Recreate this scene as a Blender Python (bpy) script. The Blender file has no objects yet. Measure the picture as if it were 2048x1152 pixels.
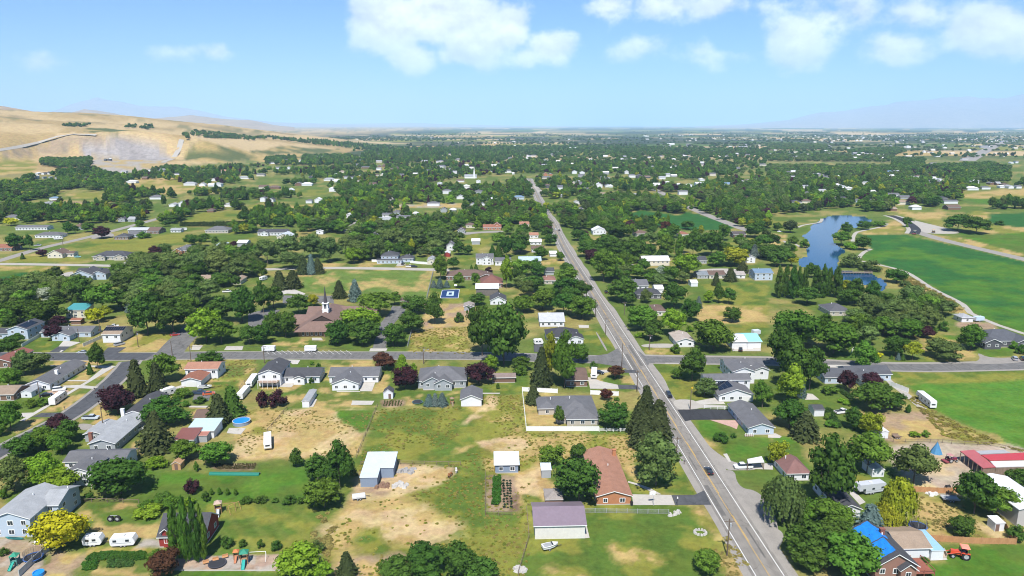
import bpy, bmesh, math, random
import numpy as np
from mathutils import Vector, Matrix
SC = bpy.context.scene
COL = SC.collection
# ---------------------------------------------------------------- camera
FPX, CAMH, PITCH = 1409.0, 105.0, math.radians(13.03)
SP, CP = math.sin(PITCH), math.cos(PITCH)
cd = bpy.data.cameras.new('camera'); cam = bpy.data.objects.new('camera', cd); COL.objects.link(cam)
cd.sensor_width = 36.0; cd.lens = 36.0*FPX/2048.0; cd.clip_start = 1.0; cd.clip_end = 120000.0
cam.location = (0, 0, CAMH); cam.rotation_euler = (math.pi/2-PITCH, 0, 0)
SC.camera = cam
# ---------------------------------------------------------------- sun, sky, exposure
SUN_EL, SUN_AZ = 57.0, 186.0          # azimuth measured clockwise from +Y: the sun stands behind the camera
sd = bpy.data.lights.new('sun', 'SUN'); sun = bpy.data.objects.new('sun', sd); COL.objects.link(sun)
sd.energy = 5.0; sd.angle = math.radians(0.53); sd.color = (1.0, 0.965, 0.91)
_e, _a = math.radians(SUN_EL), math.radians(SUN_AZ)
SUNV = Vector((math.cos(_e)*math.sin(_a), math.cos(_e)*math.cos(_a), math.sin(_e)))
sun.rotation_euler = SUNV.to_track_quat('Z', 'Y').to_euler()
W = bpy.data.worlds.new('World'); SC.world = W; W.use_nodes = True
SKY_STRENGTH = 0.068
HAZE_DENSITY = 0.45e-4
SC.view_settings.view_transform = 'Standard'; SC.view_settings.look = 'None'
SC.view_settings.exposure = 0.68; SC.view_settings.gamma = 1.0; SC.view_settings.use_curve_mapping = False
SC.render.engine = 'CYCLES'
SC.cycles.use_denoising = True; SC.cycles.pixel_filter_type = 'BLACKMAN_HARRIS'; SC.cycles.filter_width = 1.05
SC.cycles.max_bounces = 5; SC.cycles.diffuse_bounces = 2; SC.cycles.glossy_bounces = 2
SC.cycles.transmission_bounces = 2; SC.cycles.transparent_max_bounces = 6; SC.cycles.volume_bounces = 2
SC.cycles.use_adaptive_sampling = True; SC.cycles.adaptive_threshold = 0.01

def ray(px, py):
    u, v = (px-1024.0)/FPX, (576.0-py)/FPX
    return Vector((u, CP+v*SP, -SP+v*CP))

def build_world():
    nt = W.node_tree; N = nt.nodes; L = nt.links; N.clear()
    out = N.new('ShaderNodeOutputWorld'); bg = N.new('ShaderNodeBackground')
    bg.inputs['Strength'].default_value = SKY_STRENGTH
    sky = N.new('ShaderNodeTexSky'); sky.sky_type = 'NISHITA'; sky.sun_disc = False
    sky.sun_elevation = math.radians(SUN_EL); sky.sun_rotation = math.radians(SUN_AZ)
    sky.altitude = 1400; sky.air_density = 1.0; sky.dust_density = 0.35; sky.ozone_density = 1.6
    tint = N.new('ShaderNodeMix'); tint.data_type = 'RGBA'; tint.blend_type = 'MULTIPLY'
    tint.inputs[0].default_value = 1.0; tint.inputs[7].default_value = (0.58, 0.94, 1.32, 1)
    L.new(sky.outputs[0], tint.inputs[6])
    tc = N.new('ShaderNodeTexCoord')
    sep = N.new('ShaderNodeSeparateXYZ'); L.new(tc.outputs['Generated'], sep.inputs[0])
    def M(op, a, b=None, c=None):
        n = N.new('ShaderNodeMath'); n.operation = op
        for i, v in enumerate((a, b, c)):
            if v is None: continue
            if isinstance(v, (int, float)): n.inputs[i].default_value = v
            else: L.new(v, n.inputs[i])
        return n.outputs[0]
    az = M('ARCTAN2', sep.outputs[0], sep.outputs[1])
    el = M('ARCSINE', sep.outputs[2])
    # warp
    comb = N.new('ShaderNodeCombineXYZ'); L.new(az, comb.inputs[0]); L.new(M('MULTIPLY', el, 1.35), comb.inputs[1])
    def noise(scale, detail, rough, w=0.0):
        n = N.new('ShaderNodeTexNoise'); n.noise_dimensions = '4D'; n.inputs['Scale'].default_value = scale
        n.inputs['Detail'].default_value = detail; n.inputs['Roughness'].default_value = rough; n.inputs['W'].default_value = w
        L.new(comb.outputs[0], n.inputs['Vector']); return n.outputs[0]
    n1 = noise(13.0, 9.0, 0.58, 1.3)
    n2 = noise(3.0, 3.0, 0.5, 7.7)
    # cumulus heaps in view, then the same kind of field all round the sky
    blobs = [(790,40,78,60,1.0),(870,30,80,62,1.05),(950,60,80,62,1.05),(1020,55,48,50,.95),(1100,92,58,42,.92),(830,112,60,36,.82),(930,112,90,30,.72),(740,55,40,30,.6),(1060,110,50,30,.7),
             (430,108,88,24,.64),(100,126,70,20,.44),
             (1215,12,66,40,.80),(1330,8,84,36,.68),(1430,14,84,34,.66),(1290,90,58,36,.56),(1415,100,66,42,.62),(1490,112,45,20,.46),(1600,80,66,58,.80),(1665,35,74,48,.76),
             (1790,98,66,40,.76),(1850,30,84,42,.62),(1985,58,80,40,.86),(2040,80,60,36,.75),(1560,10,64,30,.55)]
    tot = None
    for (px, py, rx, ry, s) in blobs:
        d = ray(px, py).normalized(); a0 = math.atan2(d.x, d.y); e0 = math.asin(d.z)
        dx = M('MULTIPLY', M('SUBTRACT', az, a0), FPX/rx); dy = M('MULTIPLY', M('SUBTRACT', el, e0), FPX/ry)
        q = M('ADD', M('MULTIPLY', dx, dx), M('MULTIPLY', dy, dy))
        m = M('MULTIPLY', M('POWER', 2.718, M('MULTIPLY', q, -0.75)), s)
        tot = m if tot is None else M('SMOOTH_MAX', tot, m, 0.12)
    # field outside the frame
    fld = M('MULTIPLY', M('SUBTRACT', n2, 0.5), 3.2)
    up = N.new('ShaderNodeMapRange'); up.interpolation_type = 'SMOOTHSTEP'
    up.inputs[1].default_value = 0.24; up.inputs[2].default_value = 0.40; L.new(el, up.inputs[0])
    side = N.new('ShaderNodeMapRange'); side.interpolation_type = 'SMOOTHSTEP'
    side.inputs[1].default_value = 0.68; side.inputs[2].default_value = 0.95
    L.new(M('ABSOLUTE', az), side.inputs[0])
    lowcut = N.new('ShaderNodeMapRange'); lowcut.inputs[1].default_value = 0.05; lowcut.inputs[2].default_value = 0.14; L.new(el, lowcut.inputs[0])
    outm = M('MULTIPLY', M('MAXIMUM', up.outputs[0], side.outputs[0]), lowcut.outputs[0])
    tot = M('MAXIMUM', tot, M('MULTIPLY', fld, outm))
    dens = M('ADD', tot, M('MULTIPLY', M('SUBTRACT', n1, 0.5), 1.7))
    mr = N.new('ShaderNodeMapRange'); mr.interpolation_type = 'SMOOTHSTEP'
    mr.inputs[1].default_value = 0.34; mr.inputs[2].default_value = 0.68; L.new(dens, mr.inputs[0])
    thin = N.new('ShaderNodeMapRange'); thin.inputs[1].default_value = 0.25; thin.inputs[2].default_value = 0.9
    thin.inputs[3].default_value = 0.55; thin.inputs[4].default_value = 0.96; L.new(tot, thin.inputs[0])
    fac = M('MULTIPLY', mr.outputs[0], thin.outputs[0])
    # cloud colour: white heaps, shade as from light above painted in by offset noise
    off = N.new('ShaderNodeVectorMath'); off.operation = 'ADD'; off.inputs[1].default_value = (0.004, 0.014, 0); L.new(comb.outputs[0], off.inputs[0])
    nb = N.new('ShaderNodeTexNoise'); nb.noise_dimensions = '4D'; nb.inputs['Scale'].default_value = 13.0; nb.inputs['Detail'].default_value = 5.0; nb.inputs['Roughness'].default_value = 0.5; nb.inputs['W'].default_value = 1.3; L.new(off.outputs[0], nb.inputs['Vector'])
    sh = N.new('ShaderNodeMapRange'); sh.inputs[1].default_value = -0.12; sh.inputs[2].default_value = 0.10
    sh.inputs[3].default_value = 0.66; sh.inputs[4].default_value = 1.06; L.new(M('SUBTRACT', n1, nb.outputs[0]), sh.inputs[0])
    cc = N.new('ShaderNodeMix'); cc.data_type = 'RGBA'; cc.blend_type = 'MULTIPLY'; cc.inputs[0].default_value = 1.0
    k = 0.90/SKY_STRENGTH
    cc.inputs[6].default_value = (k*0.97, k*0.99, k*1.02, 1)
    L.new(sh.outputs[0], cc.inputs[7])
    mix = N.new('ShaderNodeMix'); mix.data_type = 'RGBA'
    L.new(fac, mix.inputs[0]); L.new(tint.outputs[2], mix.inputs[6]); L.new(cc.outputs[2], mix.inputs[7])
    L.new(mix.outputs[2], bg.inputs['Color']); L.new(bg.outputs[0], out.inputs[0])
build_world()
W.cycles.sampling_method = 'MANUAL'; W.cycles.sample_map_resolution = 512

# ---------------------------------------------------------------- helpers
TILES = {}
for i, r in enumerate((('A', 850, 3.8145), ('B', 640, 3.84), ('C', 440, 3.84), ('D', 190, 3.84))):
    for j in range(4): TILES[r[0]+str(j+1)] = (512*j, r[1], r[2])
TILES['P'] = (0, 0, 1.0)
def T(t, x, y):
    a, b, s = TILES[t]; return a+x/s, b+y/s

_rs = np.random.RandomState(11)
_LAT = _rs.rand(256, 256).astype(np.float64)
def vnoise(x, y, s, o=0.0):
    x = np.asarray(x, float)/s+o*17.31+500.0; y = np.asarray(y, float)/s+o*9.77+500.0
    xi = np.floor(x).astype(int); yi = np.floor(y).astype(int); fx = x-xi; fy = y-yi
    fx = fx*fx*(3-2*fx); fy = fy*fy*(3-2*fy)
    g = lambda a, b: _LAT[a & 255, b & 255]
    return (g(xi, yi)*(1-fx)+g(xi+1, yi)*fx)*(1-fy)+(g(xi, yi+1)*(1-fx)+g(xi+1, yi+1)*fx)*fy
def fbm(x, y, s, o=0.0, n=4):
    t = 0; a = 0.5; k = 0
    for i in range(n):
        t = t+a*vnoise(x, y, s/(2.03**i), o+i*3.1); k += a; a *= 0.5
    return t/k
def sstep(a, b, x):
    t = np.clip((np.asarray(x, float)-a)/(b-a), 0, 1); return t*t*(3-2*t)

POND_C4 = [(340,40),(465,-30),(600,-34),(745,-22),(795,8),(770,34),(680,52),(560,44),(530,90),(492,140),(512,190),(600,240),(540,262),(530,350),(560,385),
           (700,402),(790,408),(815,430),(890,468),(908,500),(880,545),(830,512),(720,482),(640,466),(560,462),(520,420),(430,384),(330,364),(240,344),(240,300),(310,280),(300,230),(330,190),(300,140),(270,120),(330,80)]
def inpoly(X, Y, P):
    X = np.asarray(X); Y = np.asarray(Y); r = np.zeros(X.shape, bool); n = len(P); j = n-1
    for i in range(n):
        xi, yi = P[i]; xj, yj = P[j]
        if yi != yj:
            c = ((yi > Y) != (yj > Y)) & (X < (xj-xi)*(Y-yi)/(yj-yi)+xi); r ^= c
        j = i
    return r
def flat(px, py, z=0.0):
    d = ray(px, py); t = (z-CAMH)/d.z; return (d.x*t, d.y*t)
POND = [flat(*T('C4', x, y)) for x, y in POND_C4]

def hz(X, Y):
    """height of the land: flat town, a pond, a dry hill with a gravel quarry"""
    X = np.asarray(X, float); Y = np.asarray(Y, float)
    foot = np.interp(Y, [0, 1300, 1600, 1900, 2300, 2700, 3200, 5000], [-1250, -1040, -930, -800, -700, -640, -600, -900])
    s = np.maximum(foot-X, 0.0)
    rise = 215*(1-np.exp(-(s/1250.0)**1.18))
    gate = sstep(1300, 2150, Y)*(1-sstep(3600, 5200, Y)*0.9)
    h = rise*gate*(0.86+0.28*fbm(X, Y, 700, 2.0, 3))
    h = h+gate*sstep(0, 300, s)*26*(fbm(X, Y, 210, 5.0, 5)-0.5)
    # spur above the quarry
    spur = 40*np.exp(-((X+1080)/260.0)**2-((Y-2170)/230.0)**2)
    h = h+spur*sstep(0, 200, s)
    # quarry cut: a pale face under the spur
    qx = np.abs(X+1120)/np.where(Y < 2100, 260.0, 230.0)
    inq = (1-sstep(0.75, 1.12, qx))
    face = 2085+30*np.sin((X+1100)/90.0)
    low = 9+3*fbm(X, Y, 40, 1.0, 2)
    cut = low+(np.maximum(h, low)-low)*sstep(0, 150, Y-face+75)
    h = np.where(Y < 2400, h*(1-inq)+np.minimum(cut, np.maximum(h, low))*inq*1.0, h)
    m = inpoly(X, Y, POND)
    return np.where(m, -1.6, h)
def hz1(x, y): return float(hz(np.array([x]), np.array([y]))[0])
def P(px, py, z=0.0):
    """the point on the land that this sight line meets"""
    d = ray(px, py)
    if d.z >= -1e-4: d.z = -1e-4
    t = (z-CAMH)/d.z; x, y = d.x*t, d.y*t
    if x > -560 or y < 1250: return Vector((x, y, z))
    ts = np.linspace(900, 6000, 1200); zz = CAMH+d.z/d.y*ts; xx = d.x/d.y*ts
    b = np.nonzero(zz < hz(xx, ts)+z)[0]
    if len(b) == 0: return Vector((x, y, z))
    k = b[0]; return Vector((float(xx[k]), float(ts[k]), float(hz1(xx[k], ts[k]))+z))
def PT(t, x, y, z=0.0): return P(*T(t, x, y), z)
def proj(v):
    d = Vector(v)-Vector((0, 0, CAMH)); w = d.y*CP-d.z*SP
    return 1024+FPX*d.x/w, 576-FPX*(d.y*SP+d.z*CP)/w
def mpp(v):
    d = Vector(v)-Vector((0, 0, CAMH)); return (d.y*CP-d.z*SP)/FPX
GRID_ANG = math.atan((975-1024)/FPX)      # heading of the main road
GX, GY = Vector((math.cos(GRID_ANG), -math.sin(GRID_ANG), 0)), Vector((math.sin(GRID_ANG), math.cos(GRID_ANG), 0))

class MB:
    """collects shapes, then links them as one mesh object"""
    def __init__(s): s.v = []; s.f = []; s.m = []
    def add(s, vs, fs, m=0):
        o = len(s.v); s.v += [tuple(v) for v in vs]
        for f in fs: s.f.append(tuple(i+o for i in f)); s.m.append(m)
    def box(s, x0, x1, y0, y1, z0, z1, m=0):
        s.add([(x0,y0,z0),(x1,y0,z0),(x1,y1,z0),(x0,y1,z0),(x0,y0,z1),(x1,y0,z1),(x1,y1,z1),(x0,y1,z1)],
              [(0,3,2,1),(4,5,6,7),(0,1,5,4),(1,2,6,5),(2,3,7,6),(3,0,4,7)], m)
    def taper(s, x0, x1, y0, y1, z0, z1, ix, iy, m=0, sx=0, sy=0):
        s.add([(x0,y0,z0),(x1,y0,z0),(x1,y1,z0),(x0,y1,z0),(x0+ix+sx,y0+iy+sy,z1),(x1-ix+sx,y0+iy+sy,z1),(x1-ix+sx,y1-iy+sy,z1),(x0+ix+sx,y1-iy+sy,z1)],
              [(0,3,2,1),(4,5,6,7),(0,1,5,4),(1,2,6,5),(2,3,7,6),(3,0,4,7)], m)
    def cyl(s, p, q, r0, r1, n=8, m=0, cap=True):
        p = Vector(p); q = Vector(q); d = (q-p).normalized()
        a = d.orthogonal().normalized(); b = d.cross(a); o = len(s.v); vs = []
        for i in range(n):
            t = 2*math.pi*i/n; w = a*math.cos(t)+b*math.sin(t); vs += [p+w*r0, q+w*r1]
        fs = [(2*i, 2*((i+1) % n), 2*((i+1) % n)+1, 2*i+1) for i in range(n)]
        if cap: fs += [tuple(2*i for i in range(n))[::-1], tuple(2*i+1 for i in range(n))]
        s.add(vs, fs, m)
    def prism(s, prof, x0, x1, m=0, axis='x'):
        """profile of (a,z) points drawn out along x (or y)"""
        n = len(prof); vs = []
        for x in (x0, x1):
            for a, z in prof: vs.append((x, a, z) if axis == 'x' else (a, x, z))
        fs = [(i, (i+1) % n, n+(i+1) % n, n+i) for i in range(n)]+[tuple(range(n))[::-1], tuple(range(n, 2*n))]
        s.add(vs, fs, m)
    def tube(s, pts, r, n=5, m=0):
        for a, b in zip(pts[:-1], pts[1:]): s.cyl(a, b, r, r, n, m, True)
    def mesh(s, name, mats):
        me = bpy.data.meshes.new(name); me.from_pydata(s.v, [], s.f)
        for q in (mats if isinstance(mats, (list, tuple)) else [mats]): me.materials.append(q)
        if any(s.m): me.polygons.foreach_set('material_index', s.m)
        me.update(); return me
    def build(s, name, mats, parent=None, loc=None, rz=0.0):
        return link(name, s.mesh(name, mats), parent, loc, rz)
def link(name, data, parent=None, loc=None, rz=0.0):
    o = bpy.data.objects.new(name, data); COL.objects.link(o)
    if parent is not None: o.parent = parent
    if loc is not None: o.location = loc
    if rz: o.rotation_euler = (0, 0, rz)
    return o
THINGS = []
def tag(o, label, cat, group=None):
    o['label'] = label; o['category'] = cat
    if group: o['group'] = group
    THINGS.append(o); return o
def thing(name, label, cat, loc=(0, 0, 0), rz=0.0, group=None):
    o = link(name, None, None, loc, rz); o.empty_display_size = 0.5
    return tag(o, label, cat, group)
def dup(o, parent=None):
    c = o.copy(); COL.objects.link(c)
    c.parent = parent
    for ch in o.children: dup(ch, c)
    return c
def kind(o, k): o['kind'] = k; return o
# ---------------------------------------------------------------- materials
MATS = {}
def nodes_of(name):
    m = bpy.data.materials.new(name); m.use_nodes = True
    nt = m.node_tree; b = nt.nodes['Principled BSDF']; return m, nt.nodes, nt.links, b
def mat(name, rgb, rough=0.8, var=0.18, scale=0.6, spec=0.3, metal=0.0, bump=0.0, stretch=None, fine=4.0, dirt=0.0):
    """plain painted or mineral surface: colour broken up by two sizes of noise"""
    key = (name, tuple(rgb), rough, var, scale)
    if key in MATS: return MATS[key]
    m, N, L, b = nodes_of(name)
    tc = N.new('ShaderNodeTexCoord'); mp = N.new('ShaderNodeMapping'); L.new(tc.outputs['Object'], mp.inputs[0])
    if stretch: mp.inputs['Scale'].default_value = stretch
    n1 = N.new('ShaderNodeTexNoise'); n1.inputs['Scale'].default_value = scale; n1.inputs['Detail'].default_value = 4
    n2 = N.new('ShaderNodeTexNoise'); n2.inputs['Scale'].default_value = scale*fine; n2.inputs['Detail'].default_value = 3
    L.new(mp.outputs[0], n1.inputs[0]); L.new(mp.outputs[0], n2.inputs[0])
    ad = N.new('ShaderNodeMath'); ad.operation = 'ADD'; L.new(n1.outputs[0], ad.inputs[0]); L.new(n2.outputs[0], ad.inputs[1])
    oi = N.new('ShaderNodeObjectInfo'); ad2 = N.new('ShaderNodeMath'); ad2.operation = 'MULTIPLY_ADD'
    L.new(oi.outputs['Random'], ad2.inputs[0]); ad2.inputs[1].default_value = 0.22; L.new(ad.outputs[0], ad2.inputs[2])
    mr = N.new('ShaderNodeMapRange'); mr.inputs[1].default_value = 0.6; mr.inputs[2].default_value = 1.6
    mr.inputs[3].default_value = 1-var; mr.inputs[4].default_value = 1+var; L.new(ad2.outputs[0], mr.inputs[0])
    mx = N.new('ShaderNodeMix'); mx.data_type = 'RGBA'; mx.blend_type = 'MULTIPLY'; mx.inputs[0].default_value = 1
    mx.inputs[6].default_value = (*rgb, 1); L.new(mr.outputs[0], mx.inputs[7]); L.new(mx.outputs[2], b.inputs['Base Color'])
    b.inputs['Roughness'].default_value = rough; b.inputs['Specular IOR Level'].default_value = spec; b.inputs['Metallic'].default_value = metal
    if bump:
        bp = N.new('ShaderNodeBump'); bp.inputs['Strength'].default_value = bump; bp.inputs['Distance'].default_value = 0.1
        L.new(n2.outputs[0], bp.inputs['Height']); L.new(bp.outputs[0], b.inputs['Normal'])
    MATS[key] = m; return m
def ribbed(name, rgb, rough=0.45, period=0.6, axis=0, var=0.1, metal=0.0):
    """sheet metal or boards: fine ribs along one axis"""
    key = (name, tuple(rgb), period, axis, 'r')
    if key in MATS: return MATS[key]
    m = mat(name+' ', rgb, rough, var, 0.35, 0.4, metal); m.name = name; nt = m.node_tree; N, L = nt.nodes, nt.links
    b = N['Principled BSDF']
    tc = N.new('ShaderNodeTexCoord'); w = N.new('ShaderNodeTexWave'); w.bands_direction = 'XYZ'[axis]
    w.inputs['Scale'].default_value = 2*math.pi/(period*20)*3.18; w.inputs['Distortion'].default_value = 0.3
    L.new(tc.outputs['Object'], w.inputs[0]); bp = N.new('ShaderNodeBump'); bp.inputs['Strength'].default_value = 0.6; bp.inputs['Distance'].default_value = 0.05
    L.new(w.outputs[1], bp.inputs['Height']); L.new(bp.outputs[0], b.inputs['Normal'])
    MATS[key] = m; return m
def shingle(rgb):
    key = ('shingle', tuple(rgb))
    if key in MATS: return MATS[key]
    m = mat('shingle', rgb, 0.9, 0.26, 0.45, 0.2, fine=7.0, bump=0.35); MATS[key] = m; return m
def glass(name='window_glass', rgb=(0.03, 0.04, 0.05), rough=0.08):
    if name in MATS: return MATS[name]
    m, N, L, b = nodes_of(name); b.inputs['Base Color'].default_value = (*rgb, 1); b.inputs['Roughness'].default_value = rough
    b.inputs['Specular IOR Level'].default_value = 0.6
    MATS[name] = m; return m
def paint(rgb, rough=0.25):
    key = ('paint', tuple(rgb))
    if key in MATS: return MATS[key]
    m = mat('car_paint', rgb, rough, 0.05, 1.0, 0.5); b = m.node_tree.nodes['Principled BSDF']
    b.inputs['Coat Weight'].default_value = 0.6; b.inputs['Coat Roughness'].default_value = 0.08
    MATS[key] = m; return m
def foliage(name, instancer):
    m = bpy.data.materials.new(name); m.use_nodes = True; nt = m.node_tree; N, L = nt.nodes, nt.links; N.clear()
    out = N.new('ShaderNodeOutputMaterial'); oi = N.new('ShaderNodeObjectInfo')
    if instancer:
        at = N.new('ShaderNodeAttribute'); at.attribute_type = 'INSTANCER'; at.attribute_name = 'tint'; col = at.outputs['Color']
    else: col = oi.outputs['Color']
    geo = N.new('ShaderNodeNewGeometry'); tc = N.new('ShaderNodeTexCoord')
    n = N.new('ShaderNodeTexNoise'); n.inputs['Scale'].default_value = 5.5; n.inputs['Detail'].default_value = 3; L.new(tc.outputs['Object'], n.inputs[0])
    av = N.new('ShaderNodeMath'); av.operation = 'MULTIPLY_ADD'; L.new(geo.outputs['Random Per Island'], av.inputs[0]); av.inputs[1].default_value = 0.75; L.new(n.outputs[0], av.inputs[2])
    mr = N.new('ShaderNodeMapRange'); mr.inputs[1].default_value = 0.3; mr.inputs[2].default_value = 1.25; mr.inputs[3].default_value = 0.55; mr.inputs[4].default_value = 1.45
    L.new(av.outputs[0], mr.inputs[0])
    hs = N.new('ShaderNodeHueSaturation'); L.new(col, hs.inputs['Color']); L.new(mr.outputs[0], hs.inputs['Value'])
    hr = N.new('ShaderNodeMapRange'); hr.inputs[3].default_value = 0.485; hr.inputs[4].default_value = 0.51; L.new(oi.outputs['Random'], hr.inputs[0]); L.new(hr.outputs[0], hs.inputs['Hue'])
    df = N.new('ShaderNodeBsdfDiffuse'); tr = N.new('ShaderNodeBsdfTranslucent'); mx = N.new('ShaderNodeMixShader'); mx.inputs[0].default_value = 0.28
    L.new(hs.outputs[0], df.inputs[0])
    br = N.new('ShaderNodeMix'); br.data_type = 'RGBA'; br.blend_type = 'MULTIPLY'; br.inputs[0].default_value = 1; br.inputs[7].default_value = (1.25, 1.3, 0.6, 1)
    L.new(hs.outputs[0], br.inputs[6]); L.new(br.outputs[2], tr.inputs[0])
    L.new(df.outputs[0], mx.inputs[1]); L.new(tr.outputs[0], mx.inputs[2]); L.new(mx.outputs[0], out.inputs[0])
    return m
FOL = foliage('leaves', False); FOLI = foliage('far_leaves', True)
BARK = mat('bark', (0.13, 0.10, 0.075), 0.95, 0.3, 2.0)
WHITE = mat('white_siding', (0.72, 0.73, 0.74), 0.6, 0.05, 0.5)
TRIM = mat('white_trim', (0.78, 0.78, 0.77), 0.5, 0.04, 0.5)
CONC = mat('concrete', (0.40, 0.375, 0.335), 0.9, 0.14, 0.25)
WOOD = mat('weathered_wood', (0.20, 0.15, 0.11), 0.9, 0.3, 1.2, stretch=(1, 1, 0.2))
CEDAR = mat('cedar_boards', (0.42, 0.22, 0.10), 0.85, 0.25, 1.2, stretch=(2, 2, 0.3))
DARKM = mat('dark_metal', (0.03, 0.03, 0.035), 0.5, 0.1, 1.0)
GREYM = mat('grey_metal', (0.35, 0.36, 0.37), 0.5, 0.1, 1.0)
RUBBER = mat('rubber', (0.02, 0.02, 0.02), 0.9, 0.1, 1.0)
GLASS = glass()
SOLAR = glass('solar_glass', (0.008, 0.011, 0.02), 0.15)

def ground_material():
    m, N, L, b = nodes_of('land'); at = N.new('ShaderNodeAttribute'); at.attribute_name = 'cover'
    geo = N.new('ShaderNodeNewGeometry')
    def nz(s, d=4, r=0.6):
        n = N.new('ShaderNodeTexNoise'); n.inputs['Scale'].default_value = s; n.inputs['Detail'].default_value = d; n.inputs['Roughness'].default_value = r
        L.new(geo.outputs['Position'], n.inputs[0]); return n.outputs[0]
    a = nz(0.09, 5, 0.65); f = nz(0.55, 4, 0.7)
    ad = N.new('ShaderNodeMath'); ad.operation = 'ADD'; L.new(a, ad.inputs[0]); L.new(f, ad.inputs[1])
    mr = N.new('ShaderNodeMapRange'); mr.inputs[1].default_value = 0.66; mr.inputs[2].default_value = 1.34; mr.inputs[3].default_value = 0.66; mr.inputs[4].default_value = 1.34
    L.new(ad.outputs[0], mr.inputs[0])
    hs = N.new('ShaderNodeHueSaturation'); L.new(at.outputs['Color'], hs.inputs['Color']); L.new(mr.outputs[0], hs.inputs['Value'])
    hr = N.new('ShaderNodeMapRange'); hr.inputs[1].default_value = 0.35; hr.inputs[2].default_value = 0.65; hr.inputs[3].default_value = 0.485; hr.inputs[4].default_value = 0.512
    L.new(nz(0.16, 3), hr.inputs[0]); L.new(hr.outputs[0], hs.inputs['Hue'])
    L.new(hs.outputs[0], b.inputs['Base Color']); b.inputs['Roughness'].default_value = 0.95; b.inputs['Specular IOR Level'].default_value = 0.1
    bp = N.new('ShaderNodeBump'); bp.inputs['Strength'].default_value = 0.55; bp.inputs['Distance'].default_value = 0.35; L.new(f, bp.inputs['Height']); L.new(bp.outputs[0], b.inputs['Normal'])
    return m
def asphalt(name, rgb, var=0.16):
    """road surface with long worn wheel tracks, patches and dark crack lines"""
    m, N, L, b = nodes_of(name); geo = N.new('ShaderNodeNewGeometry')
    mp = N.new('ShaderNodeMapping'); mp.inputs['Rotation'].default_value = (0, 0, GRID_ANG); mp.inputs['Scale'].default_value = (1, 0.06, 1); L.new(geo.outputs['Position'], mp.inputs[0])
    n1 = N.new('ShaderNodeTexNoise'); n1.inputs['Scale'].default_value = 0.8; n1.inputs['Detail'].default_value = 4; L.new(mp.outputs[0], n1.inputs[0])
    n2 = N.new('ShaderNodeTexNoise'); n2.inputs['Scale'].default_value = 0.35; n2.inputs['Detail'].default_value = 6; L.new(geo.outputs['Position'], n2.inputs[0])
    ad = N.new('ShaderNodeMath'); ad.operation = 'ADD'; L.new(n1.outputs[0], ad.inputs[0]); L.new(n2.outputs[0], ad.inputs[1])
    mr = N.new('ShaderNodeMapRange'); mr.inputs[1].default_value = 0.7; mr.inputs[2].default_value = 1.3; mr.inputs[3].default_value = 1-var; mr.inputs[4].default_value = 1+var; L.new(ad.outputs[0], mr.inputs[0])
    v = N.new('ShaderNodeTexVoronoi'); v.feature = 'DISTANCE_TO_EDGE'; v.inputs['Scale'].default_value = 0.13
    wp = N.new('ShaderNodeVectorMath'); wp.operation = 'MULTIPLY_ADD'; L.new(n2.outputs[1], wp.inputs[0]); wp.inputs[1].default_value = (5, 5, 0); L.new(geo.outputs['Position'], wp.inputs[2]); L.new(wp.outputs[0], v.inputs[0])
    cr = N.new('ShaderNodeMapRange'); cr.inputs[1].default_value = 0.006; cr.inputs[2].default_value = 0.02; cr.inputs[3].default_value = 0.72; cr.inputs[4].default_value = 1.0; L.new(v.outputs[0], cr.inputs[0])
    ml = N.new('ShaderNodeMath'); ml.operation = 'MULTIPLY'; L.new(mr.outputs[0], ml.inputs[0]); L.new(cr.outputs[0], ml.inputs[1])
    mx = N.new('ShaderNodeMix'); mx.data_type = 'RGBA'; mx.blend_type = 'MULTIPLY'; mx.inputs[0].default_value = 1; mx.inputs[6].default_value = (*rgb, 1); L.new(ml.outputs[0], mx.inputs[7])
    L.new(mx.outputs[2], b.inputs['Base Color']); b.inputs['Roughness'].default_value = 0.9; b.inputs['Specular IOR Level'].default_value = 0.2
    return m
ASPH_OLD = asphalt('old_asphalt', (0.20, 0.184, 0.163), 0.2)
ASPH_MID = asphalt('street_asphalt', (0.135, 0.131, 0.126), 0.2)
ASPH_NEW = asphalt('new_asphalt', (0.036, 0.037, 0.041), 0.16)
ASPH_SEAL = asphalt('sealed_asphalt', (0.072, 0.074, 0.080), 0.2)
GRAVEL = mat('gravel', (0.25, 0.23, 0.205), 0.95, 0.22, 0.3, fine=9)
GRAVEL2 = mat('pale_gravel', (0.34, 0.315, 0.275), 0.95, 0.16, 0.3, fine=9)
LINEW = mat('white_road_paint', (0.66, 0.66, 0.64), 0.8, 0.12, 0.5)
LINEY = mat('yellow_road_paint', (0.55, 0.34, 0.06), 0.8, 0.2, 0.5)
# ---------------------------------------------------------------- land
C_LAWN=(0.074,0.120,0.018); C_LUSH=(0.062,0.138,0.014); C_CROP=(0.024,0.092,0.018); C_PAST=(0.168,0.172,0.030); C_STRAW=(0.345,0.252,0.096); C_PALE=(0.42,0.315,0.165)
C_DIRT=(0.27,0.195,0.125); C_GRAV=(0.30,0.27,0.23); C_MIX=(0.105,0.138,0.029); C_QUAR=(0.235,0.212,0.20); C_DULL=(0.085,0.10,0.03); C_DARK=(0.045,0.065,0.022); C_PLAY=(0.34,0.25,0.18); C_SOIL=(0.15,0.10,0.065)
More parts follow.
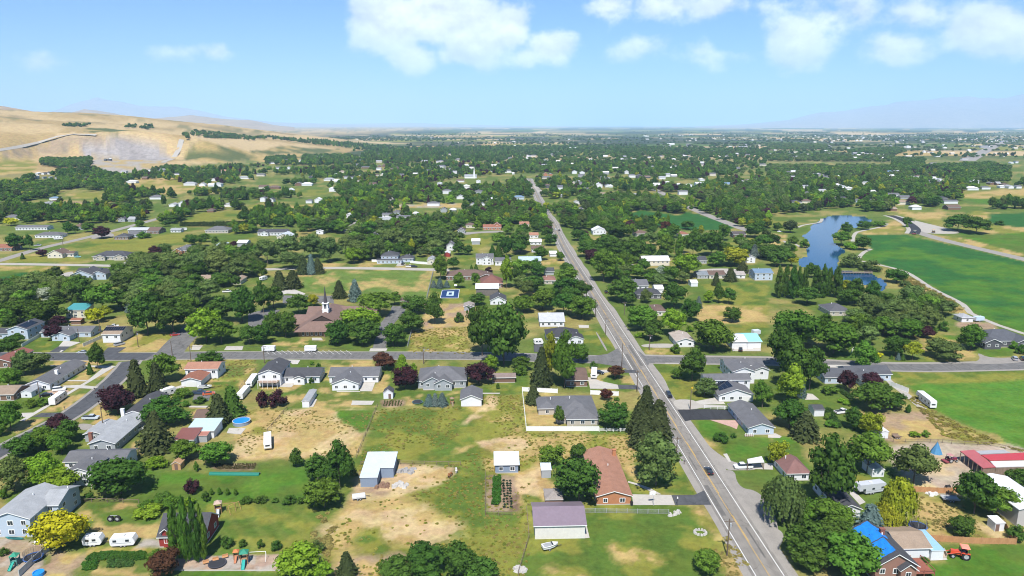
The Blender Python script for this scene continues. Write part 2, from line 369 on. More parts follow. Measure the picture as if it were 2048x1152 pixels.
# (tile, colour, ragged edge in m, points[, second colour, patchiness 0..1, patch size])
COVER = [
 # hill and far land
 ('P',(.31,.225,.098),30,[(-900,180),(0,200),(120,225),(330,262),(500,276),(740,300),(560,318),(380,332),(120,345),(-100,352),(-900,380)],(.41,.305,.155),.5,160),
 ('D1',C_QUAR,8,[(590,445),(700,380),(790,335),(1090,345),(1200,400),(1320,470),(1290,505),(900,505),(640,490)],(0.285,0.26,0.245),.5,25),
 ('D1',(0.27,0.205,0.13),8,[(0,440),(150,400),(430,320),(560,290),(720,310),(800,335),(560,420),(300,470),(0,480)],(0.20,0.16,0.11),.5,60),
 ('D1',C_PALE,8,[(430,300),(560,288),(740,312),(600,322),(460,318)]),
 ('D1',C_GRAV,10,[(700,490),(1300,500),(1250,560),(1060,600),(800,600),(700,560)],C_STRAW,.5,40),
 ('D1',C_DULL,14,[(1420,455),(1560,350),(1966,395),(1966,500),(1600,522),(1410,500)],C_STRAW,.25,80),
 ('D1',C_PALE,10,[(1440,300),(1600,305),(1966,340),(1966,435),(1700,390),(1470,345)]),
 ('D2',C_PALE,10,[(-20,362),(190,384),(70,418),(-20,425)]),
 ('D2',C_DULL,14,[(-20,440),(60,420),(200,388),(640,418),(810,470),(620,482),(300,440),(-20,470)],C_STRAW,.2,90),
 ('D2',C_STRAW,14,[(-20,472),(300,445),(640,485),(830,480),(700,520),(300,540),(-20,500)],C_DULL,.4,60),
 ('D1',C_DULL,14,[(650,250),(1080,275),(900,310),(690,290)],C_STRAW,.4,60),
 ('D1',C_PAST,10,[(-60,485),(250,500),(290,540),(240,600),(-60,620)],C_STRAW,.4,60),
 ('D1',C_PAST,6,[(-60,640),(190,650),(170,690),(-60,720)],C_STRAW,.4,40),
 ('D1',C_DIRT,6,[(440,810),(700,830),(740,880),(520,880),(430,850)],C_STRAW,.4,20),
 ('D1',C_STRAW,8,[(930,690),(1090,640),(1430,620),(1600,600),(1640,690),(1350,770),(1000,750)],C_PAST,.5,30),
 ('D1',C_LAWN,5,[(760,860),(880,830),(1000,860),(900,900)]), ('D1',C_LAWN,5,[(1140,860),(1200,830),(1330,880),(1200,900)]),
 ('D1',C_PAST,8,[(480,760),(800,745),(810,790),(560,800)],C_STRAW,.3,30),
 ('D1',C_STRAW,5,[(800,790),(900,795),(890,820),(800,815)]),
 ('D1',C_LAWN,6,[(1330,960),(1480,910),(1966,880),(1966,960),(1700,950),(1500,1000),(1300,1000)],C_PAST,.5,30),
 ('D1',C_LAWN,5,[(1550,1060),(1966,1010),(1966,1150),(1700,1140)],C_PAST,.4,30),
 ('C1',C_PAST,5,[(500,190),(760,150),(1150,120),(1310,100),(1560,110),(1600,200),(1340,190),(1150,240),(1030,260),(720,240),(500,220)],C_LAWN,.5,25),
 ('C1',C_PAST,4,[(30,300),(280,260),(560,290),(720,305),(540,325),(60,322)],C_STRAW,.4,15),
 ('C1',C_CROP,4,[(-200,395),(120,385),(340,420),(260,470),(60,560),(-200,600)],C_LAWN,.4,20),
 ('C1',C_PAST,4,[(-200,350),(300,355),(540,362),(340,425),(120,388),(-200,398)],C_STRAW,.4,18),
 ('D2',C_PAST,4,[(-60,840),(140,840),(460,850),(470,920),(240,890),(-60,890)],C_STRAW,.4,25),
 ('D2',C_LAWN,5,[(290,715),(550,715),(560,760),(400,775),(300,760)],C_PAST,.4,20),
 ('D2',C_LAWN,4,[(1380,790),(1450,765),(1560,800),(1600,830),(1420,830)]),
 ('D2',C_DIRT,4,[(1220,950),(1420,940),(1430,975),(1280,995)]),
 ('D2',C_PAST,4,[(1250,900),(1600,890),(1600,930),(1260,940)],C_LAWN,.4,15),
 ('D2',C_STRAW,4,[(1000,840),(1580,835),(1590,870),(1010,865)],C_GRAV,.4,20),
 ('C2',C_PAST,3,[(1590,130),(1700,90),(1900,80),(1890,140),(1760,200),(1700,240),(1690,330),(1600,360),(1520,330),(1560,270)],C_LAWN,.5,15),
 ('D3',C_CROP,3,[(840,912),(960,892),(1080,895),(1280,925),(1330,900),(1430,912),(1700,1003),(1680,1040),(1400,1040),(1150,1010),(900,975)]),
 ('D3',C_STRAW,4,[(1280,790),(1450,805),(1520,830),(1470,850),(1360,840)],C_PAST,.3,20),
 ('D3',C_PAST,3,[(1600,1095),(1966,1100),(1966,1152),(1620,1150)],C_LAWN,.4,20),
 ('D4',C_STRAW,5,[(985,890),(1350,900),(1340,1000),(1230,980),(1040,930)],C_PAST,.35,25),
 ('D4',C_STRAW,3,[(690,1060),(900,1000),(970,965),(1040,1000),(1060,1060),(760,1080)],C_PAST,.3,20),
 ('D4',C_LUSH,5,[(1500,800),(1720,785),(2100,790),(2100,850),(1720,850)],C_LAWN,.3,40),
 ('D4',C_PAST,5,[(1460,745),(1966,720),(2200,730),(2200,790),(1500,795)],C_STRAW,.5,40),
 ('D4',C_CROP,4,[(1640,920),(1966,905),(2300,900),(2300,1030),(1966,1025),(1700,985)]),
 ('D4',C_PAST,5,[(1560,890),(1700,900),(1680,990),(2200,1040),(2200,1100),(1700,1060),(1480,1050)],C_STRAW,.4,25),
 ('C4',C_LUSH,4,[(1480,85),(1700,110),(1966,95),(2300,100),(2300,300),(1966,260),(1500,140)],C_LAWN,.3,25),
 ('C4',C_STRAW,4,[(1180,105),(1500,140),(1966,262),(1966,300),(1240,120)],C_PAST,.3,12),
 ('C4',C_LAWN,3,[(-20,0),(100,5),(250,40),(330,60),(260,110),(-20,90)],C_PAST,.4,15),
 ('C4',C_STRAW,3,[(0,110),(140,105),(150,190),(0,200)],C_LAWN,.4,12),
 ('C4',C_PAST,3,[(880,380),(1060,420),(1300,560),(1530,680),(1540,720),(1420,720),(1000,500)],C_STRAW,.4,10),
 ('C4',C_CROP,2.5,[(690,112),(1060,116),(1400,190),(1966,318),(2400,420),(2400,960),(1960,862),(1760,795),(1560,700),(1500,640),(1250,512),(1060,392),(860,338),(720,300),(760,255),(800,228)],C_LUSH,.35,30),
 # church and middle blocks
 ('C2',C_MIX,3,[(300,330),(1370,330),(1370,395),(300,440)],C_STRAW,.5,14),
 ('C2',(0.092,0.150,0.026),1.5,[(345,545),(365,440),(520,390),(1360,397),(1345,470),(1310,605),(1000,600),(590,575)],C_STRAW,.28,14),
 ('C2',C_LAWN,1,[(130,915),(520,912),(540,975),(130,972)],C_STRAW,.35,8),
 ('C2',C_LAWN,2,[(1330,520),(1420,500),(1640,490),(1690,580),(1660,640),(1330,640)],C_PAST,.4,8),
 ('C2',C_DIRT,2,[(1290,645),(1640,640),(1640,822),(1280,835)],C_STRAW,.5,7),
 ('C2',C_PAST,2,[(1190,845),(1280,835),(1640,822),(1640,1032),(1180,1030)],C_STRAW,.55,9),
 ('C1',C_LAWN,1.5,[(150,960),(330,900),(480,920),(490,950),(390,1015),(200,1015)],C_PAST,.3,8),
 ('C1',C_PAST,2,[(640,940),(790,940),(1000,880),(1260,860),(1430,880),(1250,1000),(920,1015),(500,1015)],C_STRAW,.5,9),
 ('C1',C_LAWN,2,[(500,1010),(640,930),(790,870),(700,900)],C_PAST,.3,8),
 ('C3',C_LAWN,2,[(1420,490),(1966,470),(1966,655),(1450,650)],C_PAST,.5,12),
 ('C3',C_STRAW,3,[(1400,650),(1966,660),(1966,800),(1660,800),(1400,770)],C_PAST,.55,14),
 ('C3',C_LAWN,2,[(1660,815),(1966,800),(1966,900),(1690,880)],C_PAST,.3,10),
 ('C3',C_PAST,2,[(990,980),(1250,990),(1330,1040),(1040,1040)],C_STRAW,.5,7),
 ('C3',C_LAWN,2,[(550,860),(640,830),(740,860),(825,980),(600,1010),(545,960)],C_PAST,.35,8),
 ('C3',C_STRAW,2,[(220,300),(430,300),(420,350),(220,350)],C_PAST,.3,8),
 # verges of the cross street and of the left street
 ('B1',C_STRAW,2,[(380,310),(1000,312),(980,370),(640,505),(700,400),(380,345)],C_LAWN,.45,6),
 ('B1',C_LAWN,1.5,[(600,360),(700,340),(860,355),(700,470),(500,490),(560,430)],C_STRAW,.35,6),
 ('B1',C_STRAW,1.5,[(640,520),(740,530),(500,690),(460,715),(330,710),(500,600)],C_LAWN,.5,6),
 ('B1',C_STRAW,1.5,[(190,760),(370,750),(20,930),(-40,930),(60,840)],C_LAWN,.5,6),
 ('B1',C_STRAW,1.5,[(600,770),(780,650),(800,700),(960,770),(780,800),(620,800)],C_LAWN,.35,6),
 ('B1',C_STRAW,2,[(1360,305),(1966,300),(1966,345),(1720,345),(1720,440),(1870,440),(1870,380),(1966,350),(1966,480),(1880,540),(1620,540),(1600,470),(1380,440)],C_PAST,.45,7),
 ('B1',C_LAWN,2,[(1420,670),(1600,665),(1600,720),(1480,780),(1420,760)],C_STRAW,.3,6),
 ('B1',C_LAWN,1.5,[(1590,480),(1860,460),(1840,540),(1650,530)],C_PAST,.3,6),
 ('B1',C_STRAW,2,[(1000,940),(1090,920),(1110,1040),(1010,1010)],C_DIRT,.4,6),
 # back gardens in the middle
 ('B2',C_LAWN,2,[(0,520),(180,520),(470,480),(590,320),(690,320),(600,420),(440,590),(250,660),(0,540)],C_STRAW,.2,8),
 ('B2',C_STRAW,2,[(590,320),(880,310),(900,360),(640,360),(570,420),(600,480),(560,560),(640,560),(930,560),(960,610),(950,665),(460,668),(440,590)],C_LAWN,.55,7),
 ('B2',C_LAWN,2,[(940,390),(1060,400),(1060,540),(1250,540),(1560,530),(1600,660),(1150,668),(1160,610),(1060,600),(900,560)],C_STRAW,.22,7),
 ('B2',C_LAWN,2,[(1740,490),(1966,480),(1966,560),(1770,565)],C_PAST,.3,7),
 ('B2',C_STRAW,3,[(-140,700),(0,690),(240,685),(600,690),(930,690),(840,880),(780,1040),(560,1060),(-140,1075),(-130,930)],C_PALE,.4,9),
 ('B2',C_PAST,3,[(-140,690),(200,690),(140,800),(60,880),(-60,900),(-140,860)],C_STRAW,.5,7),
 ('B2',C_LUSH,1.5,[(595,690),(920,690),(840,880),(700,810),(640,760)],C_LAWN,.4,6),
 # the long pasture
 ('P',C_PAST,3,[(752,818),(940,812),(982,786),(1046,792),(1052,866),(1262,866),(1285,930),(1060,945),(1056,1160),(640,1160),(648,1060),(718,930)],C_LAWN,.42,10),
 ('P',C_PAST,3,[(940,812),(975,790),(1046,792),(1052,866),(1262,866),(1285,930),(1170,925),(1060,945),(985,1000),(960,900)],C_STRAW,.35,9),
 ('P',C_DIRT,2.5,[(724,936),(800,928),(905,934),(912,944),(880,966),(822,990),(760,1000),(690,1012),(704,975)],C_PALE,.5,6),
 ('P',C_PALE,2.5,[(820,940),(905,936),(905,950),(870,970),(822,978)],C_STRAW,.4,5),
 ('P',C_STRAW,4,[(690,1004),(780,995),(822,1000),(880,1026),(932,1052),(934,1074),(870,1088),(830,1104),(768,1080),(700,1110),(652,1072)],C_PALE,.35,7),
 ('P',C_PAST,3,[(712,1058),(756,1044),(766,1070),(790,1104),(760,1112),(708,1092)],C_LAWN,.3,5),
 ('P',C_STRAW,3,[(690,1110),(790,1108),(815,1125),(790,1160),(640,1160)],C_DIRT,.5,7),
 ('P',C_PALE,2,[(950,884),(1000,874),(1050,876),(1056,892),(1046,906),(990,910)],C_STRAW,.3,5),
 ('P',C_PALE,1.6,[(980,790),(994,792),(988,822),(950,838),(925,850),(930,838),(960,820)],C_PAST,.3,5),
 ('P',C_STRAW,2,[(1058,884),(1100,882),(1134,900),(1120,912),(1062,900)],C_PAST,.4,5),
 ('P',C_STRAW,2,[(905,895),(945,890),(935,905),(900,915)],C_PAST,.4,5),
 ('P',C_STRAW,2,[(1024,945),(1096,930),(1108,1000),(1040,1016),(1020,990)],C_PALE,.5,6),
 ('P',C_LAWN,2,[(1046,992),(1060,988),(1092,1005),(1092,1024),(1060,1022)],C_PAST,.3,5),
 ('P',C_SOIL,1,[(974,950),(1030,950),(1040,1024),(974,1022)],C_DIRT,.6,4),
 # near lawn beside the main road
 ('P',C_LAWN,2,[(1066,1010),(1165,1005),(1370,1012),(1405,1020),(1450,1075),(1500,1165),(1040,1165),(1050,1085)],C_PAST,.35,8),
 ('P',C_STRAW,3,[(1222,1090),(1236,1082),(1260,1096),(1330,1110),(1340,1122),(1290,1124),(1232,1122)],C_PAST,.3,4),
 ('P',C_STRAW,3,[(1085,1152),(1110,1134),(1150,1140),(1180,1165),(1080,1165)],C_PAST,.4,4),
 ('P',C_STRAW,2.5,[(1372,1010),(1400,1014),(1460,1076),(1520,1165),(1462,1165),(1436,1085),(1400,1050)],C_PAST,.4,5),
 ('P',C_LAWN,2,[(1256,935),(1330,905),(1362,925),(1392,972),(1386,988),(1330,990),(1262,984)],C_PAST,.35,6),
 ('P',C_STRAW,2,[(1250,930),(1280,930),(1282,965),(1262,975)],C_LAWN,.4,5),
 ('B3',C_LAWN,2,[(80,580),(300,560),(400,820),(110,820)],C_STRAW,.45,7),
 ('B3',C_LAWN,2,[(560,350),(760,340),(960,400),(960,550),(690,540),(590,520),(600,420)],C_STRAW,.3,7),
 ('B3',C_LAWN,2,[(0,420),(150,380),(150,470),(90,545),(0,560)],C_PAST,.3,7),
 # right of the main road
 ('B3',C_LAWN,2,[(1060,330),(1640,335),(1640,440),(1560,600),(1260,610),(1180,520)],C_PAST,.35,8),
 ('B3',C_LAWN,2,[(1400,775),(1520,770),(1650,820),(1730,870),(1720,900),(1966,895),(1990,1105),(1690,1090),(1580,930),(1420,880)],C_LUSH,.4,7),
 ('B3',C_STRAW,2,[(1390,800),(1430,880),(1580,960),(1640,1040),(1560,1040),(1440,930)],C_PAST,.5,6),
 ('A4',C_LUSH,2,[(20,90),(160,80),(290,180),(290,330),(150,240),(20,110)],C_LAWN,.4,7),
 ('A4',C_LAWN,2,[(600,360),(800,400),(800,445),(600,445)],C_PAST,.3,7),
 ('P',C_STRAW,3,[(1700,832),(1745,826),(1860,824),(1915,848),(1905,878),(1770,884),(1740,860)],C_DIRT,.3,9),
 ('P',C_PAST,3,[(1800,770),(1830,790),(1880,830),(1990,880),(2060,905),(2060,880),(1960,870),(1890,875),(1905,850),(1830,812)],C_STRAW,.5,7),
 ('P',(0.33,0.27,0.20),3,[(1764,886),(1900,884),(2060,890),(2060,975),(1960,985),(1850,985),(1790,950)],C_PALE,.3,12),
 ('A4',C_STRAW,3,[(1090,530),(1450,570),(1480,700),(1700,870),(1020,850),(1080,650)],C_PAST,.35,8),
 ('A4',C_PALE,2,[(1500,700),(1600,740),(1850,860),(1740,870),(1560,760)],C_STRAW,.3,6),
 ('A4',C_LUSH,1.5,[(1310,912),(2100,912),(2100,1190),(1240,1190),(1180,1045),(1370,1035)],C_LAWN,.5,7),
 ('P',C_LUSH,3,[(1812,770),(1900,764),(2200,752),(2200,935),(2048,898),(1985,872),(1890,830)],(0.07,0.17,0.02),.55,30),
 ('P',C_PAST,3,[(1775,745),(1900,748),(2200,740),(2200,756),(1900,766),(1800,772)],C_LAWN,.5,8),
 ('C4',C_PAST,3,[(1180,880),(1300,880),(1480,920),(1640,1050),(1500,1080),(1180,1080)],C_STRAW,.4,8),
 ('C4',C_LAWN,2,[(1600,1000),(1900,980),(1900,1050),(1700,1060)],C_LUSH,.4,8),
 ('C4',C_LAWN,2,[(1330,880),(1480,890),(1480,930),(1400,920)],C_LUSH,.4,8),
 ('C4',C_LAWN,2,[(390,1060),(560,1000),(700,1020),(680,1080),(420,1080)],C_LUSH,.4,8),
 ('C4',C_DIRT,2,[(1460,780),(1760,790),(1750,840),(1460,830)],C_STRAW,.4,8),
 # left foreground gardens
 ('A1',C_LAWN,2,[(1090,345),(1953,380),(1953,610),(1300,640),(1030,580)],C_LUSH,.45,8),
 ('A2',C_LAWN,2,[(-10,330),(270,320),(420,330),(420,570),(-10,560)],C_LUSH,.45,8),
 ('A1',C_LAWN,2,[(470,590),(1060,590),(1230,720),(1215,880),(700,900),(600,700)],C_STRAW,.45,8),
 ('A1',C_LAWN,2,[(1590,600),(1953,600),(1953,1000),(1610,1000)],C_PAST,.5,7),
 ('A2',C_LAWN,2,[(-10,600),(420,620),(520,650),(450,800),(400,950),(-10,1000)],C_PAST,.55,7),
 ('A1',(0.32,0.27,0.21),1.5,[(-60,840),(250,880),(400,860),(380,960),(270,1160),(-60,1160)],C_DIRT,.4,5),
 ('A1',C_STRAW,2,[(380,960),(640,970),(620,1160),(340,1160)],C_DIRT,.55,5),
 ('A1',C_PAST,2,[(640,940),(1200,930),(1200,985),(640,1000)],C_STRAW,.4,5),
 ('A1',C_STRAW,2,[(600,1110),(1140,1110),(1140,1160),(600,1160)],C_LAWN,.5,5),
 ('A1',C_GRAV,1.5,[(1060,890),(1220,880),(1230,940),(1060,935)],C_STRAW,.3,4),
 ('A1',C_PLAY,.6,[(1340,1020),(1600,1000),(1953,990),(1953,1108),(1330,1108)],C_GRAV,.35,4),
 ('A2',C_PLAY,.6,[(-4,990),(490,985),(470,1108),(-4,1108)],C_GRAV,.35,4),
 ('A1',C_LAWN,1,[(1370,1118),(1953,1118),(1953,1180),(1370,1180)],C_LUSH,.5,6),
 ('A2',C_LAWN,1,[(-4,1118),(460,1118),(460,1180),(-4,1180)],C_LUSH,.5,6),
 ('A1',C_LAWN,3,[(0,520),(350,480),(350,560),(200,590),(60,590)],C_PAST,.3,6),
 ('B1',C_SOIL,1.5,[(1600,1115),(1966,1105),(1966,1150),(1620,1152)],C_DIRT,.4,4),
 ('B2',C_SOIL,1,[(950,615),(1150,615),(1140,665),(970,665)],C_DIRT,.4,4),
]
def land():
    us = np.linspace(-1.28, 1.28, 1021)
    pys = np.concatenate([np.arange(1320, 330, -3.0), np.arange(330, 268, -1.6)])
    Ys = [CAMH/math.tan(PITCH+math.atan((p-576)/FPX)) for p in pys]
    Ys = [-250.0, -60.0, 40.0, 90.0]+Ys
    y = Ys[-1]
    while y < 66000: y *= 1.16; Ys.append(y)
    Ys = np.array(Ys)
    scale = np.maximum(Ys, 0)+70.0
    X = us[None, :]*scale[:, None]; Y = np.repeat(Ys[:, None], len(us), 1)
    Z = hz(X, Y)
    nr, nc = X.shape
    # cover colours
    base = np.zeros(X.shape+(3,)); xs, ys = X.ravel(), Y.ravel()
    def lerp(a, b, t): return a*(1-t[..., None])+b*t[..., None]
    c = np.tile(np.array(C_MIX), (xs.size, 1))
    k = sstep(.42, .6, fbm(xs, ys, 45, 4, 4)); c = lerp(c, np.array(C_LAWN), k*0.75)
    k = sstep(.5, .68, fbm(xs, ys, 22, 8, 4)); c = lerp(c, np.array(C_STRAW), k*0.5)
    # beyond the town: a patchwork of strip fields
    far = sstep(1900, 2600, ys)
    cx = np.floor((xs+260*vnoise(xs, ys, 1500, 3))/np.where(ys > 6000, 620, 380)); cy = np.floor((ys+300*vnoise(xs, ys, 2000, 6))/np.where(ys > 6000, 900, 520))
    hsh = np.mod(np.sin(cx*127.1+cy*311.7)*43758.5453, 1.0)
    pal = np.array([C_STRAW, C_PALE, C_PAST, C_DULL, (0.30,0.24,0.12), C_DULL, C_LAWN, (0.20,0.19,0.09), C_DARK, (0.13,0.14,0.05)])
    fc = pal[(hsh*len(pal)).astype(int)]
    c = lerp(c, fc, far)
    dn = sstep(.52, .60, fbm(xs*0.6, ys*0.5, 330, 12, 4))*sstep(2400, 3600, ys); c = lerp(c, np.array((0.028, 0.045, 0.02)), dn*0.9)
    hm = sstep(4, 16, Z.ravel())*(ys > 1250)
    hc = lerp(np.tile(np.array((.31,.225,.098)), (xs.size, 1)), np.array((.41,.305,.155)), sstep(.45, .6, fbm(xs, ys, 230, 14, 4))*.9); hc = lerp(hc, np.array((0.2,0.16,0.08)), sstep(.54, .66, fbm(xs, ys, 150, 15, 4))*.8); hc = lerp(hc, np.array((0.10,0.11,0.04)), sstep(.60, .7, fbm(xs, ys, 110, 18, 4))*.7)
    c = lerp(c, hc, hm)
    for item in COVER:
        t, colr, rag, pts = item[:4]
        Pp = [(lambda q: (q.x, q.y))(PT(t, *p)) for p in pts]
        bx0 = min(p[0] for p in Pp)-rag*2; bx1 = max(p[0] for p in Pp)+rag*2; by0 = min(p[1] for p in Pp)-rag*2; by1 = max(p[1] for p in Pp)+rag*2
        s = np.nonzero((xs > bx0) & (xs < bx1) & (ys > by0) & (ys < by1))[0]
        if not len(s): continue
        w = np.zeros(len(s))
        nx_, ny_ = (fbm(xs[s], ys[s], rag*2.4+1, 21, 4)-.5)*rag*2.4, (fbm(xs[s], ys[s], rag*2.4+1, 33, 4)-.5)*rag*2.4
        for jx, jy in ((0, 0), (.45, .2), (-.45, -.2), (.2, -.45), (-.2, .45)):
            w += inpoly(xs[s]+nx_+jx*rag, ys[s]+ny_+jy*rag, Pp)*0.2
        q = s[w > 0]; wq = w[w > 0]
        if not len(q): continue
        cc = np.tile(np.array(colr), (len(q), 1))
        if len(item) > 4:
            c2, amt, sz = item[4:]; n = fbm(xs[q], ys[q], sz, 41+len(pts), 4); th = .62-.26*amt
            w = sstep(th-.07, th+.09, n); cc = lerp(cc, np.array(c2), w*.92)
        c[q] = lerp(c[q], cc, wq)
    # mowing stripes on the church field and hay rows
    def stripes(t, pts, ang, per, amt, col):
        Pp = [(lambda q: (q.x, q.y))(PT(t, *p)) for p in pts]; q = np.nonzero(inpoly(xs, ys, Pp))[0]
        a = math.radians(ang); s = np.sin((xs[q]*math.cos(a)+ys[q]*math.sin(a))*2*math.pi/per+1.5*fbm(xs[q], ys[q], 60, 2, 2))
        w = sstep(-.2, .5, s)*amt; c[q] = lerp(c[q], np.array(col), w)
    stripes('C2', [(345,545),(365,440),(520,390),(1360,397),(1310,605),(1000,600),(590,575)], 32, 7.5, .45, (0.13,0.17,0.045))
    stripes('B2', [(240,800),(560,740),(840,890),(780,1040),(560,1060)], -22, 2.6, .35, (0.28,0.23,0.09))
    stripes('A1', [(1590,600),(1953,600),(1953,1000),(1610,1000)], 40, 4.0, .3, (0.14,0.16,0.04))
    stripes('A2', [(-10,600),(520,650),(450,800),(400,950),(-10,1000)], 40, 4.0, .3, (0.15,0.16,0.04))
    stripes('P', [(1812,770),(2200,752),(2200,935),(1985,872)], 60, 15.0, .45, (0.085,0.165,0.022))
    stripes('C4', [(690,110),(1060,115),(1966,315),(2300,400),(2300,900),(1960,850),(1060,400),(700,290)], 75, 9.0, .3, (0.03,0.115,0.018))
    verts = np.stack([X, Y, Z], -1).reshape(-1, 3)
    idx = np.arange(nr*nc).reshape(nr, nc)
    quads = np.stack([idx[:-1, :-1], idx[:-1, 1:], idx[1:, 1:], idx[1:, :-1]], -1).reshape(-1, 4)
    me = bpy.data.meshes.new('ground'); me.vertices.add(len(verts)); me.vertices.foreach_set('co', verts.ravel().astype(np.float32))
    me.loops.add(quads.size); me.loops.foreach_set('vertex_index', quads.ravel().astype(np.int32))
    me.polygons.add(len(quads)); me.polygons.foreach_set('loop_start', np.arange(0, quads.size, 4, dtype=np.int32)); me.polygons.foreach_set('loop_total', np.full(len(quads), 4, np.int32))
    me.polygons.foreach_set('use_smooth', np.ones(len(quads), bool))
    me.update(calc_edges=True); me.validate()
    at = me.attributes.new('cover', 'FLOAT_COLOR', 'POINT'); rgba = np.ones((len(verts), 4), np.float32); rgba[:, :3] = np.clip(c, 0.005, 0.9)
    at.data.foreach_set('color', rgba.ravel())
    me.materials.append(ground_material())
    kind(link('ground', me), 'structure')
land()

# sheets laid on the land -------------------------------------------------
LAYER = [0.02]
def sheet(name, pts, m, z, t='P', kindv='structure', rag=0.0):
    """polygon given by the pixels of its corners"""
    Pp = [PT(t, *p) for p in pts]; bm = bmesh.new()
    if m in (GRAVEL, GRAVEL2):
        for _ in range(2): Pp = [q for i in range(len(Pp)) for q in (Pp[i]*.75+Pp[(i+1) % len(Pp)]*.25, Pp[i]*.25+Pp[(i+1) % len(Pp)]*.75)]
    vs = [bm.verts.new((p.x, p.y, p.z+z)) for p in Pp]; bm.faces.new(vs); bmesh.ops.recalc_face_normals(bm, faces=bm.faces)
    for f in bm.faces:
        if f.normal.z < 0: f.normal_flip()
    bmesh.ops.triangulate(bm, faces=bm.faces[:])
    me = bpy.data.meshes.new(name); bm.to_mesh(me); bm.free(); me.materials.append(m)
    o = link(name, me)
    if kindv: o['kind'] = kindv
    return o
def centre_line(pts, t='P', step=12.0):
    Q = [PT(t, *p) for p in pts]; out = []
    for i in range(len(Q)-1):            # Catmull-Rom
        p0 = Q[max(i-1, 0)]; p1 = Q[i]; p2 = Q[i+1]; p3 = Q[min(i+2, len(Q)-1)]
        n = max(1, int((p2-p1).length/step))
        for k in range(n):
            u = k/n; out.append(0.5*((2*p1)+(p2-p0)*u+(2*p0-5*p1+4*p2-p3)*u*u+(3*p1-p0-3*p2+p3)*u**3))
    out.append(Q[-1]); return out
def strip(name, C, w0, w1, m, z, dash=None, kindv='structure'):
    """band between two offsets from a line of points"""
    vs, fs = [], []; run = 0.0
    drape = any(p.z > 0.5 for p in C)
    for i, p in enumerate(C):
        a = C[max(i-1, 0)]; b = C[min(i+1, len(C)-1)]; d = Vector((b.x-a.x, b.y-a.y, 0)).normalized(); n = Vector((d.y, -d.x, 0))
        for w in (w0, w1):
            ww = w[i] if isinstance(w, (list, tuple)) else w
            q = p+n*ww; vs.append((q.x, q.y, (hz1(q.x, q.y) if drape else 0.0)+z))
    for i in range(len(C)-1):
        if dash and (i % dash[1]) >= dash[0]: continue
        fs.append((2*i, 2*i+1, 2*i+3, 2*i+2))
    me = bpy.data.meshes.new(name); me.from_pydata(vs, [], fs); me.materials.append(m); me.update()
    for p_ in me.polygons: pass
    o = link(name, me)
    if kindv: o['kind'] = kindv
    return o
def part_strip(name, parent, C, w0, w1, m, z, dash=None):
    o = strip(name, C, w0, w1, m, z, dash, None); o.parent = parent; return o

MAIN = centre_line([(1720,1440),(1540,1152),(1451,1010),(1407.5,940),(1313,790),(1221,644),(1131.5,500),(1104,444),(1086.5,416.6),(1058,357)], step=6)
gs = strip('road_shoulder', MAIN, [-5.7-1.1*float(vnoise(0, p.y, 23, 2)) for p in MAIN], [5.8+2.0*float(vnoise(9, p.y, 19, 4)) for p in MAIN], GRAVEL, 0.02)
road = strip('main_road', MAIN, -4.3, 4.4, ASPH_OLD, 0.04)
part_strip('edge_line', road, MAIN, -3.46, -3.28, LINEW, 0.06); part_strip('edge_line', road, MAIN, 3.28, 3.46, LINEW, 0.06)
part_strip('centre_line', road, MAIN, -0.20, -0.07, LINEY, 0.06); part_strip('centre_line', road, MAIN, 0.07, 0.20, LINEY, 0.06, dash=(2, 4))
def along(C, y0, y1): return [p for p in C if y0 <= p.y <= y1]
TAR = mat('tar_patch', (0.115, 0.108, 0.10), 0.9, 0.3, 0.5)
for y0, y1, w0, w1 in ((172,196,-2.9,-1.6),(196,214,-2.4,-1.9),(288,322,-2.7,-1.2),(296,330,1.1,2.4),(330,352,-2.2,-1.7),(150,170,1.4,1.9),(236,262,1.3,1.7),(400,440,-2.4,-1.6),(470,520,1.2,2.0),(560,640,-2.4,-1.7)):
    C = along(MAIN, y0, y1)
    if len(C) > 1: part_strip('tar_patch', road, C, w0, w1, TAR, 0.05)
CROSS_L = centre_line([(-400,706),(0,712),(130,713),(280,713),(400,711),(700,711),(960,712),(1120,717),(1225,719),(1262,719)], step=8)
CROSS_R = centre_line([(1262,718),(1330,719.5),(1536,722.5),(1638,727),(1750,733),(1860,735),(2048,731),(2400,722)], step=8)
cs = strip('cross_street', CROSS_L, -5.0, 4.8, ASPH_MID, 0.032)
cs2 = strip('cross_street', CROSS_R, -4.6, 4.4, ASPH_MID, 0.034)
strip('street_shoulder', CROSS_R, -7.0, 6.0, GRAVEL, 0.012)
strip('street_shoulder', CROSS_L, -6.0, 5.8, GRAVEL, 0.012)
strip('sealed_street', centre_line([(-400,706),(0,712),(130,713),(300,713)], step=8), -5.2, 5.0, ASPH_SEAL, 0.036)
LEFT = centre_line([(-330,1085),(0,903),(146,826),(232,757),(262,722)], step=8)
strip('street_shoulder', LEFT, -5.0, 5.0, GRAVEL, 0.014)
strip('left_street', LEFT, -3.7, 3.7, ASPH_SEAL, 0.028)
strip('side_road', centre_line([(345,709),(362,688),(388,662),(410,640),(430,625)], step=6), -8, 4.5, ASPH_MID, 0.026)
# junction aprons
sheet('road_apron', [(1185,712),(1215,708),(1240,694),(1252,706),(1262,730),(1270,742),(1235,733),(1190,726)], ASPH_MID, 0.036)
sheet('road_apron', [(1275,700),(1290,712),(1310,715),(1310,726),(1298,727),(1294,738),(1270,718)], ASPH_MID, 0.0385)
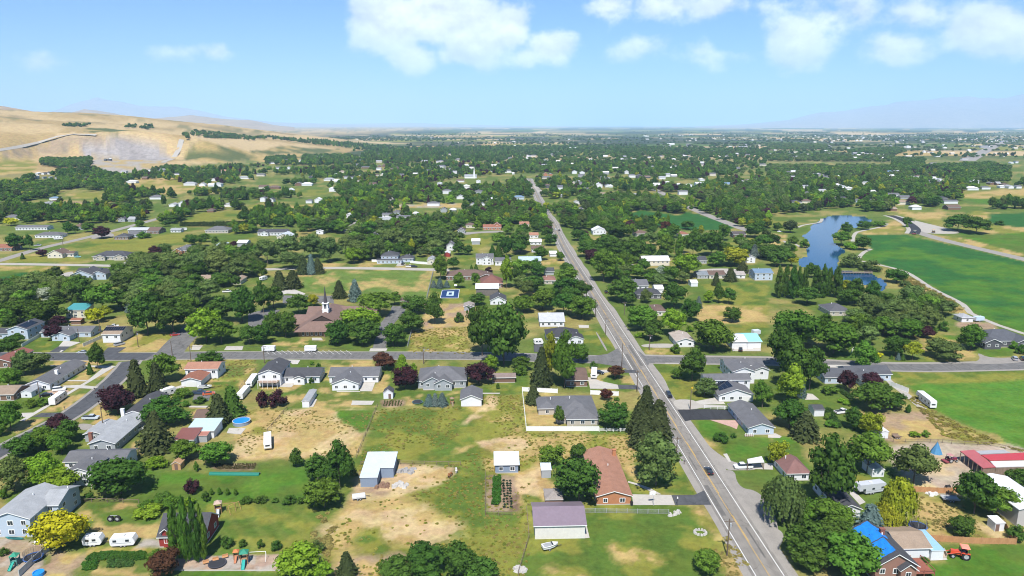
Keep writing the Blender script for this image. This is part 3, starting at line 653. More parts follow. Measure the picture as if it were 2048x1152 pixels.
# parking stripes along the street in front of the church
for i in range(15):
    a = PT('B2', 60+45*i, 232); b = PT('B2', 105+45*i, 264)
    mb = MB(); n = Vector((0.08, 0, 0)); mb.add([a-n+Vector((0,0,.055)), a+n+Vector((0,0,.055)), b+n+Vector((0,0,.055)), b-n+Vector((0,0,.055))], [(0,1,2,3)])
    mb.build('parking_line', LINEW, cs)
# other roads
strip('gravel_road', centre_line([(-300,526),(0,528),(145,530),(262,533),(330,540)]), -4, 4, GRAVEL2, 0.02)
strip('gravel_road', centre_line([(500,543),(528,539),(647,536),(760,537),(900,540)]), -4.5, 4.5, GRAVEL2, 0.02)
strip('village_street', centre_line([(-120,552),(0,521),(80,497),(182,473),(273,449),(372,422),(420,408)]), -4.5, 4.5, GRAVEL, 0.022)
strip('village_street', centre_line([(690,465),(704,454),(738,430),(785,396),(810,378)]), -5.5, 5.5, GRAVEL, 0.022)
strip('village_street', centre_line([(1295,372),(1305,377),(1349,398),(1388,419),(1466,450),(1500,462)]), -6, 6, GRAVEL, 0.022)
strip('far_road', centre_line([(1935,322),(1942,317),(1980,297),(2020,277)], step=60), -22, 22, GRAVEL, 0.5)
strip('field_road', centre_line([(1828,462),(1870,476),(1950,496),(2048,519),(2200,556)]), -7, 5, GRAVEL, 0.024)
strip('new_road', centre_line([(1780,431),(1800,437),(1820,448),(1832,459),(1828,468)]), -4.5, 4.5, ASPH_NEW, 0.03)
strip('new_road_verge', centre_line([(1780,431),(1800,437),(1820,448),(1832,459),(1828,468)]), -8.5, 8.5, GRAVEL2, 0.015)
sheet('gravel_lot', [(1826,440),(1838,443),(1921,463),(1916,468),(1846,467),(1838,456)], GRAVEL2, 0.02)
PATH = centre_line([T('C4', *p) for p in [(790,222),(740,245),(700,285),(700,312),(770,326),(860,345),(1060,400),(1250,520),(1380,585),(1500,650),(1555,715),(1650,760),(1760,805),(1940,865),(2100,910)]], step=10)
strip('path', PATH, -1.7, 1.7, GRAVEL2, 0.03)
strip('path', centre_line([T('C4', *p) for p in [(915,28),(880,50),(760,75),(685,92),(655,130),(650,165)]]), -1.7, 1.7, GRAVEL2, 0.03)
strip('path', centre_line([T('C4', *p) for p in [(415,-10),(400,18),(330,30),(270,40),(220,60)]]), -1.7, 1.7, GRAVEL2, 0.03)
strip('path', centre_line([T('C4', *p) for p in [(120,160),(160,190),(210,185),(245,205)]]), -1.4, 1.4, GRAVEL2, 0.03)
strip('quarry_track', centre_line([T('D1', *p) for p in [(1250,520),(1330,490),(1370,430),(1385,380),(1395,345)]], step=40), -7, 7, GRAVEL2, 0.5)
strip('hill_track', centre_line([T('D1', *p) for p in [(-60,445),(0,432),(150,402),(300,372),(440,322),(560,302),(740,314)]], step=40), -4, 4, GRAVEL2, 1.0)
# driveways and paved yards: (tile, material, points)
for t, m, pts in [
 ('A3', CONC, [(915,530),(1215,535),(1243,612),(925,612)]), ('A3', ASPH_SEAL, [(1217,536),(1390,535),(1465,500),(1520,610),(1245,611)]),
 ('A3', CONC, [(885,428),(960,448),(1050,480),(1140,530),(1110,532),(1040,500),(950,460),(885,440)]),
 ('A3', GRAVEL, [(1420,105),(1445,100),(1500,160),(1580,225),(1660,272),(1740,296),(1870,308),(1870,345),(1720,347),(1640,347),(1560,280)]),
 ('A3', GRAVEL, [(1600,345),(1700,348),(1712,430),(1760,486),(1860,500),(1960,590),(2010,700),(2040,830),(1990,860),(1900,740),(1760,570),(1640,410)]),
 ('A3', CONC, [(555,765),(570,770),(592,862),(555,866)]),
 ('A3', CONC, [(1610,222),(1640,218),(1672,280),(1655,285)]),
 ('A3', CONC, [(1830,300),(1990,290),(1990,342),(1830,336)]),
 ('B3', ASPH_NEW, [(1268,690),(1475,685),(1680,690),(1715,765),(1380,768),(1330,780)]), ('B3', CONC, [(1410,625),(1590,590),(1640,648),(1430,650)]),
 ('B3', GRAVEL2, [(1225,610),(1400,612),(1430,650),(1640,655),(1660,668),(1475,672),(1380,690),(1262,686)]),
 ('B3', mat('pink_pavers',(0.42,0.27,0.22)), [(1520,768),(1715,770),(1740,800),(1725,840),(1680,820)]),
 ('B3', CONC, [(580,440),(620,445),(680,470),(810,498),(825,530),(600,528)]), ('B3', ASPH_SEAL, [(812,498),(960,502),(990,535),(820,530)]), ('B3', CONC, [(630,385),(740,383),(745,402),(680,410),(650,440),(640,470),(610,450),(600,420)]),
 ('B3', ASPH_SEAL, [(860,380),(950,385),(970,410),(850,405)]), ('B3', CONC, [(510,38),(590,40),(590,62),(515,60)]),
 ('B3', GRAVEL2, [(990,185),(1250,180),(1270,205),(1240,215),(1000,212)]), ('B3', GRAVEL, [(650,90),(640,92),(720,240),(740,240)]), ('B3', ASPH_SEAL, [(165,190),(240,190),(230,245),(170,245)]),
 ('B3', CONC, [(1690,215),(1910,210),(1910,240),(1690,240)]), ('B3', CONC, [(1178,329),(1290,330),(1290,336),(1178,336)]),
 ('B4', CONC, [(425,345),(650,345),(650,372),(425,362)]), ('B4', GRAVEL2, [(830,370),(880,372),(960,480),(1075,560),(1250,700),(1180,700),(1020,560),(920,490)]), ('B4', CONC, [(300,565),(340,568),(395,612),(285,614)]),
 ('B4', GRAVEL, [(1600,245),(1700,295),(1966,285),(1966,335),(1500,340),(1640,310)]),
 ('B4', CONC, [(0,870),(60,872),(105,895),(90,908),(0,905)]),
 ('A4', CONC, [(590,490),(640,488),(745,590),(700,610)]), ('A4', CONC, [(1230,1035),(1310,1030),(1340,985),(1370,1030),(1240,1036)]), ('A4', GRAVEL, [(-10,790),(80,790),(130,850),(90,930),(40,990),(-10,920)]),
 ('B2', CONC, [(800,470),(920,470),(890,548),(800,548)]), ('B2', CONC, [(620,545),(800,548),(800,553),(620,553)]), ('B2', CONC, [(180,485),(300,488),(270,518),(170,515)]), ('B2', CONC, [(240,305),(340,308),(320,340),(280,340)]),
 ('B2', CONC, [(425,610),(470,608),(440,668),(405,672)]), ('B2', CONC, [(740,620),(910,622),(890,652),(730,655)]), ('B2', CONC, [(1740,560),(1875,560),(1870,568),(1740,568)]), ('B2', CONC, [(1285,530),(1370,530),(1370,540),(1285,540)]),
 ('C2', CONC, [(880,985),(1010,985),(1000,1008),(870,1008)]), ('C2', CONC, [(430,905),(500,905),(515,925),(430,925)]), ('C2', ASPH_MID, [(895,985),(925,880),(950,800),(1035,700),(1040,660),(1145,665),(1148,700),(1010,850),(1000,985)]),
 ('C2', ASPH_MID, [(205,580),(590,583),(600,640),(205,640)]), ('C2', ASPH_MID, [(-60,720),(60,690),(190,690),(130,740),(60,800),(-60,830)]), ('C2', GRAVEL2, [(1090,330),(1130,322),(1160,345),(1070,362)]), ('C2', CONC, [(190,545),(260,520),(380,565),(370,575),(240,565),(200,575)]),
 ('C2', GRAVEL, [(1570,95),(1700,90),(1900,80),(1900,95),(1690,102),(1610,118)]),
 ('C1', CONC, [(920,345),(1060,270),(1140,272),(1000,350)]), ('C1', CONC, [(490,925),(570,935),(620,940),(540,972),(450,972)]), ('C1', ASPH_SEAL, [(450,972),(540,972),(480,1015),(380,1015)]), ('C1', ASPH_SEAL, [(830,980),(970,978),(900,1025),(790,1020)]), ('C1', CONC, [(470,1000),(490,1000),(470,1015),(455,1015)]),
 ('C1', CONC, [(1480,960),(1560,965),(1530,1000),(1470,1000)]), ('C1', CONC, [(1740,970),(1870,968),(1860,1000),(1720,1000)]), ('C1', GRAVEL2, [(355,445),(540,395),(570,400),(540,440),(400,450)]), ('C1', ASPH_MID, [(760,455),(880,400),(990,370),(1010,385),(860,450)]),
 ('C1', GRAVEL, [(780,85),(830,95),(880,110),(870,130),(830,125),(720,150),(690,140)]),
 ('B1', CONC, [(385,350),(660,350),(860,352),(890,355),(700,470),(190,775),(150,775),(660,475),(790,370),(660,356),(385,356)]), ('B1', CONC, [(480,505),(620,500),(760,515),(720,530),(500,520)]), ('B1', CONC, [(390,560),(490,555),(510,590),(420,600)]), ('B1', mat('brick_dust',(0.36,0.25,0.18)), [(330,560),(480,520),(540,550),(420,570)]),
 ('B1', ASPH_SEAL, [(320,715),(460,712),(480,720),(430,748),(250,745)]), ('B1', CONC, [(165,715),(270,712),(210,745),(165,745)]),
 ('B1', CONC, [(690,810),(960,800),(1060,815),(1060,840),(860,850),(840,870),(660,870)]), ('B1', CONC, [(680,885),(820,885),(800,912),(640,915)]), ('B1', GRAVEL, [(590,795),(720,800),(700,840),(620,850)]),
 ('B1', CONC, [(1310,525),(1400,500),(1420,525),(1240,560)]), ('B1', ASPH_MID, [(1490,575),(1620,575),(1600,625),(1480,620)]), ('B1', CONC, [(1450,660),(1600,660),(1600,675),(1450,672)]), ('B1', CONC, [(1760,830),(1890,830),(1850,880),(1740,870)]),
 ('B1', CONC, [(480,462),(670,462),(660,472),(470,470)]),
 ('A1', CONC, [(1370,1106),(1953,1106),(1953,1114),(1370,1114)]), ('A2', CONC, [(-4,1106),(470,1106),(470,1114),(-4,1114)]),
 ('C3', GRAVEL2, [(1400,380),(1640,370),(1860,390),(1860,420),(1500,410)]), ('C3', GRAVEL2, [(680,240),(790,260),(940,340),(930,360),(780,330)]), ('D3', GRAVEL2, [(150,690),(200,700),(250,760),(220,770)]),
 ]:
    LAYER[0] += 0.00035
    nm = {CONC: 'concrete_pad', GRAVEL: 'gravel_drive', GRAVEL2: 'gravel_drive'}.get(m, 'driveway')
    sheet(nm, pts, m, 0.042+LAYER[0], t)
# water
def water():
    m, N, L, b = nodes_of('pond_water'); b.inputs['Base Color'].default_value = (0.008, 0.05, 0.12, 1); b.inputs['Roughness'].default_value = 0.1; b.inputs['IOR'].default_value = 1.33
    n = N.new('ShaderNodeTexNoise'); n.inputs['Scale'].default_value = 0.9; n.inputs['Detail'].default_value = 4
    geo = N.new('ShaderNodeNewGeometry'); L.new(geo.outputs['Position'], n.inputs[0]); bp = N.new('ShaderNodeBump'); bp.inputs['Strength'].default_value = 0.35; L.new(n.outputs[0], bp.inputs['Height']); L.new(bp.outputs[0], b.inputs['Normal'])
    xs = [p[0] for p in POND]; ys = [p[1] for p in POND]; mb = MB()
    mb.add([(min(xs)-4, min(ys)-4, -.25), (max(xs)+4, min(ys)-4, -.25), (max(xs)+4, max(ys)+4, -.25), (min(xs)-4, max(ys)+4, -.25)], [(0,1,2,3)])
    kind(mb.build('pond_water', m), 'structure')
water()
# far hills and mountains --------------------------------------------------
def ridge(name, y0, depth, prof, m, rough, nx=160, ny=26, seed=0):
    """range of hills: profile of (pixel x, pixel y of the crest) at distance y0"""
    pxs = np.linspace(prof[0][0], prof[-1][0], nx); pys = np.interp(pxs, [p[0] for p in prof], [p[1] for p in prof])
    vs = []; zc = []
    for px, py in zip(pxs, pys):
        d = ray(px, py); zc.append(max(CAMH+d.z/d.y*y0, 0.0))
    zc = np.array(zc)
    for j in range(ny):
        t = j/(ny-1); yy = y0+(t-0.62)*depth
        for i in range(nx):
            x = (pxs[i]-1024)/FPX/CP*y0*0.975*(yy/y0)
            env = max(0.0, 1-abs(t-0.62)/(0.62 if t < .62 else .38))**0.8
            r = abs(2*fbm(np.array([x]), np.array([yy*0.7]), rough, seed, 4)[0]-1)
            z = zc[i]*env*(1-0.55*r*(1-env*0.55))-4*(1-env)
            vs.append((x, yy, z))
    fs = [(j*nx+i, j*nx+i+1, (j+1)*nx+i+1, (j+1)*nx+i) for j in range(ny-1) for i in range(nx-1)]
    me = bpy.data.meshes.new(name); me.from_pydata(vs, [], fs); me.materials.append(m); me.polygons.foreach_set('use_smooth', [True]*len(fs)); me.update()
    return kind(link(name, me), 'structure')
HILLM = mat('dry_hillside', (0.30, 0.215, 0.13), 0.95, 0.35, 0.004, fine=5)
MTNM = mat('mountainside', (0.27, 0.20, 0.15), 0.95, 0.45, 0.0022, fine=4)
ridge('hills', 5200, 2000, [(-500,196),(-200,200),(0,206),(45,209),(100,217),(170,230),(260,246),(300,252)], HILLM, 500, seed=3)
ridge('hills', 13500, 4200, [(60,244),(120,236),(165,222),(195,213),(225,219),(270,230),(330,236),(400,229),(440,234),(520,240),(560,249),(600,253)], HILLM, 1300, seed=7)
ridge('mountains', 36000, 10000, [(60,236),(120,222),(170,204),(215,192),(270,199),(320,205),(400,216),(470,232),(560,244),(760,250),(900,253)], MTNM, 3300, seed=5)
ridge('mountains', 36000, 14000, [(1380,253),(1480,248),(1560,240),(1620,224),(1700,214),(1760,204),(1840,197),(1900,188),(1960,192),(2048,178),(2200,168),(2500,170),(2900,230)], MTNM, 2800, seed=9, nx=260, ny=40)
ridge('mountains', 44000, 7000, [(500,252),(600,246),(700,247),(820,245),(900,248),(1020,251),(1200,253)], MTNM, 3000, seed=13)
# ---------------------------------------------------------------- houses
R_DARK=(0.062,0.063,0.070); R_GREY=(0.115,0.115,0.122); R_LIGHT=(0.27,0.28,0.29); R_BROWN=(0.125,0.085,0.068); R_SALMON=(0.30,0.155,0.105); R_RUST=(0.23,0.10,0.065); R_TAN=(0.25,0.19,0.14); R_RED=(0.19,0.075,0.06); R_BLUE=(0.13,0.2,0.28)
W_WHITE=(0.62,0.63,0.65); W_BLUE=(0.40,0.47,0.55); W_GREY=(0.30,0.32,0.34); W_BEIGE=(0.42,0.38,0.32); W_BRICK=(0.36,0.16,0.085); W_DARK=(0.085,0.085,0.095); W_BROWN=(0.17,0.10,0.07); W_CREAM=(0.58,0.54,0.44); W_RED=(0.26,0.035,0.03); W_STEEL=(0.20,0.25,0.33)
def unit_window():
    mb = MB(); mb.box(-.5, .5, -.045, .03, -.5, .5); g = mb.mesh('window', GLASS)
    mb = MB(); w = .09
    mb.box(-.58, .58, -.06, .02, .49, .60); mb.box(-.58, .58, -.075, .02, -.61, -.49); mb.box(-.60, -.485, -.0615, .021, -.49, .49); mb.box(.485, .60, -.0615, .021, -.49, .49); mb.box(-.025, .025, -.058, .0, -.49, .49)
    return g, mb.mesh('frame', TRIM)
WIN, WINF = unit_window()
def shared(name, m, fn, _c={}):
    k = (name, m.name if hasattr(m, 'name') else str(m))
    if k not in _c:
        mb = MB(); fn(mb); _c[k] = mb.mesh(name, m)
    return _c[k]
GDOOR = mat('garage_door_paint', (0.66, 0.66, 0.65), 0.5, 0.04)
def door_mesh(mb): mb.box(-.5, .5, -.05, .02, 0, 2.05)
def gdoor_mesh(mb):
    for k in range(4): mb.box(-.5, .5, -.05, .02, .03+k*.54, .54+k*.54)
def place(name, mesh, parent, x, y, z, face, sx=1, sz=1):
    o = link(name, mesh, parent, (x, y, z), {'f': 0, 'r': math.pi/2, 'b': math.pi, 'l': -math.pi/2}[face]); o.scale = (sx, 1, sz); return o
def window(parent, x, y, z, face, w=1.2, h=1.1, fr=True):
    o = place('window', WIN, parent, x, y, z, face, w, h)
    if fr: link('frame', WINF, o)
    return o
def roof_mesh(mb, x0, x1, y0, y1, h, typ, pitch, ov=.45, th=.22, ridge_h=None):
    """top faces use slot 0, edges and soffit slot 1; returns the ridge height"""
    X0, X1, Y0, Y1 = x0-ov, x1+ov, y0-ov, y1+ov
    if typ in 'xp':
        if typ == 'x': half = (x1-x0)/2
        else: half = (y1-y0)/2
        zr = h+half*pitch; ze = h-ov*pitch
        if typ == 'x':
            xm = (x0+x1)/2; T0 = [(X0,Y0,ze+th),(xm,Y0,zr+th),(X1,Y0,ze+th),(X0,Y1,ze+th),(xm,Y1,zr+th),(X1,Y1,ze+th)]
        else:
            ym = (y0+y1)/2; T0 = [(X0,Y1,ze+th),(X0,ym,zr+th),(X0,Y0,ze+th),(X1,Y1,ze+th),(X1,ym,zr+th),(X1,Y0,ze+th)]
        B0 = [(a, b, c-th) for a, b, c in T0]; vs = T0+B0
        mb.add(vs, [(0,1,4,3),(1,2,5,4)], 0)
        mb.add(vs, [(6,9,10,7),(7,10,11,8),(0,6,7,1),(1,7,8,2),(3,4,10,9),(4,5,11,10),(0,3,9,6),(2,8,11,5)], 1)
        return zr
    if typ == 'h':
        w, d = X1-X0, Y1-Y0; half = min(w, d)/2; zr = h+(half-ov)*pitch; ze = h-ov*pitch
        xm, ym = (X0+X1)/2, (Y0+Y1)/2
        if w >= d: a, b = (X0+half, ym), (X1-half, ym)
        else: a, b = (xm, Y0+half), (xm, Y1-half)
        vs = [(X0,Y0,ze+th),(X1,Y0,ze+th),(X1,Y1,ze+th),(X0,Y1,ze+th),(*a,zr+th),(*b,zr+th),(X0,Y0,ze),(X1,Y0,ze),(X1,Y1,ze),(X0,Y1,ze)]
        if w >= d: fs = [(0,1,5,4),(1,2,5),(2,3,4,5),(3,0,4)]
        else: fs = [(0,1,4),(1,2,5,4),(2,3,5),(3,0,4,5)]
        mb.add(vs, fs, 0); mb.add(vs, [(0,6,7,1),(1,7,8,2),(2,8,9,3),(3,9,6,0),(6,9,8,7)], 1)
        return zr
    # mono pitch, high at the back
    zb = h+(Y1-Y0)*pitch
    vs = [(X0,Y0,h+th),(X1,Y0,h+th),(X1,Y1,zb+th),(X0,Y1,zb+th),(X0,Y0,h),(X1,Y0,h),(X1,Y1,zb),(X0,Y1,zb)]
    mb.add(vs, [(0,1,2,3)], 0); mb.add(vs, [(0,4,5,1),(1,5,6,2),(2,6,7,3),(3,7,4,0),(4,7,6,5)], 1)
    return zb
def wall_mesh(mb, x0, x1, y0, y1, h, typ, pitch):
    if typ == 'x': prof = [(x0,0),(x1,0),(x1,h),((x0+x1)/2,h+(x1-x0)/2*pitch),(x0,h)]; mb.prism(prof, y0, y1, 0, 'y')
    elif typ == 'p': prof = [(y0,0),(y1,0),(y1,h),((y0+y1)/2,h+(y1-y0)/2*pitch),(y0,h)]; mb.prism(prof, x0, x1, 0, 'x')
    elif typ == 'm': mb.prism([(y0,0),(y1,0),(y1,h+(y1-y0)*pitch),(y0,h)], x0, x1, 0, 'x')
    else: mb.box(x0, x1, y0, y1, 0, h)
HOUSES = []
def house(t, A, B, d, h=2.8, typ='p', pitch=.36, roof=R_GREY, wall=W_WHITE, label='', wings=(), cat='house', name='house', lm=None, rot=None, win=1, metal=False, door=None,
          garage=None, chimney=None, trim=None, solar=None, foundation=True, group=None, ov=.45, thick=.22, axis=None, wmat=None, deck=None):
    """A, B: pixels of the two lower corners of the near wall; d: metres to the far wall.
    wings: (x0,x1,y0,y1,h,typ[,pitch]) in metres from the middle of the near wall."""
    a, b = PT(t, *A), PT(t, *B)
    rz = (-GRID_ANG if rot is None else math.radians(rot))
    if rot == 'ab': rz = math.atan2(b.y-a.y, b.x-a.x)
    w = (b-a).length if rot == 'ab' else abs((b-a).dot(Vector((math.cos(rz), math.sin(rz), 0))))
    c = (a+b)/2
    rt = thing(name, label, cat, (c.x, c.y, max(0, min(a.z, b.z)) if c.z > .3 else 0), rz, group)
    wm = wmat or mat('wall_paint', wall, 0.75, 0.07, 0.6)
    rm = ribbed('sheet_metal_roof', roof, 0.4, .9, 0 if typ in 'pm' else 1) if metal else shingle(roof)
    tm = trim or TRIM
    ws = [(-w/2, w/2, 0, d, h, typ, pitch)]+[tuple(q)+((pitch,) if len(q) == 6 else ()) for q in wings]
    mb = MB()
    for q in ws: wall_mesh(mb, *q)
    mb.build('wall', wm, rt)
    small = w < 5
    zr = 0
    for k, q in enumerate(ws):
        m2 = MB(); z = roof_mesh(m2, *q[:6], q[6], ov=(.2 if small else ov), th=(.1 if small else thick))
        if k == 0: zr = z
        rf = m2.build('roof', [rm, tm], rt)
        if win and not small and k < 2 and not metal:   # vents
            v = MB(); xx = (q[0]+q[1])/2; yy = (q[2]+q[3])/2
            if q[5] in 'ph': yy2 = yy+.9; xx2 = xx+1.7*(1 if k else -1); zz = z-.9*q[6]
            else: yy2 = yy+1.5; xx2 = xx+.8; zz = z-.8*q[6]
            v.cyl((xx2, yy2, zz-.2), (xx2, yy2, zz+.75), .14, .14, 8); v.build('vent', TRIM, rf)
        # windows on the near wall and on the wall turned to the middle of the view
        if win:
            x0, x1, y0, y1, hh = q[:5]; levels = [hh-1.35] if hh < 4.6 else [1.55, hh-1.25]
            side = 'r' if c.x < 0 else 'l'
            for zl in levels:
                n = int((x1-x0-.8)/(3.0/win)); n = max(n, 1 if x1-x0 > 2.5 else 0)
                skip = garage if (k == 0 and garage and zl == levels[0]) else None
                for i in range(n):
                    xx = x0+(x1-x0)*(i+.5)/n
                    if skip and skip[0] <= xx <= skip[1]: continue
                    if door is not None and k == 0 and abs(xx-door) < .9: continue
                    if small: window(rt, xx, y0, zl, 'f', .7, .6, False)
                    else: window(rt, xx, y0, zl, 'f', 1.35 if i % 2 else 1.1, 1.15)
                n = int((y1-y0-.8)/(3.6/win))
                for i in range(n):
                    yy = y0+(y1-y0)*(i+.5)/n; window(rt, x1 if side == 'r' else x0, yy, zl, side, 1.2, 1.1, not small)
    if garage:
        x0, x1 = garage; n = max(1, round((x1-x0)/3.2)); s = (x1-x0)/n
        for i in range(n): place('garage_door', shared('garage_door', GDOOR, gdoor_mesh), rt, x0+s*(i+.5), 0, 0, 'f', s*.9, 1)
    if door is not None: place('door', shared('door', mat('door_paint', (.16, .10, .08)), door_mesh), rt, door, 0, 0, 'f', 1.0, 1)
    if chimney:
        cx, cy, cm = chimney; mb = MB(); mb.box(cx-.55, cx+.55, cy-.4, cy+.4, .5, zr+1.0); mb.box(cx-.65, cx+.65, cy-.5, cy+.5, zr+1.0, zr+1.14); mb.build('chimney', cm, rt)
    if solar:     # rows of panels on one slope: (x0,x1,rows,side)
        k, x0, x1, rows, side = solar; q = ws[k]; pm = []
        n = max(1, int((x1-x0)/1.1))
        for r in range(rows):
            for i in range(n):
                if q[5] == 'x':     # panels run back along y on the slope turned left or right
                    xm = (q[0]+q[1])/2; sgn = 1 if side == 'r' else -1; u0 = .5+r*1.75; u1 = u0+1.65; yy = x0+i*1.1
                    zz = lambda u: q[4]+(abs(q[1]-q[0])/2-u)*q[6]+.3
                    vs = [(xm+sgn*u0, yy, zz(u0)), (xm+sgn*u1, yy, zz(u1)), (xm+sgn*u1, yy+1.0, zz(u1)), (xm+sgn*u0, yy+1.0, zz(u0))]
                else:
                    ym = (q[2]+q[3])/2; u0 = .5+r*1.75; u1 = u0+1.65; xx = x0+i*1.1
                    zz = lambda u: q[4]+((q[3]-q[2])/2-u)*q[6]+.3
                    vs = [(xx, ym-u1, zz(u1)), (xx+1.0, ym-u1, zz(u1)), (xx+1.0, ym-u0, zz(u0)), (xx, ym-u0, zz(u0))]
                mb = MB(); vs2 = [(a_, b_, c_-.06) for a_, b_, c_ in vs]; mb.add(vs+vs2, [(0,1,2,3),(0,4,5,1),(1,5,6,2),(2,6,7,3),(3,7,4,0)])
                mb.build('solar_panel', SOLAR, rt)
    if deck:
        x0, x1, y0, z = deck; mb = MB(); mb.box(x0, x1, y0, -.03, z-.18, z); mb.build('deck', mat('deck_boards', (.30, .22, .17)), rt)
        for xx in np.linspace(x0+.1, x1-.1, 5):
            mb = MB(); mb.box(xx-.06, xx+.06, y0+.02, y0+.14, 0, z+.95); mb.build('deck_post', TRIM, rt)
        mb = MB(); mb.box(x0, x1, y0+.04, y0+.12, z+.9, z+1.0); mb.build('railing', TRIM, rt)
        mb = MB()
        for k in range(7): mb.box(x1+.02, x1+1.1, y0+.3+k*.001, y0+1.3, 0, z-(k+1)*z/8.0) if False else None
    if foundation and not small:
        mb = MB(); q = ws[0]; mb.box(q[0]-.04, q[1]+.04, q[2]-.04, q[3]+.04, 0, .28); mb.build('foundation', CONC, rt)
    HOUSES.append((rt, c, lm or label, w, d)); return rt, ws
BRICKM = mat('orange_brick', (0.40, 0.175, 0.085), 0.9, 0.2, 0.8, fine=9)
PLANK = ribbed('grey_planks', (0.15, 0.13, 0.115), 0.9, .5, 0, 0.3)

# foreground, left to right
house('A1',(-40,848),(235,866),15,5.4,'x',.36,R_LIGHT,W_BLUE,'two-storey pale blue house with light grey roof behind the yellow tree', [(3.9,8.2,7,17,5.2,'p')], lm='pale blue two-storey house')
house('A1',(548,452),(690,482),9,4.6,'x',.36,R_GREY,W_WHITE,'white split-level house with dark grey roof between two round garden trees',[(-9.5,8.5,9.05,17,3.6,'p')],lm='white split-level house', deck=(4,8,-2,1.5))
house('B1',(700,1012),(885,1018),27,3.1,'x',.33,R_LIGHT,W_GREY,'long light grey roofed ranch house with brick chimney near the street',[(-10,-4.2,8,18,2.9,'x',.3)],lm='light-roofed ranch house', chimney=(-5.2,3.2,mat('red_brick',(.23,.10,.07),.9,.2,1.5)))
house('B1',(230,533),(375,547),26,2.7,'x',.36,R_GREY,W_WHITE,'white ranch house with grey roof and white chimney by the sealed street',lm='white ranch house by the street',chimney=(2.2,9,TRIM))
house('B1',(172,592),(238,600),6.5,2.3,'x',.4,R_LIGHT,W_WHITE,'small white garden shed with grey roof beside a ranch house','',cat='shed',name='garden_shed')
house('B1',(965,792),(1112,800),19,3.6,'x',.36,R_DARK,W_WHITE,'white house with charcoal roof, broad white chimney and front deck',lm='charcoal-roofed house with deck',chimney=(-3.6,-.5,TRIM),deck=(-3,4.5,-3.2,1.3))
house('B1',(1437,445),(1668,457),9,4.4,'p',.3,R_SALMON,W_WHITE,'white house with salmon shingle roof behind a rust-roofed garage',lm='salmon-roofed white house')
house('B1',(1398,512),(1545,514),10,2.7,'x',.3,R_RUST,W_WHITE,'low garage with rust brown roof and a dark open door',cat='garage',name='garage',garage=(-2.3,2.3),win=0)
house('B1',(1500,800),(1605,806),8,2.5,'p',.36,R_BROWN,W_BROWN,'small brown-roofed shed above the patched metal sheds',cat='shed',name='shed',win=0)
house('B1',(1450,905),(1640,915),8,2.8,'m',.1,(.42,.52,.55),W_WHITE,'pale teal metal-roofed shed beside the round blue pool',cat='shed',name='metal_shed',metal=True,win=0)
house('B1',(1335,985),(1500,960),7,2.4,'m',.12,R_RED,W_BLUE,'patched shed with rust red metal roof behind the garden trees',cat='shed',name='rusty_shed',metal=True,win=0)
house('B1',(1510,950),(1600,930),6,2.4,'m',.12,(.33,.14,.10),W_GREY,'small lean-to with faded red roof at the end of the patched shed',cat='shed',name='rusty_shed',metal=True,win=0)
house('A1',(1316,342),(1378,346),2.8,2.1,'x',.6,(.36,.22,.12),(.42,.25,.12),'little tan wooden playhouse at the edge of the big lawn',cat='playhouse',name='playhouse',door=0)
house('A1',(1222,932),(1565,930),9.5,3.2,'p',.75,R_DARK,W_RED,'red barn with steep charcoal roof half hidden by tall poplars',[(1.3-6,3.0-6,-.05,3,4.6,'x',.8)],cat='barn',name='barn',lm='red barn')
house('A2',(797,477),(928,468),15,3.1,'m',.05,(.50,.58,.64),W_STEEL,'blue steel barn with pale stepped metal roof in the pasture',[(2.35,6.6,5.5,14.9,3.35,'m',.05)],cat='barn',name='steel_barn',metal=True,win=0,lm='blue steel barn')
house('A2',(1826,368),(2000,369),6.5,2.9,'m',.12,(.55,.62,.66),W_STEEL,'small slate blue barn with white metal roof above the vegetable garden',cat='barn',name='small_barn',metal=True,win=1,lm='small slate blue barn')
house('A3',(646,611),(906,607),28,2.8,'x',.30,R_SALMON,W_BRICK,'long orange brick house with salmon shingle roof facing the main road',lm='salmon-roofed brick house',wmat=BRICKM,chimney=(4.2,24,BRICKM),win=.8)
house('A3',(175,869),(556,867),11,4.0,'p',.36,(.20,.155,.185),(.66,.64,.58),'white metal workshop with ribbed mauve roof on the near lawn',cat='workshop',name='workshop',metal=True,win=0,lm='mauve-roofed workshop',foundation=False,wmat=ribbed('white_sheet_wall',(.62,.60,.55),.5,.9,0))
house('A3',(255,622),(386,627),6,2.3,'h',.5,(.26,.23,.21),W_BROWN,'brown wooden garden shed with grey hip roof beside the dark maple',cat='shed',name='wooden_shed',win=1)
house('A3',(225,402),(297,406),3.6,2.6,'m',.12,(.50,.60,.66),W_GREY,'tiny coop with pale blue roof beside a leafy tree',cat='coop',name='coop',metal=True,win=0)
tarp_house, TW = house('A4',(806,1195),(1128,1195),14,4.2,'x',.62,R_DARK,W_BRICK,'brick house with bright blue tarps spread over its dark roof',[(.4,4.0,-1.2,3,4.0,'x',.75)],lm='blue-tarped brick house',wmat=mat('brown_brick',(.25,.135,.10),.9,.18,1.0,fine=9),win=1.2,chimney=(1.0,9,mat('red_brick2',(.2,.08,.06))))
house('A4',(985,1012),(1235,1026),9,3.0,'p',.34,R_TAN,W_WHITE,'white garage with brown roof and blue-roofed lean-to behind the tarped house',cat='garage',name='garage',win=0,lm='brown-roofed garage')
house('A4',(1240,1032),(1330,1028),8,2.7,'m',.06,(.25,.42,.58),W_WHITE,'lean-to with light blue metal roof against the white garage',cat='lean-to',name='lean_to',metal=True,win=0)
house('A4',(1888,770),(2150,772),17,5.2,'x',.22,(.66,.67,.68),(.40,.38,.36),'large grey warehouse with white metal roof at the garden fence',cat='warehouse',name='warehouse',metal=True,win=0,lm='white-roofed warehouse')
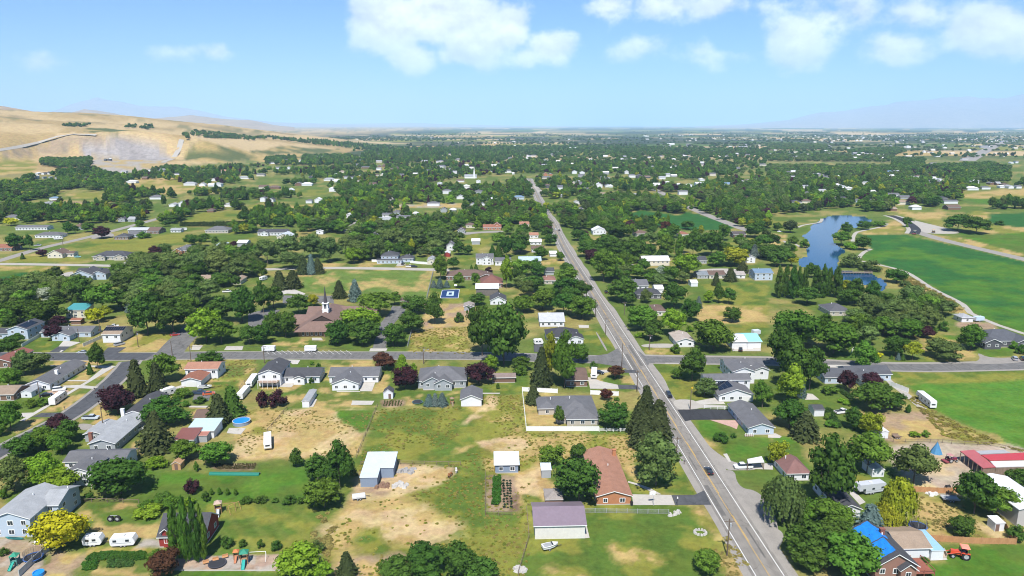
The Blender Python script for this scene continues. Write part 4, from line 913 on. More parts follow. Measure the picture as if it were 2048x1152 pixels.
house('A4',(1728,812),(1796,810),3,2.4,'m',.08,(.6,.6,.58),W_WHITE,'small white garden shed beside the cedar fence corner',cat='shed',name='garden_shed',win=0,door=-.6)
house('A4',(140,425),(315,425),10,2.7,'h',.75,(.185,.10,.09),W_WHITE,'white cottage with steep maroon hip roof behind the willow',lm='maroon-roofed cottage')
house('A4',(540,712),(700,712),16,2.9,'x',.42,R_DARK,W_WHITE,'charcoal-roofed house hidden between the tall poplar and blue spruce',lm='hidden charcoal-roofed house')
house('A4',(790,395),(885,398),6,2.4,'x',.3,(.6,.6,.6),W_WHITE,'white shed half hidden by leafy trees behind the silver trailer',cat='shed',name='shed',win=0)
house('B4',(858,912),(922,914),5.5,2.6,'x',.2,(.62,.63,.65),W_WHITE,'white metal storage shed at the edge of the mown hay patch',cat='shed',name='storage_shed',metal=True,win=0)
house('B4',(350,738),(432,742),5,2.6,'p',.36,R_DARK,W_WHITE,'small white garage with dark roof beside the clipped hedge',cat='garage',name='garage',win=0)
house('B3',(1812,882),(2010,884),21,2.8,'x',.33,R_GREY,W_BLUE,'long pale blue ranch house with grey roof beside the black driveway',lm='pale blue ranch house',deck=(-6,-3,-1.2,.3))
house('B3',(1588,628),(1850,628),15,2.9,'x',.34,R_GREY,W_WHITE,'white gabled house with solar panels and pale drive by the main road',[(-9,9,10,17,5.3,'p',.34)],lm='solar-roofed white house',solar=(0,3,12,3,'l'),garage=(2,6.5))
house('B3',(1688,488),(1862,492),10,5.4,'x',.36,R_GREY,W_WHITE,'two-storey white house with grey gables behind the solar-roofed house',[(-4,12,9.95,18,4.6,'p',.36),(6.5,12.5,5,12,4.2,'x',.4)],lm='two-storey white house')
house('B3',(418,512),(578,512),15,2.8,'p',.3,R_BROWN,W_BROWN,'dark brick house with brown roof by the curved white driveway',lm='brown-roofed brick house')
house('B3',(345,790),(660,796),19,2.8,'h',.42,R_GREY,W_BEIGE,'beige house with large dark grey hip roof inside the white fence',[(-13.5,-7,8,19,2.6,'h',.42),(-4,7.2,-2.2,8,2.7,'h',.44)],lm='beige hip-roofed house')
house('B2',(28,504),(188,512),15,5.4,'x',.38,R_DARK,W_WHITE,'white two-storey wing house with balcony and charcoal roof above the street',[(4.3,19.6,3,13,3.0,'p',.4),(9.5,13.8,1.2,6,2.9,'x',.4)],lm='balcony house',deck=(-4,4,-3.2,2.7))
house('B2',(565,486),(940,480),11,3.0,'p',.36,R_GREY,W_WHITE,'white ranch house with dark grey roof, back gable and patio',[(-7.2,3.4,-8.5,4,2.9,'x',.40)],lm='white ranch house with patio')
house('B2',(1245,527),(1612,520),15,3.3,'h',.45,R_GREY,W_GREY,'grey house with white-trimmed twin back gables and hip roofs',[(-7.6,.1,-1.5,6,3.3,'x',.5),(-2.6,4.2,-2.8,6,3.2,'x',.5)],lm='white-trimmed grey house')
house('B2',(1575,665),(1732,665),10,3.0,'x',.42,R_GREY,W_WHITE,'white detached garage with grey gable roof at the pasture corner',cat='garage',name='garage',win=0,lm='white detached garage')
house('B2',(980,606),(1052,605),4,2.6,'x',.75,R_DARK,W_WHITE,'white playhouse with steep dark roof beside the dug garden rows',cat='playhouse',name='playhouse',win=0,door=.6)
house('B2',(357,672),(410,672),12,2.5,'x',.25,R_LIGHT,W_WHITE,'long white storage shed with grey roof at the straw field edge',cat='shed',name='storage_shed',win=0)
house('B2',(1815,482),(1990,482),3.5,2.2,'m',.12,(.22,.17,.15),W_BROWN,'low brown wooden shed with flat roof beside the dark plum tree',cat='shed',name='wooden_shed',win=0)
# along the cross street and behind it
house('C1',(85,912),(203,926),14,5.3,'x',.36,R_DARK,W_BLUE,'blue-grey two-storey house with solar panels beyond the cross street',[(-12,-3.6,2,11,2.7,'p')],lm='two-storey blue-grey house',solar=(0,1,11,2,'r'))
house('C1',(330,898),(690,905),10,2.8,'p',.33,R_GREY,W_BLUE,'pale blue house with white garage gable beyond the cross street',[(-3.5,5.2,-6,3,2.7,'x',.38)],lm='white-gabled house',win=.8)
house('C1',(797,943),(925,946),13,4.5,'p',.33,R_TAN,W_WHITE,'white split-level house with solar panels and a van parked beside',lm='split-level house with solar panels',solar=(0,-5,5,2,'f'))
house('C1',(505,758),(668,750),9,4.6,'m',.16,(.06,.25,.26),W_CREAM,'cream barn with teal metal roof beside the yellow trees',cat='barn',name='barn',metal=True,win=1,lm='teal-roofed barn')
house('C1',(548,804),(620,804),4,2.4,'p',.36,R_RUST,W_BROWN,'small brown shed in front of the teal-roofed barn',cat='shed',name='shed',win=0)
house('C1',(555,462),(705,470),16,4.0,'x',.4,R_DARK,W_BLUE,'large pale blue house with charcoal gables at the grove edge',[(-9,6,10,20,4.0,'p',.4),(5,15,3,13,4.0,'x',.42)],lm='charcoal-gabled house')
house('C1',(378,290),(470,296),12,3.4,'x',.5,R_BROWN,W_CREAM,'cream cottage with brown gable roof by the gravel street',[(-2,12,5,12,2.8,'p',.4)],lm='cream cottage')
house('C1',(728,304),(970,312),15,3.0,'h',.42,R_DARK,W_BEIGE,'beige ranch house with charcoal roof and long white driveway',[(4,12,-2,8,3,'x',.42),(-10,-3,-2.5,6,3,'x',.42)],lm='long-drive ranch house')
house('C1',(1342,262),(1510,258),14,3.0,'h',.5,R_GREY,W_BRICK,'brick house with steep grey roof above the willow grove',[(-9,-2,-3,6,3,'x',.55),(3,9,-2.5,6,3,'x',.55)],lm='steep-roofed brick house')
house('C1',(283,136),(452,141),12,2.8,'h',.36,R_GREY,W_WHITE,'white house with grey hip roof and camper parked in front',lm='hip-roofed white house')
house('C1',(135,76),(350,81),11,2.8,'p',.3,R_GREY,W_WHITE,'long low white house with grey roof behind a garden hedge',lm='long low white house')
house('C1',(-30,238),(85,242),14,2.8,'p',.33,R_RUST,W_BROWN,'brown house with rust-coloured roof at the village street corner',lm='rust-roofed brown house')
house('C1',(880,152),(985,152),12,2.8,'h',.4,R_DARK,W_BROWN,'brown house with solar-dark hip roof by the plum tree',lm='solar-dark hip-roofed house')
house('C1',(990,132),(1060,135),14,2.8,'p',.36,R_GREY,W_BLUE,'grey house with twin roofs joined to its solar-dark neighbour',lm='twin-roofed grey house')
house('C1',(1002,96),(1140,106),14,3.2,'p',.2,(.45,.46,.47),W_GREY,'grey shop building with pale metal roof by the village street',metal=True,lm='pale-roofed shop',cat='building')
house('C1',(1130,108),(1222,106),16,2.8,'p',.36,R_BROWN,W_BROWN,'brown house with brown roof right behind the pale-roofed shop',lm='brown-roofed house')
house('C1',(1578,102),(1752,102),15,2.9,'h',.42,R_GREY,W_BEIGE,'beige house with broad grey hip roof in the open fields',lm='hip-roofed field house')
house('C1',(1312,96),(1388,96),8,2.6,'p',.33,R_LIGHT,W_WHITE,'small white outbuilding in the fields beside a trailer',cat='shed',name='outbuilding',win=1)
house('C1',(1658,222),(1742,214),8,2.8,'m',.1,(.42,.5,.56),W_BLUE,'small blue-roofed shed in the green field',cat='shed',name='shed',metal=True,win=0)
house('C1',(1822,206),(1898,204),11,3.4,'p',.3,(.62,.63,.64),W_GREY,'grey shed with white roof in the green field',cat='shed',name='shed',metal=True,win=0)
house('C1',(-60,1132),(75,1140),16,2.8,'x',.33,R_RED,W_BROWN,'brown house with dull red roof at the frame edge by the street',lm='dull red-roofed house')
house('C1',(1530,490),(1640,490),12,2.8,'p',.33,R_TAN,W_BEIGE,'tan-roofed house sunk in the willow grove',lm='tan-roofed grove house')
house('C1',(1775,498),(1855,492),12,2.8,'x',.36,R_TAN,W_BEIGE,'beige house beside the yellow tree in the willow grove',lm='beige grove house')
# beyond the church
house('C2',(1112,656),(1196,656),6,2.7,'m',.05,R_BROWN,(.20,.12,.08),'small brown storage building behind the church parking',cat='building',name='storage_building',win=0)
house('C2',(965,327),(1090,331),13,5.5,'h',.45,R_DARK,W_BLUE,'two-storey slate house with dark hip roofs by the gravel road',[(7.5,18,2,13,3,'h',.45),(-9.5,9.5,-3,0,2.6,'m',.15)],lm='slate two-storey house')
house('C2',(1318,342),(1376,346),12,3.4,'x',.5,R_LIGHT,W_CREAM,'cream barn with white roof at the end of a white fence',cat='barn',name='barn',win=1)
house('C2',(1466,228),(1522,242),14,4.0,'x',.75,R_GREY,W_WHITE,'tall white gabled house with steep grey roof above a red barn',lm='steep white gabled house')
house('C2',(1446,282),(1490,284),9,2.8,'x',.5,(.5,.5,.5),W_RED,'small red barn with pale roof below the steep gabled house',cat='barn',name='barn',win=0)
house('C2',(1692,342),(1822,346),11,5.4,'p',.42,R_GREY,W_WHITE,'white two-storey farmhouse with front gable and porch',[(-2,5,-1.6,5,5.2,'x',.5),(8,20,-3,7,3.2,'p',.4)],lm='white two-storey farmhouse',garage=(3,7))
house('C2',(1465,457),(1775,468),16,2.9,'h',.36,R_BROWN,W_BROWN,'long brown house with brown hip roof behind the blue court',[(9,18,-3,8,3,'x',.4)],lm='long brown house')
house('C2',(1728,520),(1892,524),16,3.0,'h',.6,(.16,.075,.06),W_BROWN,'house with steep reddish pyramid roof behind the plank barn',lm='pyramid-roofed house')
house('C2',(1691,582),(1861,582),12,4.8,'p',.30,(.66,.66,.66),W_DARK,'weathered grey plank barn with bright white metal roof',cat='barn',name='plank_barn',metal=True,win=0,wmat=PLANK,lm='white-roofed plank barn',foundation=False)
house('C2',(1800,652),(1920,652),12,2.8,'x',.5,R_DARK,W_WHITE,'white cottage with dark gable roof beside the big cottonwoods',lm='dark-gabled cottage')
house('C2',(1598,702),(1672,694),8,2.6,'x',.35,(.25,.22,.2),W_GREY,'weathered grey shed on the bare dirt lot',cat='shed',name='shed',win=0)
house('C2',(1658,188),(1719,190),8,3.2,'p',.4,(.62,.66,.68),W_GREY,'grey shed with white metal roof in the strip of pasture',cat='shed',name='shed',metal=True,win=0)
house('C2',(18,118),(232,121),13,3.0,'p',.38,R_DARK,W_WHITE,'white farmhouse with charcoal roof and front gable by the grove',[(-10,-3,-3,6,3,'x',.45)],lm='white farmhouse')
house('C2',(160,152),(268,150),16,3.2,'x',.36,(.5,.53,.56),W_CREAM,'barn with pale grey metal roof in front of a white farmhouse',cat='barn',name='barn',metal=True,win=0)
house('C2',(465,110),(515,112),14,3.4,'x',.3,(.6,.6,.6),W_WHITE,'white-roofed building between dark trees behind the willow row',lm='white-roofed building',cat='building')
house('C2',(888,142),(945,142),12,3.5,'x',.8,R_DARK,W_DARK,'dark steep-roofed house sunk in the willow grove',lm='dark steep-roofed house')
house('C2',(1548,102),(1605,104),10,3,'x',.5,(.11,.085,.10),W_GREY,'house with dark mauve roof at the end of the grove',lm='mauve-roofed house')
house('C2',(1612,62),(1682,62),12,2.8,'h',.4,R_BROWN,W_CREAM,'cream house with brown hip roof among village trees',lm='cream hip-roofed house')
house('C2',(1745,78),(1882,78),12,2.9,'p',.36,R_RUST,W_BRICK,'brick house with rust-coloured roof and white-sided upper gable',[(2,8,3,9,5,'x',.7)],lm='rust-roofed brick house')
# right and left of the main road, middle distance
for a in [((135,138),(202,140),10,2.8,'p',R_SALMON,W_WHITE,'white bungalow with salmon roof on the main road verge'),((60,52),(131,54),11,2.8,'p',R_SALMON,W_CREAM,'cream bungalow with salmon roof among trees near the main road'),
          ((138,190),(226,193),10,2.8,'p',(.55,.56,.57),W_WHITE,'white bungalow with white roof beside the main road'),((150,246),(248,252),11,2.8,'p',R_BROWN,W_WHITE,'white bungalow with brown roof beside the main road'),
          ((55,348),(222,344),11,3.6,'p',(.33,.41,.47),W_WHITE,'white house with pale blue roof and white front gable'),((290,282),(342,282),8,2.6,'p',(.58,.58,.58),W_WHITE,'little white garage between two bungalows by the main road'),
          ((250,422),(322,424),10,2.6,'p',R_DARK,W_GREY,'grey garage with dark roof behind dense roadside trees'),((248,492),(335,494),13,2.7,'h',(.22,.115,.09),W_BEIGE,'beige house with pinkish brown hip roof in dense trees'),
          ((215,820),(402,822),15,3.0,'p',(.40,.41,.42),W_WHITE,'white house with light grey roof and rear deck above its dark neighbour'),((622,115),(722,112),12,4.0,'x',(.55,.56,.57),W_WHITE,'white gabled house with pale roof across the main road'),
          ((943,127),(1048,127),14,2.8,'h',R_BROWN,W_CREAM,'cream house with brown hip roof among trees right of the road'),((1283,132),(1355,132),13,2.8,'h',R_RUST,W_CREAM,'cream house with rust hip roof below the crop field'),
          ((1698,138),(1798,140),11,3.6,'p',(.085,.072,.075),W_BROWN,'dark brown barn-like house above the mown paddock'),((1000,350),(1212,354),13,4.2,'p',(.60,.60,.59),W_CREAM,'long cream metal building with white roof right of the road'),
          ((1383,338),(1492,334),12,2.7,'p',R_DARK,W_GREY,'grey house with dark roof beside a yellow-green tree'),((1803,332),(1867,332),12,4.6,'x',R_GREY,W_WHITE,'tall white house with grey roof beside dark spruces'),
          ((1863,464),(2000,464),11,5.2,'p',R_BLUE,W_BLUE,'large blue two-storey house with blue roof near the pond'),((925,540),(1045,536),14,3.0,'p',R_GREY,W_WHITE,'white house with grey roof and upper dormer behind roadside trees'),
          ((958,604),(1152,612),14,2.9,'h',R_DARK,W_DARK,'charcoal house with dark hip roof behind roadside trees'),((1090,735),(1185,742),14,2.9,'h',R_BROWN,W_CREAM,'cream house with brown hip roof nearest the tall roadside trees'),
          ((1422,450),(1508,452),10,2.7,'p',(.16,.18,.2),W_GREY,'small grey house with slate roof in the garden row'),((1512,450),(1640,452),11,2.7,'p',R_BROWN,W_CREAM,'low cream house with brown roof in the garden row'),
          ((1722,450),(1790,450),9,2.7,'p',(.3,.27,.25),W_WHITE,'white house with taupe roof in the garden row'),((1372,510),(1428,512),7,2.6,'p',(.55,.58,.56),W_WHITE,'small white shed at the edge of the open paddock'),
          ((1100,562),(1162,562),9,2.7,'p',(.55,.55,.55),W_WHITE,'white-roofed garage between two dark-roofed houses')]:
    A, B, d, h, ty, rc, wc, lab = a
    sh = 'garage' if 'garage' in lab else 'shed' if 'shed' in lab else 'building' if 'building' in lab else 'house'
    house('C3', A, B, d, h, ty, .36 if ty != 'x' else .5, rc, wc, lab, win=(0 if sh in ('shed', 'garage') else 1), name=sh, cat=sh, lm=None)
house('B3',(268,176),(522,184),13,3.3,'h',.46,(.05,.051,.058),W_WHITE,'white house with black hip roofs beside the main road junction',[(2,9.5,-2.5,5,3,'x',.4)],lm='black-roofed white house')
house('B3',(1258,206),(1402,212),14,3.0,'x',.34,(.36,.31,.27),W_WHITE,'white house with beige roof and curved garden wall by the junction',lm='beige-roofed house')
house('B3',(1688,222),(1800,222),13,3.6,'p',.25,(.62,.63,.64),W_WHITE,'white workshop with white roof and two grey garage doors',cat='workshop',name='workshop',metal=True,win=0,garage=(-2.5,7),lm='white twin-door workshop')
house('B3',(1803,221),(1908,216),14,3.4,'p',.25,(.25,.58,.60),W_WHITE,'white shed with turquoise roof joined to the white workshop',cat='shed',name='shed',metal=True,win=0)
house('B4',(428,486),(648,494),11,2.9,'p',.36,(.082,.085,.095),W_BLUE,'blue-grey house with slate roofs screened by two plum trees',[(8,15,-3.5,8,2.9,'x',.42),(6,24,3,13,2.9,'p',.4)],lm='slate-roofed house')
house('B4',(1680,212),(2010,206),16,3.3,'h',.42,(.078,.082,.094),W_DARK,'slate grey house with white-trimmed gables by the right-hand street',[(-14,-6,-3,6,3.3,'x',.45),(2,11,-3,6,3.3,'x',.45)],lm='white-trimmed slate house')
house('C4',(470,735),(640,738),14,2.9,'h',.45,(.085,.085,.095),W_BEIGE,'house with dark slate hip roof hidden among pond-side trees',lm='hidden slate-roofed house')
house('C4',(1482,785),(1576,787),7,2.7,'h',.4,(.3,.31,.33),W_WHITE,'small white shed with grey roof beside the field path',cat='shed',name='shed',win=1)

house('B1',(-45,622),(112,618),10,2.6,'p',.33,R_TAN,W_BROWN,'brown house with tan roof at the frame edge behind leafy trees',lm='tan-roofed edge house')
# blue tarps on the brick house
def tarps():
    q = TW[0]; xm = (q[0]+q[1])/2; w2 = (q[1]-q[0])/2
    bm_ = mat('blue_tarp', (0.015, 0.19, 0.62), 0.55, 0.22, 0.8, fine=5, bump=0.5)
    for (u0, u1, y0, y1, sgn) in ((-.25, 3.6, 1.2, 6.6, -1), (-.25, 5.0, 6.9, 13.9, -1), (-.1, 2.2, 7.5, 12.5, 1), (3.3, 5.3, 1.6, 5.5, -1)):
        mb = MB(); n = 8; g = []
        for i in range(n+1):
            for j in range(n+1):
                u = u0+(u1-u0)*i/n; y = y0+(y1-y0)*j/n
                z = q[4]+(w2-abs(max(u, 0)))*q[6]+.27+.05*math.sin(i*2.1+j*1.3)+.03*math.sin(j*3.7)
                g.append((xm+sgn*max(u, 0), y, z))
        mb.add(g, [(i*(n+1)+j, i*(n+1)+j+1, (i+1)*(n+1)+j+1, (i+1)*(n+1)+j) for i in range(n) for j in range(n)])
        o = mb.build('blue_tarp', bm_, tarp_house)
    mb = MB(); x1 = q[1]; mb.box(x1+.1, x1+5.2, 1.0, 7.0, 1.15, 1.35); mb.build('deck', mat('red_deck', (.25, .09, .06)), tarp_house)
    for yy in (1.05, 4.0, 6.9):
        for xx in (x1+.2, x1+2.6, x1+5.1):
            mb = MB(); mb.box(xx-.06, xx+.06, yy-.06, yy+.06, 0, 2.2); mb.build('deck_post', mat('red_deck', (.25, .09, .06)), tarp_house)
    mb = MB(); mb.box(x1+.1, x1+5.2, .98, 1.08, 2.1, 2.22); mb.box(x1+5.1, x1+5.22, 1.08, 7.0, 2.1, 2.22); mb.build('railing', mat('red_deck', (.25, .09, .06)), tarp_house)
tarps()

# the church
def church():
    a = PT('C2', 298, 902); b = PT('C2', 690, 902); c = (a+b)/2; w = (b-a).length
    rt = thing('church', 'brown-roofed church with a white steeple base and slender dark spire', 'church', (c.x, c.y, 0), -GRID_ANG)
    wm = mat('tan_brick', (.24, .15, .10), .9, .15, 1.2, fine=8); rm = shingle((.17, .112, .092)); dm = mat('brown_trim', (.10, .065, .05))
    L = 44.0; h = 3.2; half = w/2; pk = 9.8
    mb = MB(); mb.box(-half+1.6, half-1.6, 1.6, L, 0, h+.4); mb.box(-half-4.5, -half+2, 14, 28, 0, h); mb.box(half-2, half+11, 24, 42, 0, h); mb.build('wall', wm, rt)
    # dutch-gable main roof
    g = 6.5; zg = h+(pk-h)*.62; gw = half*.40
    m2 = MB(); e = h-.25
    vs = [(-half-.6,-.3,e),(half+.6,-.3,e),(half+.6,L+.6,e),(-half-.6,L+.6,e),(-gw,g,zg),(gw,g,zg),(0,g-.9,pk),(0,L-12,pk),(0,g-.9,pk)]
    m2.add(vs, [(0,1,5,4),(1,2,7,6,5),(2,3,7),(3,0,4,6,7)], 0); m2.add(vs, [(0,3,2,1)], 1)
    m2.add([(-gw-.4,g-1.0,zg-.15),(gw+.4,g-1.0,zg-.15),(0,g-1.0,pk+.08),(-gw-.4,g,zg-.15),(gw+.4,g,zg-.15),(0,g+1,pk+.08)], [(0,3,5,2),(1,2,5,4)], 0)
    rf = m2.build('roof', [rm, dm], rt)
    m3 = MB(); m3.add([(-gw+.2,g-.7,zg-.1),(gw-.2,g-.7,zg-.1),(0,g-.7,pk-.25)], [(0,1,2)]); m3.build('gable_louver', mat('dark_louver', (.05, .035, .03)), rf)
    m2 = MB(); roof_mesh(m2, -half-4.5, half, 14, 28, h, 'p', .45, .6); m2.build('roof', [rm, dm], rt)
    m2 = MB(); roof_mesh(m2, -half, half+11, 24, 42, h, 'p', .5, .6); m2.build('roof', [rm, dm], rt)
    # steeple
    y = 15.5; mb = MB(); mb.box(-1.5, 1.5, y-1.5, y+1.5, pk-1.0, pk+1.1); mb.box(-1.7, 1.7, y-1.7, y+1.7, pk+1.1, pk+1.35)
    for sx in (-1.05, 1.05):
        for sy in (-1.05, 1.05): mb.box(sx-.32, sx+.32, y+sy-.32, y+sy+.32, pk+1.35, pk+4.1)
    mb.box(-1.65, 1.65, y-1.65, y+1.65, pk+4.1, pk+4.5); st = mb.build('steeple', TRIM, rt)
    mb = MB(); mb.box(-.75, .75, y-.75, y+.75, pk+1.36, pk+4.09); mb.build('louver', mat('grey_louver', (.12, .12, .13)), st)
    mb = MB(); mb.cyl((0, y, pk+4.5), (0, y, pk+13.2), 1.05, .06, 8); mb.build('spire', mat('spire_metal', (.07, .06, .065), .5), st)
    for i in range(5): window(rt, -half+4+i*2.2, 1.6, 1.7, 'f', 1.0, 1.8)
    for i in range(3): place('door', shared('door', mat('brown_door', (.08, .05, .04)), door_mesh), rt, 5+i*1.3, 1.6, 0, 'f', 1.2, 1.15)
    for i in range(4):
        mb = MB(); mb.box(2.0+i*3-.2, 2.0+i*3+.2, .2, .6, 0, 3.1); mb.build('porch_post', wm, rt)
    HOUSES.append((rt, c, 'brown-roofed church', w, L))
church()

# red-roofed horse shelters: slabs whose roof corners are given by pixel at roof height
def shelter(t, corners, z, rgb, label, posts=6, back=True):
    Q = [PT(t, x, y, z) for x, y in corners]; c = sum(Q, Vector())/4; c.z = 0
    rt = thing('carport' if 'carport' in label else 'horse_shelter', label, 'shelter', c, 0, None if 'carport' in label else 'horse shelters in the dirt yard')
    L_ = [q-c for q in Q]; mb = MB(); up = Vector((0, 0, .12))
    mb.add([p-up for p in L_]+[p+up for p in L_], [(4,5,6,7),(3,2,1,0),(0,1,5,4),(1,2,6,5),(2,3,7,6),(3,0,4,7)])
    mb.build('roof', ribbed('red_sheet', rgb, .5, .9, 0), rt)
    for k in range(posts):
        for e in ((0, 1), (3, 2)):
            p = L_[e[0]].lerp(L_[e[1]], (k+.25)/(posts-.5)); m2 = MB(); m2.box(p.x-.1, p.x+.1, p.y-.1, p.y+.1, 0, z-.12); m2.build('post', WOOD, rt)
    if back:
        m2 = MB(); p, q = L_[1]*.97, L_[2]*.97; m2.add([(p.x,p.y,0),(q.x,q.y,0),(q.x,q.y,z-.13),(p.x,p.y,z-.13),(p.x+.1,p.y+.1,0),(q.x+.1,q.y+.1,0),(q.x+.1,q.y+.1,z-.13),(p.x+.1,p.y+.1,z-.13)], [(0,1,2,3),(4,7,6,5),(0,4,5,1),(3,2,6,7),(1,5,6,2),(0,3,7,4)]); m2.build('wall', WOOD, rt)
    HOUSES.append((rt, c, 'white carport' if 'carport' in label else 'red-roofed horse shelter', 12, 6))
shelter('A3', [(1795,262),(1800,292),(1925,285),(1905,240)], 2.6, (.60,.60,.60), 'white-roofed open carport behind the white pickup', 3, False)
shelter('A4', [(1465,200),(1640,330),(1738,322),(1572,190)], 3.0, (.38,.10,.10), 'long faded red roof of an open horse shelter along the yard')
shelter('A4', [(1625,230),(1690,270),(2050,262),(1960,212)], 3.25, (.42,.045,.055), 'bright red metal roof of the horse shelter behind the white one')
shelter('A4', [(1692,275),(1735,322),(2100,312),(2060,265)], 2.8, (.58,.57,.57), 'white metal roof of the open horse shelter in the dirt yard')
shelter('A4', [(1580,200),(1620,224),(1850,214),(1800,190)], 2.6, (.33,.33,.34), 'grey metal roof of the low shelter behind the red ones')

# far houses: (tile, x0, y0, x1, y1 of what shows, roof, wall)
FAR = '''D1 260 560 400 612 W W;D1 255 612 455 645 W G;D1 970 630 1045 678 W W;D1 380 770 450 808 B W;D1 305 825 440 852 L G;D1 790 485 855 508 K D;D1 1290 822 1440 858 L W;D1 1700 575 1740 602 S W;D1 1830 610 1910 645 L W;D1 1620 625 1660 662 G W;D1 1150 770 1240 802 G W;D1 1410 670 1500 697 L W;D1 1520 680 1660 702 L W;D1 900 885 1050 975 K G;D1 1720 822 1780 858 L W;D1 1590 865 1640 902 N N;D1 620 625 680 655 G W;D1 40 925 150 960 G W;D1 560 985 640 1035 N G;D1 1640 685 1700 705 L W;D1 1090 630 1130 650 N N;D1 1130 560 1165 590 G W
D2 230 540 310 575 L W;D2 300 655 350 697 G N;D2 350 665 430 697 W W;D2 25 778 145 822 G W;D2 375 772 510 832 G W;D2 235 715 285 748 W W;D2 520 625 600 660 L W;D2 670 610 760 642 G W;D2 790 615 830 637 L W;D2 870 660 930 700 N W;D2 560 715 620 742 W W;D2 1315 808 1410 852 G W;D2 1410 862 1550 902 K G;D2 1630 812 1780 862 G W;D2 1770 785 1850 818 W W;D2 1540 765 1600 800 L W;D2 1590 690 1640 722 W W;D2 1430 725 1500 760 G W;D2 1050 872 1110 922 G B;D2 1205 895 1245 932 W C;D2 930 945 1040 992 L B;D2 1080 945 1190 977 G W;D2 970 925 1045 955 G W;D2 1690 655 1725 677 W W;D2 910 600 990 625 N C;D2 810 545 870 565 G N;D2 930 530 1000 555 G N;D2 1030 555 1100 575 N N;D2 640 575 680 605 C C;D2 600 640 640 670 W W;D2 1540 640 1600 670 N W;D2 1680 735 1740 765 G G;D2 1600 515 1640 545 W W;D2 1790 550 1815 600 W W;D2 1640 540 1670 570 W W;D2 1850 515 1880 535 W W;D2 1390 670 1430 700 W W;D2 100 690 180 722 N N;D2 20 700 90 720 N C;D2 690 905 730 945 W W;D2 405 600 430 640 K D;D2 780 640 850 670 N C;D2 140 545 190 570 G W
D3 520 545 560 605 W W;D3 680 607 765 652 L W;D3 865 577 905 607 W W;D3 450 642 540 682 E C;D3 640 672 775 712 W W;D3 590 657 625 702 C C;D3 940 715 1005 792 L W;D3 950 612 1075 640 K D;D3 1130 617 1180 647 L W;D3 1070 662 1140 702 W W;D3 1340 662 1390 707 W W;D3 1410 657 1475 702 W W;D3 1625 657 1690 707 B W;D3 1745 632 1840 672 G W;D3 1280 732 1350 767 G W;D3 1760 772 1840 812 N D;D3 1105 762 1170 802 K G;D3 545 702 600 742 G W;D3 350 692 390 732 G W;D3 370 747 390 785 W W;D3 10 777 95 802 B B;D3 575 462 620 502 W W;D3 830 477 910 507 W W;D3 685 377 735 407 W W;D3 240 562 320 622 R R;D3 655 758 740 778 C C;D3 480 800 520 840 L W;D3 500 860 560 900 G D;D3 0 575 20 610 W W;D3 330 490 370 515 W W;D3 240 490 300 515 L W;D3 100 470 130 500 W W;D3 1270 665 1300 700 W W;D3 1180 650 1215 685 W W;D3 1440 640 1480 660 W W;D3 700 450 735 475 W W;D3 900 530 920 550 W W;D3 1230 480 1260 500 W W;D3 1310 455 1350 475 W W;D3 460 585 500 605 G W;D3 1860 645 1900 665 W W;D3 240 670 290 715 N D;D3 745 680 775 710 W W
D4 250 682 315 717 L W;D4 380 692 450 752 L W;D4 520 662 560 702 W W;D4 500 772 600 812 K D;D4 720 657 790 687 L W;D4 910 727 1010 782 G W;D4 1015 735 1095 800 G G;D4 1085 602 1180 637 W W;D4 1255 622 1350 662 W W;D4 1295 772 1380 812 K D;D4 1350 785 1460 835 G W;D4 1105 832 1180 882 W W;D4 1380 852 1480 882 N N;D4 1530 657 1630 682 L W;D4 1530 702 1620 732 W W;D4 1840 692 1960 720 L W;D4 1280 642 1330 682 G G;D4 180 812 260 852 K W;D4 260 792 340 832 N C;D4 760 732 830 762 W W;D4 660 792 720 825 G B;D4 990 810 1090 842 C C;D4 900 572 955 602 B B;D4 460 532 510 562 W W;D4 525 602 550 645 W W;D4 770 795 815 825 L W;D4 530 690 600 725 L W;D4 600 702 660 730 W W;D4 1640 690 1710 725 G W;D4 1700 640 1800 690 G N;D4 1190 430 1280 445 W W;D4 720 438 810 455 W W;D4 1800 660 1850 700 N N;D4 940 860 990 890 C N;D4 280 740 330 770 G W;D4 330 600 420 622 C C;D4 1490 480 1540 495 N W;D4 1860 505 1930 525 W W;D4 1780 695 1830 715 W W'''
RC = {'W': (.55,.56,.57), 'G': R_GREY, 'K': R_DARK, 'L': R_LIGHT, 'B': R_BLUE, 'N': R_BROWN, 'S': R_SALMON, 'R': R_RUST, 'C': R_TAN, 'E': (.12,.2,.16), 'D': R_DARK}
WC = {'W': W_WHITE, 'G': W_GREY, 'B': W_BLUE, 'D': W_DARK, 'N': W_BROWN, 'C': W_CREAM, 'R': W_BRICK}
RN = {'W': 'white', 'G': 'grey', 'K': 'dark', 'L': 'light grey', 'B': 'blue', 'N': 'brown', 'S': 'salmon', 'R': 'rust', 'C': 'tan', 'E': 'green'}
WN = {'W': 'white', 'G': 'grey', 'B': 'pale blue', 'D': 'dark', 'N': 'brown', 'C': 'cream', 'R': 'brick'}
AUTOLABEL = []
rng = random.Random(5)
FARXY = []
